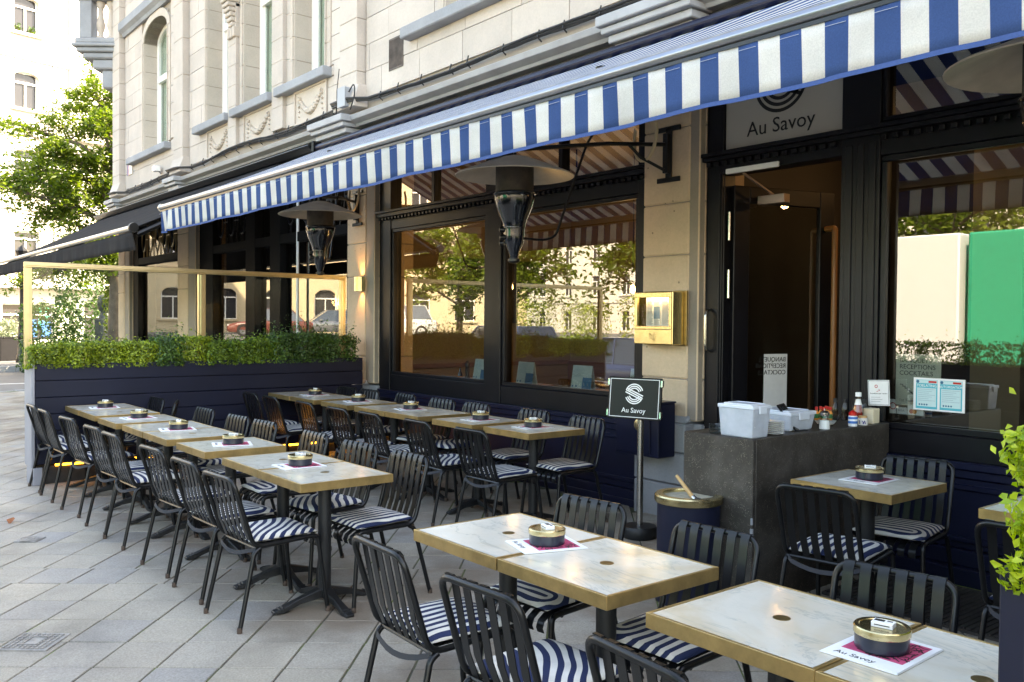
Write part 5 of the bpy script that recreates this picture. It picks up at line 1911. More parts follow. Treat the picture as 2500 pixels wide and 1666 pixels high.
# ================================================================ THINGS ON THE PILLARS AND WINDOWS
mbx = thing('menu_case', 'shiny brass menu case with lit pages on the right pillar', 'menu case', (-4.79, Y0 - .09, 1.47))
def W_(mb, name, m, par=None, **kw):
    o = mb.obj(name, m, par or mbx, **kw)
    return o
W_(MB().box(-.285, .165, -.02, .0, -.01, .43), 'back_plate', M['brass_dark'], bevel=.003)
c = MB()
c.box(-.27, -.245, -.155, -.021, 0, .42).box(.112, .137, -.155, -.021, 0, .42)
c.box(-.245, .112, -.155, -.021, 0, .025).box(-.245, .112, -.155, -.021, .395, .42)
case = W_(c, 'case', M['brass_shiny'], bevel=.004)
f = MB()
f.box(-.262, .130, -.168, -.156, .375, .415).box(-.262, .130, -.168, -.156, .120, .145)
f.box(-.262, -.238, -.168, -.156, .145, .375).box(.106, .130, -.168, -.156, .145, .375)
W_(f, 'frame', M['brass_shiny'], bevel=.003)
lo = W_(MB().box(-.262, .130, -.164, -.156, .003, .118), 'lower_plate', M['brass_shiny'], bevel=.002)
W_(MB().box(-.238, .106, -.163, -.159, .145, .375), 'pane', M['glass_screen'])
pg = MB()
pg.box(-.20, -.045, -.09, -.086, .03, .39).box(-.040, .105, -.09, -.086, .03, .39)
pgs = W_(pg, 'pages', M['paper_warm'])
ln = MB()
for k in range(26):
    z = .375 - .0088 * k
    for xa, xb in ((-.19, -.125), (-.115, -.055), (-.03, .045), (.06, .10)):
        if xa == -.115 and .20 < z < .31: continue
        ln.box(xa, xb - random.uniform(0, .018), -.0912, -.0902, z, z + .003)
W_(ln, 'printed_lines', mat('grey_print', (.12, .10, .09), .8), pgs)
W_(MB().box(-.118, -.052, -.0915, -.0902, .205, .305).box(.065, .10, -.0915, -.0902, .17, .21), 'picture', mat('grey_blue_print', (.10, .17, .24), .7), pgs)
em = MB()
s_emblem(em, .037, .0075, 0, facing(-.07, -.167, .06))
sm_ = em.mesh('emblem', M['brass_shiny'])
link('emblem', sm_, lo).modifiers.new('relief', 'SOLIDIFY').thickness = .004
la = bpy.data.lights.new('menu_case_lamp', 'AREA')
la.shape = 'RECTANGLE'
la.size, la.size_y = .3, .02
la.energy = .16
la.color = (1., .72, .40)
lo_ = link('menu_case_lamp', la, mbx, (-.07, -.115, .385))
lo_.rotation_euler = (rad(18), 0, 0)

sc_ = thing('wall_sconce', 'lit brass up and down wall light on the far pillar', 'wall light', (-9.875, Y0 - .085, 2.095))
b = MB()
prof = [(-.075, 0), (-.075, -.05), (-.05, -.085), (0, -.095), (.05, -.085), (.075, -.05), (.075, 0)]
k = len(prof)
v = [(x, y, z) for z in (-.09, .09) for x, y in prof] + [(x * .9, y * .9, z) for z in (-.09, .09) for x, y in prof]
fs = [(i, i + 1, k + i + 1, k + i) for i in range(k - 1)] + [(2 * k + i + 1, 2 * k + i, 3 * k + i, 3 * k + i + 1) for i in range(k - 1)]
fs += [(i + 1, i, 2 * k + i, 2 * k + i + 1) for i in range(k - 1)] + [(k + i, k + i + 1, 3 * k + i + 1, 3 * k + i) for i in range(k - 1)]
b.add(v, fs)
b.obj('shade', M['brass_shiny'], sc_)
MB().box(-.05, .05, -.006, 0, -.085, .085).obj('back_plate', M['brass_dark'], sc_)
MB().lathe([(0, -.02), (.018, -.014), (.02, 0), (.018, .014), (0, .02)], 12, 0, (0, -.045, 0)).obj('bulb', M['bulb'], sc_, smooth=50)
for s in (1, -1):
    l = bpy.data.lights.new('sconce_lamp', 'SPOT')
    l.energy = 2.6
    l.color = (1., .55, .22)
    l.spot_size = rad(75)
    l.spot_blend = .9
    l.shadow_soft_size = .015
    o = link('sconce_lamp', l, sc_, (0, -.05, .03 * s))
    o.rotation_euler = (math.pi if s > 0 else 0, 0, 0)

cb = thing('cabinet', 'navy cabinet with a round brass lock below the menu case', 'cabinet', (-4.93, Y0 - .13, .57))
MB().box(-.25, .22, -.20, -.0, .0, .43).obj('carcass', M['shop_navy'], cb, bevel=.006)
MB().box(-.23, .14, -.212, -.2005, .02, .41).obj('door', M['shop_navy'], cb, bevel=.004)
MB().lathe([(0, 0), (.045, 0), (.045, .006), (.03, .010), (0, .010)], 20, 0, (0, 0, 0), Matrix.Translation((.02, -.2125, .25)) @ Matrix.Rotation(math.pi / 2, 4, 'X')).obj('lock', M['brass_satin'], cb, smooth=40)
MB().box(-.26, .23, -.215, 0, .4305, .445).obj('lid', M['shop_navy'], cb, bevel=.003)

# stickers and notices on the right-hand window
yw = Y0 + .098
bq = thing('banquet_notice', 'grey notice reading BANQUETS RECEPTIONS COCKTAILS inside the right window', 'notice', (-2.86, yw + .011, 1.28))
MB().box(-.15, .15, 0, .004, -.17, .17).obj('sheet', mat('grey_green_card', (.60, .60, .50), .7), bq, bevel=.002)
letters('lettering', 'BANQUETS\nRECEPTIONS\nCOCKTAILS', .042, M['blackprint'], bq, facing(-.125, -.001, .115), .0004)
letters('lettering', '1st Floor', .030, M['blackprint'], bq, facing(-.125, -.001, -.145), .0004)
sp_ = MB()
for k in range(6):
    sp_.box(-.12 + .016 * k, -.098 + .016 * k, -.0015, -.0005, -.035 - .012 * k, -.029 - .012 * k)
    sp_.box(-.104 + .016 * k, -.098 + .016 * k, -.0015, -.0005, -.047 - .012 * k, -.035 - .012 * k)
sp_.add([(.0, -.001, -.095), (.02, -.001, -.085), (.02, -.001, -.105)], [(0, 1, 2)])
sp_.obj('stairs_symbol', M['blackprint'], bq)
pm = thing('permit_sheet', 'white sheet with two teal permits TOELATING and AUTORISATION on the right window', 'permit', (-2.715, yw - .002, 1.195))
MB().box(-.165, .165, -.002, .0, -.105, .105).obj('sheet', M['paper'], pm)
for s, tx in ((-1, 'TOELATING'), (1, 'AUTORISATION')):
    x = .078 * s
    MB().box(x - .070, x + .070, -.003, -.0021, -.095, .093).obj('permit', M['teal'], pm)
    MB().box(x - .062, x + .062, -.0036, -.0031, -.080, .040).obj('form', M['tealpale'], pm)
    MB().box(x - .068, x + .068, -.0036, -.0031, .070, .091).obj('heading_band', M['tealpale'], pm)
    MB().box(x + .012, x + .064, -.0040, -.0037, .074, .087).obj('red_band', M['red'], pm)
    MB().lathe([(0, 0), (.010, 0)], 14, 0, (0, 0, 0), Matrix.Translation((x - .058, -.0040, .080)) @ Matrix.Rotation(math.pi / 2, 4, 'X'), cap=False).obj('seal', M['bluecard'], pm)
    letters('lettering', tx, .0215 if s > 0 else .024, M['whiteprint'], pm, facing(x, -.0034, .047), .0002, 'CENTER')
    l = MB()
    for k in range(7):
        l.box(x - .055, x + .055 - .02 * (k % 3), -.0040, -.0037, .030 - .012 * k, .0312 - .012 * k)
    for k in range(4):
        l.lathe([(0, 0), (.006, 0)], 10, 0, (0, 0, 0), Matrix.Translation((x - .045 + .016 * k, -.0042, -.068)) @ Matrix.Rotation(math.pi / 2, 4, 'X'), cap=False)
    l.obj('printed_lines', M['bluecard'], pm)
cam_ = thing('camera_notice', 'small white surveillance notice on the right window frame', 'notice', (-3.06, Y0 - .014, 1.19))
MB().box(-.075, .075, -.002, 0, -.085, .085, 0, Matrix.Rotation(rad(-3), 4, 'Y')).obj('sheet', M['paper'], cam_)
l = MB()
TT = Matrix.Rotation(rad(-3), 4, 'Y')
for a, b, c, d in ((-.070, .070, .078, .0805), (-.070, .070, -.0805, -.078), (-.070, -.068, -.078, .078), (.068, .070, -.078, .078)):
    l.box(a, b, -.0032, -.0021, c, d, 0, TT)
for k in range(3):
    l.box(-.055, .01 + .015 * (k % 2), -.0032, -.0021, -.030 - .014 * k, -.0285 - .014 * k, 0, TT)
l.obj('border', M['blackprint'], cam_)
letters('lettering', 'Surveillance par caméra', .0125, M['blackprint'], cam_, TT @ facing(0, -.0026, -.008), .0003, 'CENTER')
l = MB()
l.prism([(-.018, .030), (.010, .022), (.028, .040), (.024, .062), (-.004, .064), (-.018, .050)], -.0030, -.0022, 'y', 1)
l.lathe([(.007, 0), (.011, 0)], 14, 0, (0, 0, 0), Matrix.Translation((-.018, -.0034, .042)) @ Matrix.Rotation(math.pi / 2, 4, 'X'), cap=False)
l.tube([(.0, -.003, .025), (.008, -.003, .016), (-.004, -.003, .012), (-.014, -.003, .006)], .0015, 5)
l.obj('camera_symbol', [M['red'], M['paper']], cam_)
pay = thing('payment_stickers', 'small payment stickers low on the right window behind the permits', 'stickers', (-2.92, yw + .012, 1.085))
MB().box(-.13, -.085, 0, .002, -.035, .06).box(-.08, -.01, 0, .002, -.035, .01).box(-.006, .10, 0, .002, -.035, .085).obj('sticker', M['paper'], pay)
letters('lettering', 'VISA', .022, M['bluecard'], pay, facing(-.07, -.001, -.018), .0003)
l = MB()
for dx, mi in ((.02, 0), (.042, 1)):
    l.lathe([(0, 0), (.015, 0)], 14, mi, (0, 0, 0), Matrix.Translation((dx, -.001 - .0004 * mi, -.012)) @ Matrix.Rotation(math.pi / 2, 4, 'X'), cap=False)
l.lathe([(.018, 0), (.024, 0)], 18, 0, (0, 0, 0), Matrix.Translation((-.107, -.001, .015)) @ Matrix.Rotation(math.pi / 2, 4, 'X'), cap=False)
l.obj('print', [M['red'], M['orange']], pay)

# tables, menus, chairs and lamps just inside the bay window
for i, (x, lab) in enumerate(((-8.45, 'left'), (-6.3, 'right'))):
    t = thing('indoor_table', 'brown wooden table inside the %s half of the bay window' % lab, 'table', (x, 6.35, .05), 0, 'tables inside the bay window')
    MB().box(-.85, .85, -.38, .38, .84, .875).obj('table_top', M['woodtop'], t, bevel=.004)
    for sx in (-.7, .7):
        MB().box(sx - .03, sx + .03, -.03, .03, 0, .84).obj('leg', M['shop'], t)
mc = None
for i, (x, lab) in enumerate(((-8.10, 'leftmost pale blue menu standing inside the bay window'), (-7.30, 'pale blue menu standing just right of the bay window mullion'),
                               (-6.42, 'pale blue menu standing behind the middle of the right pane'), (-5.62, 'pale blue menu standing partly behind the cafe sign'))):
    loc, rz = (x, 6.02, .926), rad(-4 + 3 * i)
    if mc is None:
        mc = thing('standing_menu', lab, 'menu', loc, rz, 'menus standing inside the bay window')
        MB().box(-.135, .135, -.002, .002, 0, .29, 0, Matrix.Rotation(rad(-10), 4, 'X')).box(-.135, .135, -.002, .002, 0, .29, 0, Matrix.Translation((0, .1, 0)) @ Matrix.Rotation(rad(10), 4, 'X')).obj('sheet', M['mintcard'], mc)
        MB().box(.02, .145, -.0045, -.0025, 0, .17, 0, Matrix.Rotation(rad(-10), 4, 'X')).obj('blue_panel', M['bluecard'], mc)
        l = MB()
        for k in range(9):
            l.box(-.12, .0 + .02 * (k % 3), -.0035, -.0022, .27 - .012 * k, .2715 - .012 * k, 0, Matrix.Rotation(rad(-10), 4, 'X'))
        for k in range(4):
            l.box(-.12 + .05 * (k % 2), -.10 + .05 * (k % 2), -.0035, -.0022, .03 + .04 * (k // 2), .05 + .04 * (k // 2), 0, Matrix.Rotation(rad(-10), 4, 'X'))
        l.obj('print', M['bluecard'], mc)
    else:
        dup(mc, lab, loc, rz)
ic = None
for i, (x, y, lab) in enumerate(((-6.88, 6.75, 'brown leather chair behind the menus, left of the middle one'), (-6.0, 6.75, 'brown leather chair inside the bay window near the cafe sign'), (-6.5, 7.4, 'brown leather chair set back between the other two indoors'))):
    if ic is None:
        ic = thing('indoor_chair', lab, 'chair', (x, y, .05), 0, 'brown leather chairs inside the bay window')
        MB().grid(lambda u, v: ((u - .5) * .5, .04 + .06 * (1 - (2 * u - 1) ** 2), .62 + .32 * v), 10, 3).obj('backrest', M['leather'], ic, smooth=60, normals=False).modifiers.new('pad', 'SOLIDIFY').thickness = .03
        MB().tube(fillet([(-.25, .04, .45), (-.25, .04, .95), (.25, .04, .95), (.25, .04, .45)], .08), .012, 8).obj('rail', M['steel'], ic, smooth=40)
        MB().box(-.24, .24, -.42, .05, .44, .50).obj('seat', M['leather'], ic, bevel=.02)
        for sx in (-.22, .22):
            for sy in (-.38, .03):
                MB().tube([(sx, sy, .44), (sx, sy, 0)], .012, 6).obj('leg', M['steel'], ic)
    else:
        dup(ic, lab, (x, y, .05), rad(6 * i))
pe = thing('pepper_mill', 'dark pepper mill beside the leftmost menu inside the bay window', 'pepper mill', (-8.42, 6.1, .925))
MB().lathe([(0, 0), (.03, 0), (.033, .02), (.022, .09), (.026, .15), (.018, .17), (.028, .19), (.028, .22), (.012, .235), (.014, .25), (0, .26)], 20).obj('mill', M['blackprint'], pe, smooth=50)
cr = thing('oil_cruet', 'small sauce bottle with orange label beside the indoor pepper mill', 'bottle', (-8.54, 6.08, .925))
MB().lathe([(0, 0), (.03, 0), (.03, .09), (.012, .13), (.012, .17), (0, .17)], 16).obj('bottle', M['oil'], cr, smooth=40)
MB().lathe([(.0305, .02), (.0305, .07)], 16, cap=False).obj('label', M['orange'], cr, smooth=40)
pl0 = None
for i, (x, y, z, lab) in enumerate(((-7.75, 6.2, 2.03, 'left glowing glass pendant lamp inside the bay window'), (-6.55, 6.9, 2.0, 'right glowing glass pendant lamp inside the bay window'))):
    if pl0 is None:
        pl0 = thing('pendant_lamp', lab, 'pendant lamp', (x, y, z), 0, 'pendant lamps inside the bay window')
        MB().lathe([(.03, .10), (.11, .04), (.15, -.05), (.12, -.13), (.05, -.17)], 24, cap=False).obj('globe', M['glass_small'], pl0, smooth=60)
        MB().tube([(0, 0, .12), (.0, 0, 1.7)], .006, 6).obj('cord', M['blackprint'], pl0)
        MB().lathe([(0, .14), (.045, .14), (.045, .05), (0, .05)], 16).obj('socket', M['blackprint'], pl0, smooth=40)
        MB().lathe([(0, .05), (.022, .03), (.028, -.01), (.018, -.04), (0, -.05)], 14).obj('bulb', M['bulb'], pl0, smooth=60)
    else:
        dup(pl0, lab, (x, y, z))
    l = bpy.data.lights.new('pendant_light', 'POINT')
    l.energy = 4.
    l.color = (1., .58, .24)
    l.shadow_soft_size = .06
    link('pendant_light', l, None, (x, y, z - .12))
# spotlights in the ceilings
sp0 = None
for i, (x, y, z, e, lab) in enumerate(((-3.85, 6.9, 3.0, 7, 'small lit ceiling spot inside the open entrance'), (-3.0, 7.6, 3.0, 9, 'lit ceiling spot behind the top of the right window'), (-1.9, 7.2, 3.0, 9, 'lit ceiling spot at the right end of the right window'),
                               (-8.2, 7.6, 3.3, 14, 'ceiling spot inside the left of the bay window'), (-6.3, 7.6, 3.3, 30, 'ceiling spot inside the right of the bay window'),
                               (-12.0, 7.0, 3.0, 10, 'small bright spot behind the first heater in the left shopfront'), (-12.8, 7.6, 2.9, 8, 'smaller bright spot in the left shopfront beside a dark post'))):
    if sp0 is None:
        sp0 = thing('ceiling_spot', lab, 'spotlight', (x, y, z), 0, 'ceiling spots behind the shop windows')
        MB().lathe([(.03, 0), (.045, 0), (.045, .08), (.01, .09), (.01, .8)], 14).obj('housing', M['shop'], sp0, smooth=40)
        MB().lathe([(0, .004), (.03, .004)], 14, cap=False).obj('lamp_face', M['spot'], sp0)
    else:
        dup(sp0, lab, (x, y, z))
    l = bpy.data.lights.new('spot_light', 'POINT')
    l.energy = e * .13
    l.color = (1., .60, .28)
    l.shadow_soft_size = .04
    link('spot_light', l, None, (x, y, z - .08))

# ================================================================ FACADE FITTINGS
cbx = MB()
rs = random.Random(9)
for k in range(3):
    pts = []
    x = -21.0
    while x < 3:
        y = Y0 - .045 - .012 * k
        for a, b in PIL:
            if a - .15 < x < b + .15:
                y = Y0 - .215 - .012 * k
        z = 4.362 + .014 * k + .05 * math.exp(-((x + 14.3) / 1.4) ** 2) + .02 * math.sin(x * 1.7) - .012 * math.sin(x * .9 + k)
        pts.append((x, y, z + rs.uniform(-.006, .006)))
        x += .22
    cbx.tube(pts, .014, 6)
for k in range(42):
    x = -20.6 + k * .5 + rs.uniform(-.1, .1)
    cbx.tube([(x, Y0 - .02, 4.33), (x + .01, Y0 - .08, 4.36), (x, Y0 - .05, 4.43 + rs.uniform(0, .03))], .008, 5)
tag(cbx.obj('cable_bundle', M['cable'], None, smooth=60), 'bundle of black cables running along the facade above the awnings', 'cables')
jb = thing('junction_box', 'grey electrical junction box with cables beside the stone pilaster', 'junction box', (-10.13, Y0 - .135, 4.33))
MB().box(-.09, .09, -.11, 0, 0, .24).obj('box', M['box_grey'], jb, bevel=.008)
MB().box(-.1, .1, -.125, -.111, -.005, .245).obj('cover', M['box_grey'], jb, bevel=.004)
w = MB()
w.tube(fillet([(.09, -.06, .18), (.26, -.08, .26), (.30, -.09, .10), (.16, -.08, -.06)], .08), .009, 6)
w.tube(fillet([(-.09, -.06, .15), (-.22, -.07, .12), (-.25, -.06, -.05)], .06), .009, 6)
w.tube([(-.25, -.05, -.02), (-.23, -.06, .25), (-.17, -.06, .52)], .006, 5)
w.obj('wire', M['cable'], jb, smooth=60)
npl = thing('street_plate', 'weathered blue and pale enamel street plate at the building corner', 'street sign', (-20.16, Y0 - .03, 4.92))
MB().box(-.15, .03, 0, .01, -.19, .19).obj('blue_half', M['signblue'], npl, bevel=.003)
MB().box(.031, .23, 0, .01, -.19, .19).obj('pale_half', M['signpale'], npl, bevel=.003)
fx_ = thing('flood_light', 'small white flood lamp above the charcoal awning', 'flood light', (-18.0, Y0 - .06, 4.52))
MB().box(-.08, .08, -.12, 0, 0, .11).obj('housing', M['white'], fx_, bevel=.01)
MB().tube([(.05, -.02, 0), (.2, -.03, -.06)], .012, 6).obj('wire', M['cable'], fx_)

# corner balcony
bal = thing('corner_balcony', 'blue grey stone corner balcony with pale bulging balusters', 'balcony', (-21.0, 5.45, 7.12), math.atan2(-.779, -.626))
# local x points away from the wall (outwards), local y along the wall, away from the camera
def balc(mb, name, m, **kw):
    return mb.obj(name, m, bal, **kw)
balc(MB().box(-.2, .80, -2.0, .02, .42, .52).box(-.2, .88, -2.06, .08, .525, .60).box(-.2, .82, -2.0, .04, .605, .72), 'slab', M['bluestone'], bevel=.02)
balc(MB().box(-.2, .68, -1.9, -.03, .28, .415).box(-.2, .48, -1.8, -.08, .06, .275).box(-.2, .30, -1.6, -.14, -.35, .055), 'corbel', M['bluestone'], bevel=.03)
balc(MB().box(.46, .74, -.3, 0, .725, 1.55), 'pier', M['bluestone'], bevel=.015)
balc(MB().box(-.2, .80, -.34, .04, 1.555, 1.70), 'handrail', M['bluestone'], bevel=.02)
bp_ = [(0, .725), (.09, .725), (.09, .78), (.06, .80), (.05, .86), (.085, .97), (.095, 1.05), (.06, 1.22), (.045, 1.36), (.06, 1.42), (.09, 1.46), (.09, 1.55), (0, 1.55)]
for k in range(3):
    balc(MB().lathe(bp_, 16, 0, (.32 - .23 * k, -.15, 0)), 'baluster', M['stone_trim'], smooth=40)

# cast covers, leaf, ribbed mat
def cover(x, y, w, d, label, ring):
    t = thing('drain_cover', label, 'drain cover', (x, y, gz(y) + .002), math.atan2(E1.y, E1.x))
    MB().box(-w, w, -d, d, -.02, .006).obj('plate', M['manhole'], t, bevel=.003)
    r = MB()
    if ring:
        for rr in (.3, .6, .85):
            r.lathe([(w * rr - .006, .0065), (w * rr - .006, .010), (w * rr + .006, .010), (w * rr + .006, .0065)], 20, cap=False)
    else:
        for i in range(9):
            for j in range(9):
                if 2 < i < 6 and 1 < j < 7: continue
                r.box(-w * .9 + i * w * .2, -w * .9 + i * w * .2 + w * .11, -d * .9 + j * d * .2, -d * .9 + j * d * .2 + d * .11, .0065, .011)
        for a, b, c, e in ((-.36, .36, .44, .5), (-.36, .36, -.5, -.44), (-.36, -.3, -.44, .44), (.3, .36, -.44, .44)):
            r.box(a * w, b * w, c * d, e * d, .0065, .011)
    r.obj('relief', M['manhole'], t)
    return t
cover(-5.05, .935, .125, .12, 'square cast drain cover with raised studs at bottom left', False)
cover(-7.385, 1.335, .085, .07, 'small ringed drain cover beyond the studded one', True)
P = np.array([[-8.1, 1.33, gz(1.33) + .012]])
dl_ = leaf_mesh('dead_leaf', P, np.array([[0, 0, 1.]]), .11, M['deadleaf'], .6, 0.)
tag(link('dead_leaf', dl_), 'small curled brown leaf lying on the paving at left', 'leaf')
rmat = MB()
for k in range(36):
    rmat.box(-2.9 + k * .034, -2.878 + k * .034, 4.72, 5.45, gz(5.1) + .006, gz(5.1) + .013)
rmat.box(-2.91, -1.66, 4.70, 5.47, gz(5.1) - .012, gz(5.1) + .007)
tag(rmat.obj('ribbed_mat', M['rubbermat']), 'dark ribbed mat on the ground below the right window', 'mat')

# ================================================================ THE STREET BEYOND
def house(name, label, loc, rz, x0, x1, z1, depth, m, wins, trims=(), cat='building', glass='winglass', archrise=.0, sills=True, group=None):
    """street front in local xz, outside towards -y; wins: (x0,x1,z0,z1,arch,kind)"""
    t = thing(name, label, cat, loc, rz, group)
    w = MB()
    hs = [(a, b, c, d) for a, b, c, d, *_ in wins]
    for a, b, c, d in rect_cut((x0, x1, 0, z1), hs):
        w.box(a, b, 0, .3, c, d)
    w.box(x0, x1, depth - .3, depth, 0, z1)
    w.box(x0, x0 + .3, .301, depth - .301, 0, z1)
    w.box(x1 - .3, x1, .301, depth - .301, 0, z1)
    w.box(x0 - .2, x1 + .2, -.25, depth, z1, z1 + .4)
    for a, b, c, d, *k in wins:
        if k and k[0]:
            n_ = 8
            xc, h_ = (a + b) / 2, (b - a) / 2
            pts = [(xc - h_ * math.cos(math.pi * i / n_), d - k[0] + k[0] * math.sin(math.pi * i / n_)) for i in range(n_ + 1)]
            for i in range(n_):
                (xa, za), (xb, zb) = pts[i], pts[i + 1]
                w.prism([(xa, za), (xb, zb), (xb, d), (xa, d)], .0, .29, 'y')
    w.obj('wall', m, t)
    if trims:
        tr = MB()
        for xa, xb, za, zb, p in trims:
            tr.box(xa, xb, -p, -.001, za, zb)
        tr.obj('moulding', m, t, bevel=.01)
    for a, b, c, d, *k in wins:
        fr = MB()
        f = .07
        fr.box(a, a + f, .17, .23, c, d).box(b - f, b, .17, .23, c, d).box(a + f, b - f, .17, .23, c, c + f).box(a + f, b - f, .17, .23, d - f, d)
        if d - c > 1.2:
            zt = c + (d - c) * .68
            fr.box(a + f, b - f, .16, .23, zt, zt + .09)
        if b - a > .95:
            xm = (a + b) / 2
            fr.box(xm - .04, xm + .04, .165, .23, c + f, c + (d - c) * .68)
        fo = fr.obj('window', M['white'], t)
        MB().box(a, b, .24, .25, c, d).obj('pane', M[glass], fo)
        if sills and c > .6:
            MB().box(a - .16, b + .16, -.14, .2, c - .13, c - .002).obj('sill', m, fo)
    return t

# pale house across the side street
W1 = []
for zc in (7.45, 10.9, 14.28):
    W1 += [(-.52, .55, zc + .14, zc + 1.78, .22), (-3.4, -2.3, zc + .14, zc + 1.78, .22), (3.0, 3.9, zc + .1, zc + 1.9, 0), (5.4, 6.4, zc + .1, zc + 1.9, .2), (8.0, 9.0, zc + .1, zc + 1.9, .2)]
W1 += [(-1.07, 1.22, .55, 2.28, 0), (-4.2, -1.9, .55, 2.28, 0), (2.6, 4.6, .1, 2.4, 0), (-.55, .55, 4.3, 5.55, 0), (5.6, 7.8, .6, 2.5, 0)]
TR = [(-6, 11, 13.22, 13.30, .06), (-6, 11, 9.83, 9.91, .06), (-6, 11, 6.48, 6.56, .08), (-6, 11, 2.95, 3.12, .55), (1.17, 1.24, 3.2, 17, .08), (-.82, -.79, 3.2, 17, .025), (.76, .79, 3.2, 17, .02),
      (1.9, 4.6, 9.92, 10.1, .5), (1.9, 4.6, 3.4, 17, .12)]
hA = house('pale_house', 'sunlit pale rendered house across the side street behind the tree', (-45.1, 8.07, 0), math.atan2(.97, -.24), -6, 11, 17.2, 9, M['plaster_w'], W1, TR)
def H_(mb, name, m, **kw):
    return mb.obj(name, m, hA, **kw)
for zc in (10.9,):
    for s in (-1, 1):
        H_(MB().grid(lambda u, v: ((.0 + s * (.22 + .26 * u * (1 - .35 * v))) , .27 + .02 * math.sin(u * 30), zc + .15 + 1.5 * v), 12, 3), 'curtain', M['curtain'], normals=False)
rl = MB()
for k in range(14):
    rl.tube([(2.0 + k * .19, -.42, 10.1), (2.0 + k * .19, -.42, 10.95)], .012, 4)
rl.tube([(1.95, -.42, 10.95), (4.55, -.42, 10.95)], .02, 5)
H_(rl, 'balcony_railing', M['black'])
po = H_(MB().box(-.1, .5, .18, .2, .75, 1.55).box(.72, 1.15, .18, .2, .75, 1.5), 'blue_display', M['posterblue'])
H_(MB().box(-.05, .25, .17, .179, 1.55, 1.95), 'teal_poster', M['posterteal'])
for dx, tx in ((.86, 'Mulier'), (.56, 'van Sev')):
    letters('lettering', tx, .30, M['posterteal'], hA, Matrix.Translation((dx, .165, 2.12)) @ Matrix.Rotation(math.pi / 2, 4, 'X') @ Matrix.Rotation(-math.pi / 2, 4, 'Z'), .002)
for x in (-.35, .25):
    v = thing('window_plant', 'small potted plant on the high window sill, %s one' % ('left' if x < 0 else 'right'), 'plant', hA.matrix_world @ Vector((x, 0, 0)))
    m4 = Matrix.Translation((-45.1, 8.07, 0)) @ Matrix.Rotation(math.atan2(.97, -.24), 4, 'Z')
    v.location = m4 @ Vector((x, .05, 14.29))
    MB().lathe([(0, 0), (.08, 0), (.10, .16), (0, .16)], 12).obj('pot', M['orange'], v)
    rng = np.random.default_rng(4)
    Pp = rng.normal(0, .07, (30, 3)) + np.array([0, 0, .32])
    link('leaves', leaf_mesh('leaves', Pp, np.tile([0, 0, .2], (30, 1)), .22, M['leaf_dark'], .2), v)

# lamp post, bollard, planter, seated person with small table
LX, LY = -36.3, 6.33
lp = thing('lamp_post', 'slim dark iron lamp post beside the outer end of the glass screen', 'lamp post', (LX, LY, 0))
MB().lathe([(0, 0), (.20, 0), (.22, .05), (.20, .25), (.16, .32), (.15, .9), (.17, .95), (.13, 1.05), (.10, 1.6), (.12, 1.65), (.085, 1.75), (.075, 3.0), (.10, 3.05), (.06, 3.15), (.055, 3.6), (0, 3.6)], 14).obj('column', M['black'], lp, smooth=40)
MB().lathe([(.0, 3.6), (.10, 3.65), (.20, 4.0), (.22, 4.05), (.10, 4.2), (0, 4.28)], 8).obj('lantern', M['black'], lp)
bo_ = thing('bollard', 'short green bollard at the foot of the lamp post', 'bollard', (-34.7, 6.09, 0))
MB().lathe([(0, 0), (.15, 0), (.15, .62), (.17, .64), (.17, .70), (.14, .72), (.14, .78), (.10, .86), (0, .90)], 16).obj('body', M['green_iron'], bo_, smooth=40)
fp = thing('flower_box', 'dark slatted wooden planter across the side street at the left edge', 'planter', (-38.5, 6.0, 0), rad(20))
for k in range(9):
    MB().box(-.6 + k * .136, -.48 + k * .136, -.42, -.39, .06, .86).obj('slat', M['shop'], fp)
MB().box(-.62, .64, -.385, .4, .02, .85).obj('box', M['shop'], fp)
MB().box(-.64, .66, -.44, .42, .86, .91).obj('rim', M['shop'], fp)
shrub(-38.5, 6.0, .86, .6, .45, .62, M['lav'], 1500, .09, 'grey green lavender growing in the dark slatted planter', None, 91, .10, name='lavender', cat='plant')

def skin_body(name, verts, edges, radii, m, parent, sub=2):
    me = bpy.data.meshes.new(name)
    me.from_pydata(verts, edges, [])
    o = link(name, me, parent)
    sk = o.modifiers.new('skin', 'SKIN')
    sk.use_smooth_shade = True
    for i, r in enumerate(radii):
        me.skin_vertices[0].data[i].radius = (r, r)
        me.skin_vertices[0].data[i].use_root = i == 0
    ss = o.modifiers.new('sub', 'SUBSURF')
    ss.levels = ss.render_levels = sub
    me.materials.append(m)
    return o
pe_ = thing('person', 'seated person in white clothes with pale hair holding a paper', 'person', (-40.6, 6.62, 0), rad(25))
# faces local +x; hips at 0.5 m
skin_body('body', [(0, 0, .52), (.02, 0, .72), (.05, 0, .95), (.07, 0, 1.02), (.09, 0, 1.10), (.11, 0, 1.20), (.05, .17, .98), (.10, .21, .74), (.33, .12, .74), (.42, .10, .77), (.05, -.17, .98), (.10, -.21, .74), (.33, -.12, .74), (.42, -.10, .77),
                    (.05, .10, .52), (.45, .11, .54), (.42, .11, .10), (.54, .11, .05), (.05, -.10, .52), (.45, -.11, .54), (.42, -.11, .10), (.54, -.11, .05)],
          [(0, 1), (1, 2), (2, 3), (3, 4), (4, 5), (2, 6), (6, 7), (7, 8), (8, 9), (2, 10), (10, 11), (11, 12), (12, 13), (0, 14), (14, 15), (15, 16), (16, 17), (0, 18), (18, 19), (19, 20), (20, 21)],
          [.13, .14, .13, .07, .06, .09, .07, .05, .042, .045, .07, .05, .042, .045, .09, .075, .05, .045, .09, .075, .05, .045], M['shirt'], pe_)
h_ = MB()
h_.lathe([(0, -.125), (.05, -.115), (.075, -.06), (.085, 0), (.082, .05), (.055, .10), (0, .12)], 16, 0, (.125, 0, 1.25), sy=.85)
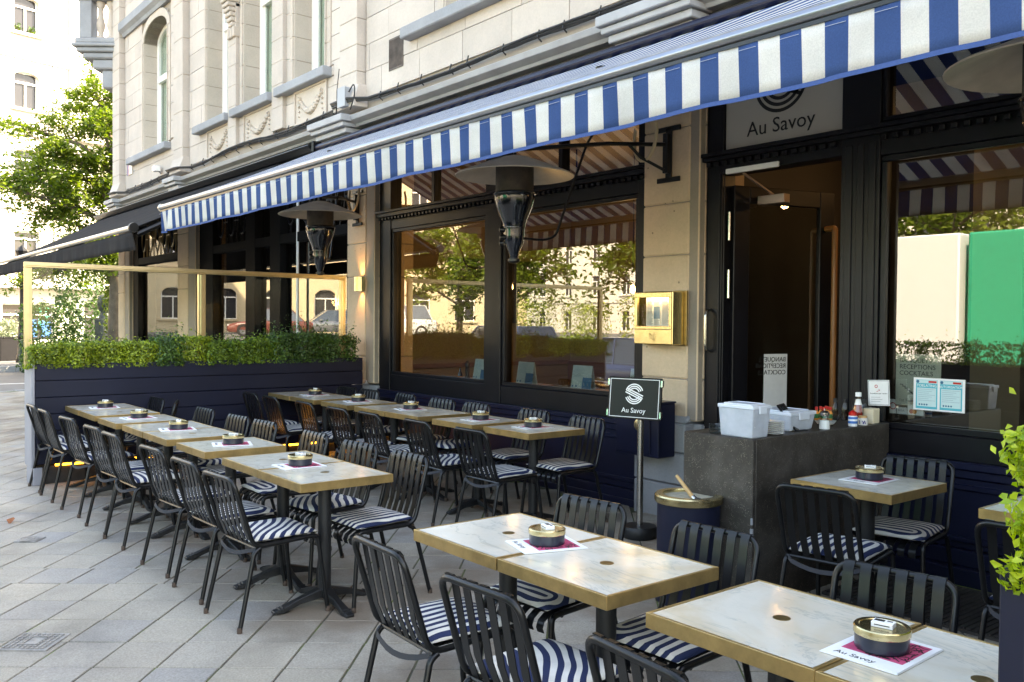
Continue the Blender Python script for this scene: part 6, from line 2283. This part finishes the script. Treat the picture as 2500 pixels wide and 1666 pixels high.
h_.tube([(.20, 0, 1.26), (.232, 0, 1.235), (.205, 0, 1.22)], [.008, .016, .01], 6)
for s in (-1, 1):
    h_.lathe([(0, -.03), (.012, 0), (0, .03)], 6, 0, (.12, s * .077, 1.25))
    h_.lathe([(0, -.009), (.009, 0), (0, .009)], 6, 1, (.198, s * .03, 1.265))
h_.box(.195, .204, -.022, .022, 1.185, 1.192, 1)
h_.obj('head', [M['skin'], M['blackprint']], pe_, smooth=60)
MB().lathe([(.088, -.03), (.096, .01), (.092, .06), (.06, .115), (0, .132)], 16, 0, (.105, 0, 1.262), sy=.9).obj('hair', M['hair'], pe_, smooth=60)
hb = MB()
for s in (-1, 1):
    hb.lathe([(0, -.045), (.03, -.03), (.036, 0), (.028, .03), (0, .045)], 8, 0, (.45, s * .095, .78))
    for k in range(5):
        hb.tube([(.46, s * .095 + (k - 2) * .016, .79), (.50, s * .085 + (k - 2) * .014, .805 if k else .80), (.52, s * .075 + (k - 2) * .012, .79)], [.009, .008, .006], 6)
hb.obj('hand', M['skin'], pe_, smooth=60)
tag(MB().box(-.16, .16, -.002, .002, -.12, .12, 0, Matrix.Rotation(rad(50), 4, 'X')).obj('newspaper', M['paper'], None, loc=(-40.6 + .50 * math.cos(rad(25)), 6.62 + .50 * math.sin(rad(25)), .84), rz=rad(-60)), 'white paper held open by the seated person', 'paper')
ch_ = thing('stool', 'plain dark stool under the seated person across the street', 'stool', (-40.6, 6.62, 0), rad(25))
MB().box(-.2, .2, -.2, .2, .40, .44).obj('seat', M['shop'], ch_)
for a, b in ((-1, -1), (1, -1), (1, 1), (-1, 1)):
    MB().tube([(a * .17, b * .17, .4), (a * .2, b * .2, 0)], .015, 6).obj('leg', M['shop'], ch_)
tt = thing('folding_table', 'small dark folding table in front of the seated person', 'table', (-39.8, 6.95, 0), rad(25))
MB().box(-.35, .35, -.3, .3, .68, .71).obj('table_top', M['woodtop'], tt)
for s in (-.25, .25):
    MB().tube([(-.3, s, 0), (.3, s, .68)], .014, 6).obj('leg', M['shop'], tt)
    MB().tube([(.3, s, 0), (-.3, s, .68)], .014, 6).obj('leg', M['shop'], tt)

# bust on a plinth
bx, by = -31.9, 8.05
bu = thing('bust', 'weathered dark bronze bust on a tall stone plinth seen through the glass screen', 'statue', (bx, by, 0), rad(-75))
MB().box(-.30, .30, -.30, .30, -.2, .12).box(-.24, .24, -.24, .24, .121, 1.62).obj('plinth', M['bronze'], bu, bevel=.02)
MB().box(-.17, .17, -.252, -.241, .5, 1.35).obj('plaque', M['stone_trim'], bu)
b = MB()
b.lathe([(0, 0), (.20, 0), (.19, .08), (.15, .16), (.145, .24), (.20, .30), (.235, .42), (.24, .55), (.22, .68), (.15, .77), (0, .80)], 20, 0, (0, 0, 1.62), sy=1.12)
b.tube([(0, -.24, 2.20), (0, -.315, 2.06), (0, -.25, 2.03)], [.03, .05, .04], 8)
b.box(-.14, .14, -.27, -.19, 2.215, 2.25)
b.box(-.08, .08, -.262, -.2, 1.955, 1.975)
for s in (-1, 1):
    b.lathe([(0, -.03), (.028, 0), (0, .03)], 8, 0, (s * .085, -.25, 2.18))
    b.lathe([(0, -.08), (.04, 0), (0, .08)], 8, 0, (s * .235, .0, 2.12))
b.lathe([(0, -.06), (.09, -.02), (.1, .0), (.06, .05), (0, .06)], 10, 0, (0, -.20, 1.90))
b.obj('head', M['bronze'], bu, smooth=55)
hr = MB()
hr.lathe([(.245, .50), (.262, .58), (.245, .70), (.16, .80), (0, .835)], 18, 0, (0, .03, 1.62), sy=1.1)
for k in range(16):
    a = k * 2.4
    hr.lathe([(0, -.05), (.06, 0), (0, .05)], 6, 0, (.2 * math.cos(a), .05 + .2 * math.sin(a), 2.26 + .10 * math.sin(k * 1.3)))
hr.obj('hair', M['bronze'], bu, smooth=60)

# ---------------------------------------------------------------- trees
DV, RV = Vector((fwd.x, fwd.y, 0)).normalized(), Vector((rgt.x, rgt.y, 0))
def tree_from(limbs, base, m, n, size, name, label, cat, seed, spread=.5, group=None, lat=None, dep=None, twigs=9, droop=.1):
    rng = np.random.default_rng(seed)
    lat, dep = lat or Vector((1, 0, 0)), dep or Vector((0, 1, 0))
    t = thing(name, label, cat, base, 0, group)
    w = MB()
    tips = []
    for li in limbs:
        pts, r0, r1, leafy = li
        P = [lat * p[0] + dep * p[1] + Vector((0, 0, p[2])) for p in pts]
        q = fillet(P, .6, 3)
        k = len(q)
        w.tube(q, [r0 + (r1 - r0) * i / (k - 1) for i in range(k)], 7)
        if leafy:
            for i in range(twigs):
                f = rng.uniform(leafy, 1.)
                a = q[min(k - 1, int(f * (k - 1)))]
                d = Vector(rng.normal(0, 1, 3))
                d.z = d.z * .6 + .05
                d.normalize()
                L = rng.uniform(.5, 1.3) * spread * 1.6
                b2 = a + d * L * .55 + Vector((0, 0, .08))
                b3 = a + d * L - Vector((0, 0, droop * L))
                w.tube([a, b2, b3], [r1 * .8 + .008, .010, .004], 4)
                tips += [tuple(a * .3 + b2 * .7), tuple(b2), tuple(b2 * .5 + b3 * .5), tuple(b3)]
    w.obj('trunk', M['bark'], t, smooth=60)
    tips = np.array(tips)
    idx = rng.integers(0, len(tips), n)
    Pp = tips[idx] + rng.normal(0, 1, (n, 3)) * np.array([.26, .26, .17]) * spread
    link('crown', leaf_mesh('crown', Pp, np.tile([0, 0, .9], (n, 1)), size, m, .5, .35, rng), t)
    return t
def iv(px, y, dz=0.):       # offsets from the foot of the street tree
    return ((px - 272) * .0129, dz, 1.64 + (787 - y) * .0129)
LB = [([(0, 0, 0), (.08, 0, 2.5), (.05, .1, 5.2), (.04, 0, 7.3)], .22, .15, 0)]
for seq, r, lf in (([(272, 345), (250, 300), (236, 250), (216, 200), (203, 158)], .09, .25), ([(272, 345), (272, 300), (262, 240), (268, 190)], .09, .3), ([(272, 420), (200, 350), (140, 335), (95, 320), (52, 308)], .07, .35),
                   ([(272, 460), (215, 405), (180, 385), (120, 345)], .06, .35), ([(272, 560), (232, 525), (190, 512), (155, 480), (110, 445), (80, 410), (32, 370)], .10, .4), ([(150, 478), (100, 440), (40, 425), (6, 395)], .05, .3),
                   ([(240, 530), (170, 500), (100, 480), (40, 455), (6, 440)], .06, .3), ([(272, 600), (200, 545), (120, 530), (60, 520)], .07, .3), ([(272, 660), (200, 640), (140, 655), (90, 680), (50, 690)], .07, .3),
                   ([(272, 500), (235, 440), (200, 440), (165, 430)], .06, .3), ([(272, 380), (300, 330), (330, 280)], .08, .3), ([(272, 480), (310, 430), (350, 400)], .08, .3), ([(272, 400), (245, 330), (220, 290), (180, 250), (150, 235)], .06, .4),
                   ([(272, 560), (240, 590), (200, 600), (160, 600)], .06, .2), ([(272, 620), (250, 640), (225, 665)], .06, .2), ([(272, 520), (255, 470), (240, 430)], .06, .2), ([(272, 440), (250, 390), (232, 350)], .06, .2)):
    rs = random.Random(seq[1][0] * 7 + seq[1][1])
    dd = rs.uniform(-1.5, 1.5)
    k = len(seq)
    LB.append(([iv(p[0], p[1], dd * i / (k - 1)) for i, p in enumerate(seq)], r, .018, lf))
tree_from(LB, (-29.75, 7.75, -.2), M['leaf_tree'], 25000, .145, 'chestnut_tree', 'leafy chestnut tree with bare dark limbs at the corner of the side street', 'tree', 11, .62, None, RV, DV, twigs=13)
def bush(x, y, r, h, m, n, size, label, seed, name='garden_bush', group=None, rx=None):
    return shrub(x, y, -.2, rx or r, r, h + .2, m, n, size, label, group, seed, .12, name, 'bush', 6)
bush(-33.1, 6.62, .8, 2.0, M['leaf_ivy'], 2600, .13, 'dark leafy bush seen low through the left end of the glass screen', 21)
bush(-33.4, 7.6, .7, 4.2, M['leaf_ivy'], 3600, .14, 'tall ivy covered trunk seen through the left pane of the glass screen', 22, 'ivy_trunk')
bush(-30.4, 8.35, .62, 2.9, M['leaf_tree'], 2600, .14, 'bright leafy bush beside the bust, seen through the glass screen', 23)

# ================================================================ ACROSS THE ROAD (seen in the window glass)
cw = []
for k in range(-6, 2):
    xc = k * 3.3 + 1.2
    cw += [(xc - .75, xc + .75, .9, 3.0, .55), (xc - .6, xc + .6, 4.9, 7.2, 0), (xc - .6, xc + .6, 8.6, 10.6, 0)]
ct_ = [(-20, 8, 4.0, 4.12, .12), (-20, 8, 4.3, 4.38, .08), (-20, 8, 7.9, 8.0, .1)]
for k in range(7):
    ct_.append((-20, 8, .5 + .48 * k, .53 + .48 * k, .0125))
tag(MB().box(-78, -37.5, -40, -3.4, -.3, .75).obj('raised_square', M['asphalt']), kind='structure')
# the front faces the cafe across the crossing
house('cream_house', 'sunlit cream house with arched ground floor windows reflected in the left shop windows', (-58, -12, .75), math.atan2(.93, -.38), -20, 8, 12.5, 9, M['plaster_c'], cw, ct_[:3])
fw_ = []
for k in range(20):
    xc = -78 + k * 4.2
    for zc in (1.0, 4.6, 8.0):
        fw_.append((xc - .6, xc + .6, zc, zc + 2.0))
house('white_terrace', 'long white row of houses behind the park, seen only as reflections', (0, -52, -.2), math.pi, -10, 84, 12, 8, M['plaster_w'], [(-b, -a, c, d) for a, b, c, d in fw_], ((-10, 84, 3.8, 3.95, .1),))
def gen_tree(x, y, h, r, seed, label, m='leaf_tree', n=5200):
    rs = random.Random(seed)
    L = [([(0, 0, 0), (.1, .05, h * .3), (.0, .1, h * .62)], .20, .12, 0)]
    for k in range(13):
        a = k * 2.4 + rs.uniform(-.3, .3)
        z0 = h * (.28 + .03 * k)
        e = r * rs.uniform(.65, 1.)
        L.append(([(0, .05, z0), (math.cos(a) * e * .5, math.sin(a) * e * .5, z0 + h * .10), (math.cos(a) * e, math.sin(a) * e, z0 + h * rs.uniform(.10, .34))], .07, .02, .3))
    return tree_from(L, (x, y, -.1), M[m], n, .30, 'park_tree', label, 'tree', seed, r * .30, 'park trees reflected in the shop windows', twigs=8)
for i, (x, y, h, r) in enumerate(((-33, -15.2, 9, 3.6), (-26.5, -17.5, 9.5, 3.8), (-21, -15.5, 9, 3.4), (-14.5, -19, 9, 3.5), (-8.5, -20, 9, 3.4), (-40, -17, 8.5, 3.4))):
    gen_tree(x, y, h, r, 60 + i, 'park tree across the road, %s from the cream house' % ORD[[1, 2, 3, 4, 5, 0][i]])
for i, (x, y, r, h) in enumerate(((-31, -14.6, .9, 2.5), (-28.2, -15.4, .8, 2.3), (-24.3, -15.0, .85, 2.6), (-22.2, -16.2, .7, 2.3), (-19.0, -15.4, .8, 2.4))):
    bush(x, y, r, h, M['leaf_box'], 2200, .12, 'clipped dome shaped bush in the park, %s from the left in the reflection' % ORD[i], 130 + i, 'topiary_bush', 'clipped bushes in the park')
for i in range(9):
    bush(-37 + i * 2.9, -13.9, .45, 1.0, M['leaf_box2'], 1200, .11, 'low clipped hedge along the park edge, %s section from the cream house' % ORD_[i], 150 + i, 'park_hedge', 'hedge sections along the park', 1.5)

def car(x, y, rz, paint, label, suv=False, z=-.2):
    t = thing('parked_car', label, 'car', (x, y, z), rz, 'cars parked across the road')
    L, Wd, H = (4.4, 1.82, 1.72) if suv else (4.3, 1.78, 1.48)
    hb = H * .56
    sec = []      # body stations: x, bottom, top, half width
    prof = [(-.5, .30, hb * .80, .82), (-.485, .22, hb * .97, .92), (-.40, .20, hb, .98), (-.15, .20, hb + .02, 1.), (.18, .20, hb, 1.), (.36, .20, hb * .93, .97), (.47, .24, hb * .78, .90), (.5, .32, hb * .62, .80)]
    b = MB()
    v, fs = [], []
    for px_, zb2, zt, k in prof:
        w = Wd / 2 * k
        v += [(px_ * L, -w * .92, zb2), (px_ * L, -w, zb2 + .18), (px_ * L, -w, zt - .12), (px_ * L, -w * .90, zt), (px_ * L, w * .90, zt), (px_ * L, w, zt - .12), (px_ * L, w, zb2 + .18), (px_ * L, w * .92, zb2)]
    n8 = len(prof)
    for i in range(n8 - 1):
        for j in range(8):
            fs.append((i * 8 + j, i * 8 + (j + 1) % 8, i * 8 + 8 + (j + 1) % 8, i * 8 + 8 + j))
    fs += [tuple(range(7, -1, -1)), tuple((n8 - 1) * 8 + j for j in range(8))]
    b.add(v, fs)
    b.obj('body', M[paint], t, smooth=35, bevel=.02, seg=2)
    xr, xf = (-.44, .24) if suv else (-.40, .26)
    r0, r1 = (-.36, .05) if suv else (-.24, .05)
    ca_ = MB()
    w0, w1 = Wd / 2 * .88, Wd / 2 * .70
    v = [(xr * L, -w0, hb - .01), (xf * L, -w0, hb - .01), (r1 * L, -w1, H - .03), (r0 * L, -w1, H - .03), (xr * L, w0, hb - .01), (xf * L, w0, hb - .01), (r1 * L, w1, H - .03), (r0 * L, w1, H - .03)]
    ca_.add(v, [(0, 1, 2, 3), (5, 4, 7, 6), (1, 5, 6, 2), (4, 0, 3, 7), (3, 2, 6, 7), (0, 4, 5, 1)])
    ca_.obj('window', M['car_glass'], t)
    rf = MB()
    rf.box(r0 * L, r1 * L, -w1 - .01, w1 + .01, H - .032, H)
    for s in (-1, 1):
        for (xa, xb) in ((xf, r1), (xr, r0), (-.12, -.10)):
            rf.tube([(xa * L, s * (w0 + .004), hb), (xb * L, s * (w1 + .004), H - .02)], .028, 6)
    rf.obj('roof', M[paint], t, bevel=.01)
    for sx in (-.31, .31):
        for s in (-1, 1):
            T = Matrix.Translation((sx * L, s * (Wd / 2 - .10), .33)) @ Matrix.Rotation(math.pi / 2, 4, 'X')
            wo = MB().lathe([(.20, -.1), (.31, -.1), (.33, -.06), (.33, .06), (.31, .1), (.20, .1)], 22, 0, (0, 0, 0), T, cap=False).obj('wheel', M['tyre'], t, smooth=40)
            MB().lathe([(0, -.07), (.21, -.07), (.21, .07), (0, .07)], 18, 0, (0, 0, 0), T).obj('rim', M['alu'], wo, smooth=40)
    for s in (-1, 1):
        MB().box(.475 * L, .497 * L, s * .5 - .17, s * .5 + .17, hb * .62, hb * .76).obj('headlight', M['lampclear'], t, bevel=.02)
        MB().box(-.503 * L, -.485 * L, s * .58 - .14, s * .58 + .14, hb * .68, hb * .88).obj('tail_light', M['lampred'], t, bevel=.02)
        MB().box(.13 * L, .17 * L, s * Wd / 2 * 1.0 - .06, s * Wd / 2 * 1.0 + .06, hb, hb + .12).obj('mirror', M[paint], t, bevel=.02)
    MB().box(.499 * L, .506 * L, -.26, .26, .38, .50).obj('number_plate', M['whiteprint'], t)
    return t
car(-20.6, -4.7, math.pi, 'car_blue', 'blue grey tall car parked across the road, mirrored in the right pane', True)
car(-15.5, -4.5, math.pi, 'car_blue', 'blue car parked nearest, mirrored beside the menu case')
car(-44.5, -8.0, 2.0, 'car_red', 'brown red car mirrored in the left shop window', False, .75)
car(-47.5, -13.0, 1.9, 'car_silver', 'silver car mirrored in the left shop window', False, .75)
car(-41.0, -13.5, 2.1, 'car_white', 'white car mirrored left of the far pillar', True, .75)
def truck(x, y, col, label, words, rz=math.pi):
    t = thing('delivery_truck', label, 'truck', (x, y, -.2), rz)
    MB().box(-2.6, 2.0, -1.2, 1.2, .95, 4.0).obj('cargo_box', M[col], t, bevel=.04)
    MB().prism([(2.05, .5), (3.6, .5), (3.7, 1.3), (3.3, 2.5), (2.05, 2.7)], -1.1, 1.1, 'y').obj('cab', M[col], t, bevel=.06)
    MB().prism([(3.34, 1.5), (3.68, 1.42), (3.34, 2.35)], -1.0, 1.0, 'y').box(2.5, 3.2, -1.12, 1.12, 1.5, 2.2).obj('window', M['car_glass'], t)
    MB().box(-2.6, 3.4, -.9, .9, .55, .94).obj('chassis', M['tyre'], t)
    for sx in (-1.6, 2.8):
        for s in (-1, 1):
            T = Matrix.Translation((sx, s * 1.0, .5)) @ Matrix.Rotation(math.pi / 2, 4, 'X')
            wo = MB().lathe([(.28, -.14), (.5, -.14), (.5, .14), (.28, .14)], 20, 0, (0, 0, 0), T, cap=False).obj('wheel', M['tyre'], t, smooth=40)
            MB().lathe([(0, -.1), (.29, -.1), (.29, .1), (0, .1)], 16, 0, (0, 0, 0), T).obj('rim', M['alu'], wo, smooth=40)
    letters('lettering', words, .34 if rz else .21, M['whiteprint'] if col != 'car_white' else M['alu'], t, facing(0, -1.215, 1.95) if rz else facing(0, 1.215, 1.95, math.pi), .004, 'CENTER')
    return t
truck(-12.2, -10.8, 'car_white', 'white delivery truck mirrored in the left of the right window', 'ertibulk\nvoer')
truck(-6.85, -10.9, 'truck_green', 'green delivery truck mirrored at the right of the right window', 'GROOTHANDEL IN\nGROENTEN & FRUIT\nVERS & VERSNEDEN', 0.)
hp = thing('street_planter', 'navy street side planter mirrored low in the right window', 'planter', (-5.4, -2.7, gz(-2.7)))
for k in range(6):
    MB().box(-4, 4, .16, .19, .15 + .165 * k, .31 + .165 * k).obj('board', M['navy'], hp)
MB().box(-4, 4, -.19, .155, .02, 1.12).obj('box', M['navy'], hp)
for k in range(10):
    shrub(-9.0 + .8 * k, -2.7, gz(-2.7) + 1.1, .42, .17, .36, M['leaf_box2'], 1100, .05, 'box shrub in the street side planter, %s from its left end in the reflection' % ORD_[9 - k], 'box shrubs in the street side planter', 200 + k, .04, stems=2)
pa = thing('parasol', 'navy parasol over the street side, mirrored in the right window', 'parasol', (-3.2, -1.6, gz(-1.6)))
MB().tube([(0, 0, 0), (0, 0, 3.18)], .03, 10).obj('pole', M['shop'], pa)
c = MB()
c.lathe([(1.75, 2.72), (1.72, 2.84), (.9, 3.05), (.0, 3.2)], 8, cap=False)
c.obj('canopy', M['parasol'], pa).modifiers.new('cloth', 'SOLIDIFY').thickness = .006
for k in range(8):
    a = rad(45 * k)
    MB().tube([(0, 0, 3.14), (1.7 * math.cos(a), 1.7 * math.sin(a), 2.82)], .012, 5).obj('rib', M['alu'], pa)
MB().lathe([(0, 0), (.32, 0), (.32, .05), (0, .07)], 20).obj('base', M['iron'], pa)
gl = thing('street_light', 'tall green street lamp mirrored in front of the cream house', 'lamp post', (-43.8, -9.2, .75))
MB().lathe([(0, 0), (.2, 0), (.14, 1.0), (.08, 1.2), (.06, 6.5), (0, 6.5)], 10).obj('column', M['green_iron'], gl, smooth=40)
MB().lathe([(0, 6.5), (.18, 6.6), (.25, 6.8), (.18, 7.0), (0, 7.1)], 12).obj('globe', M['whiteprint'], gl, smooth=50)
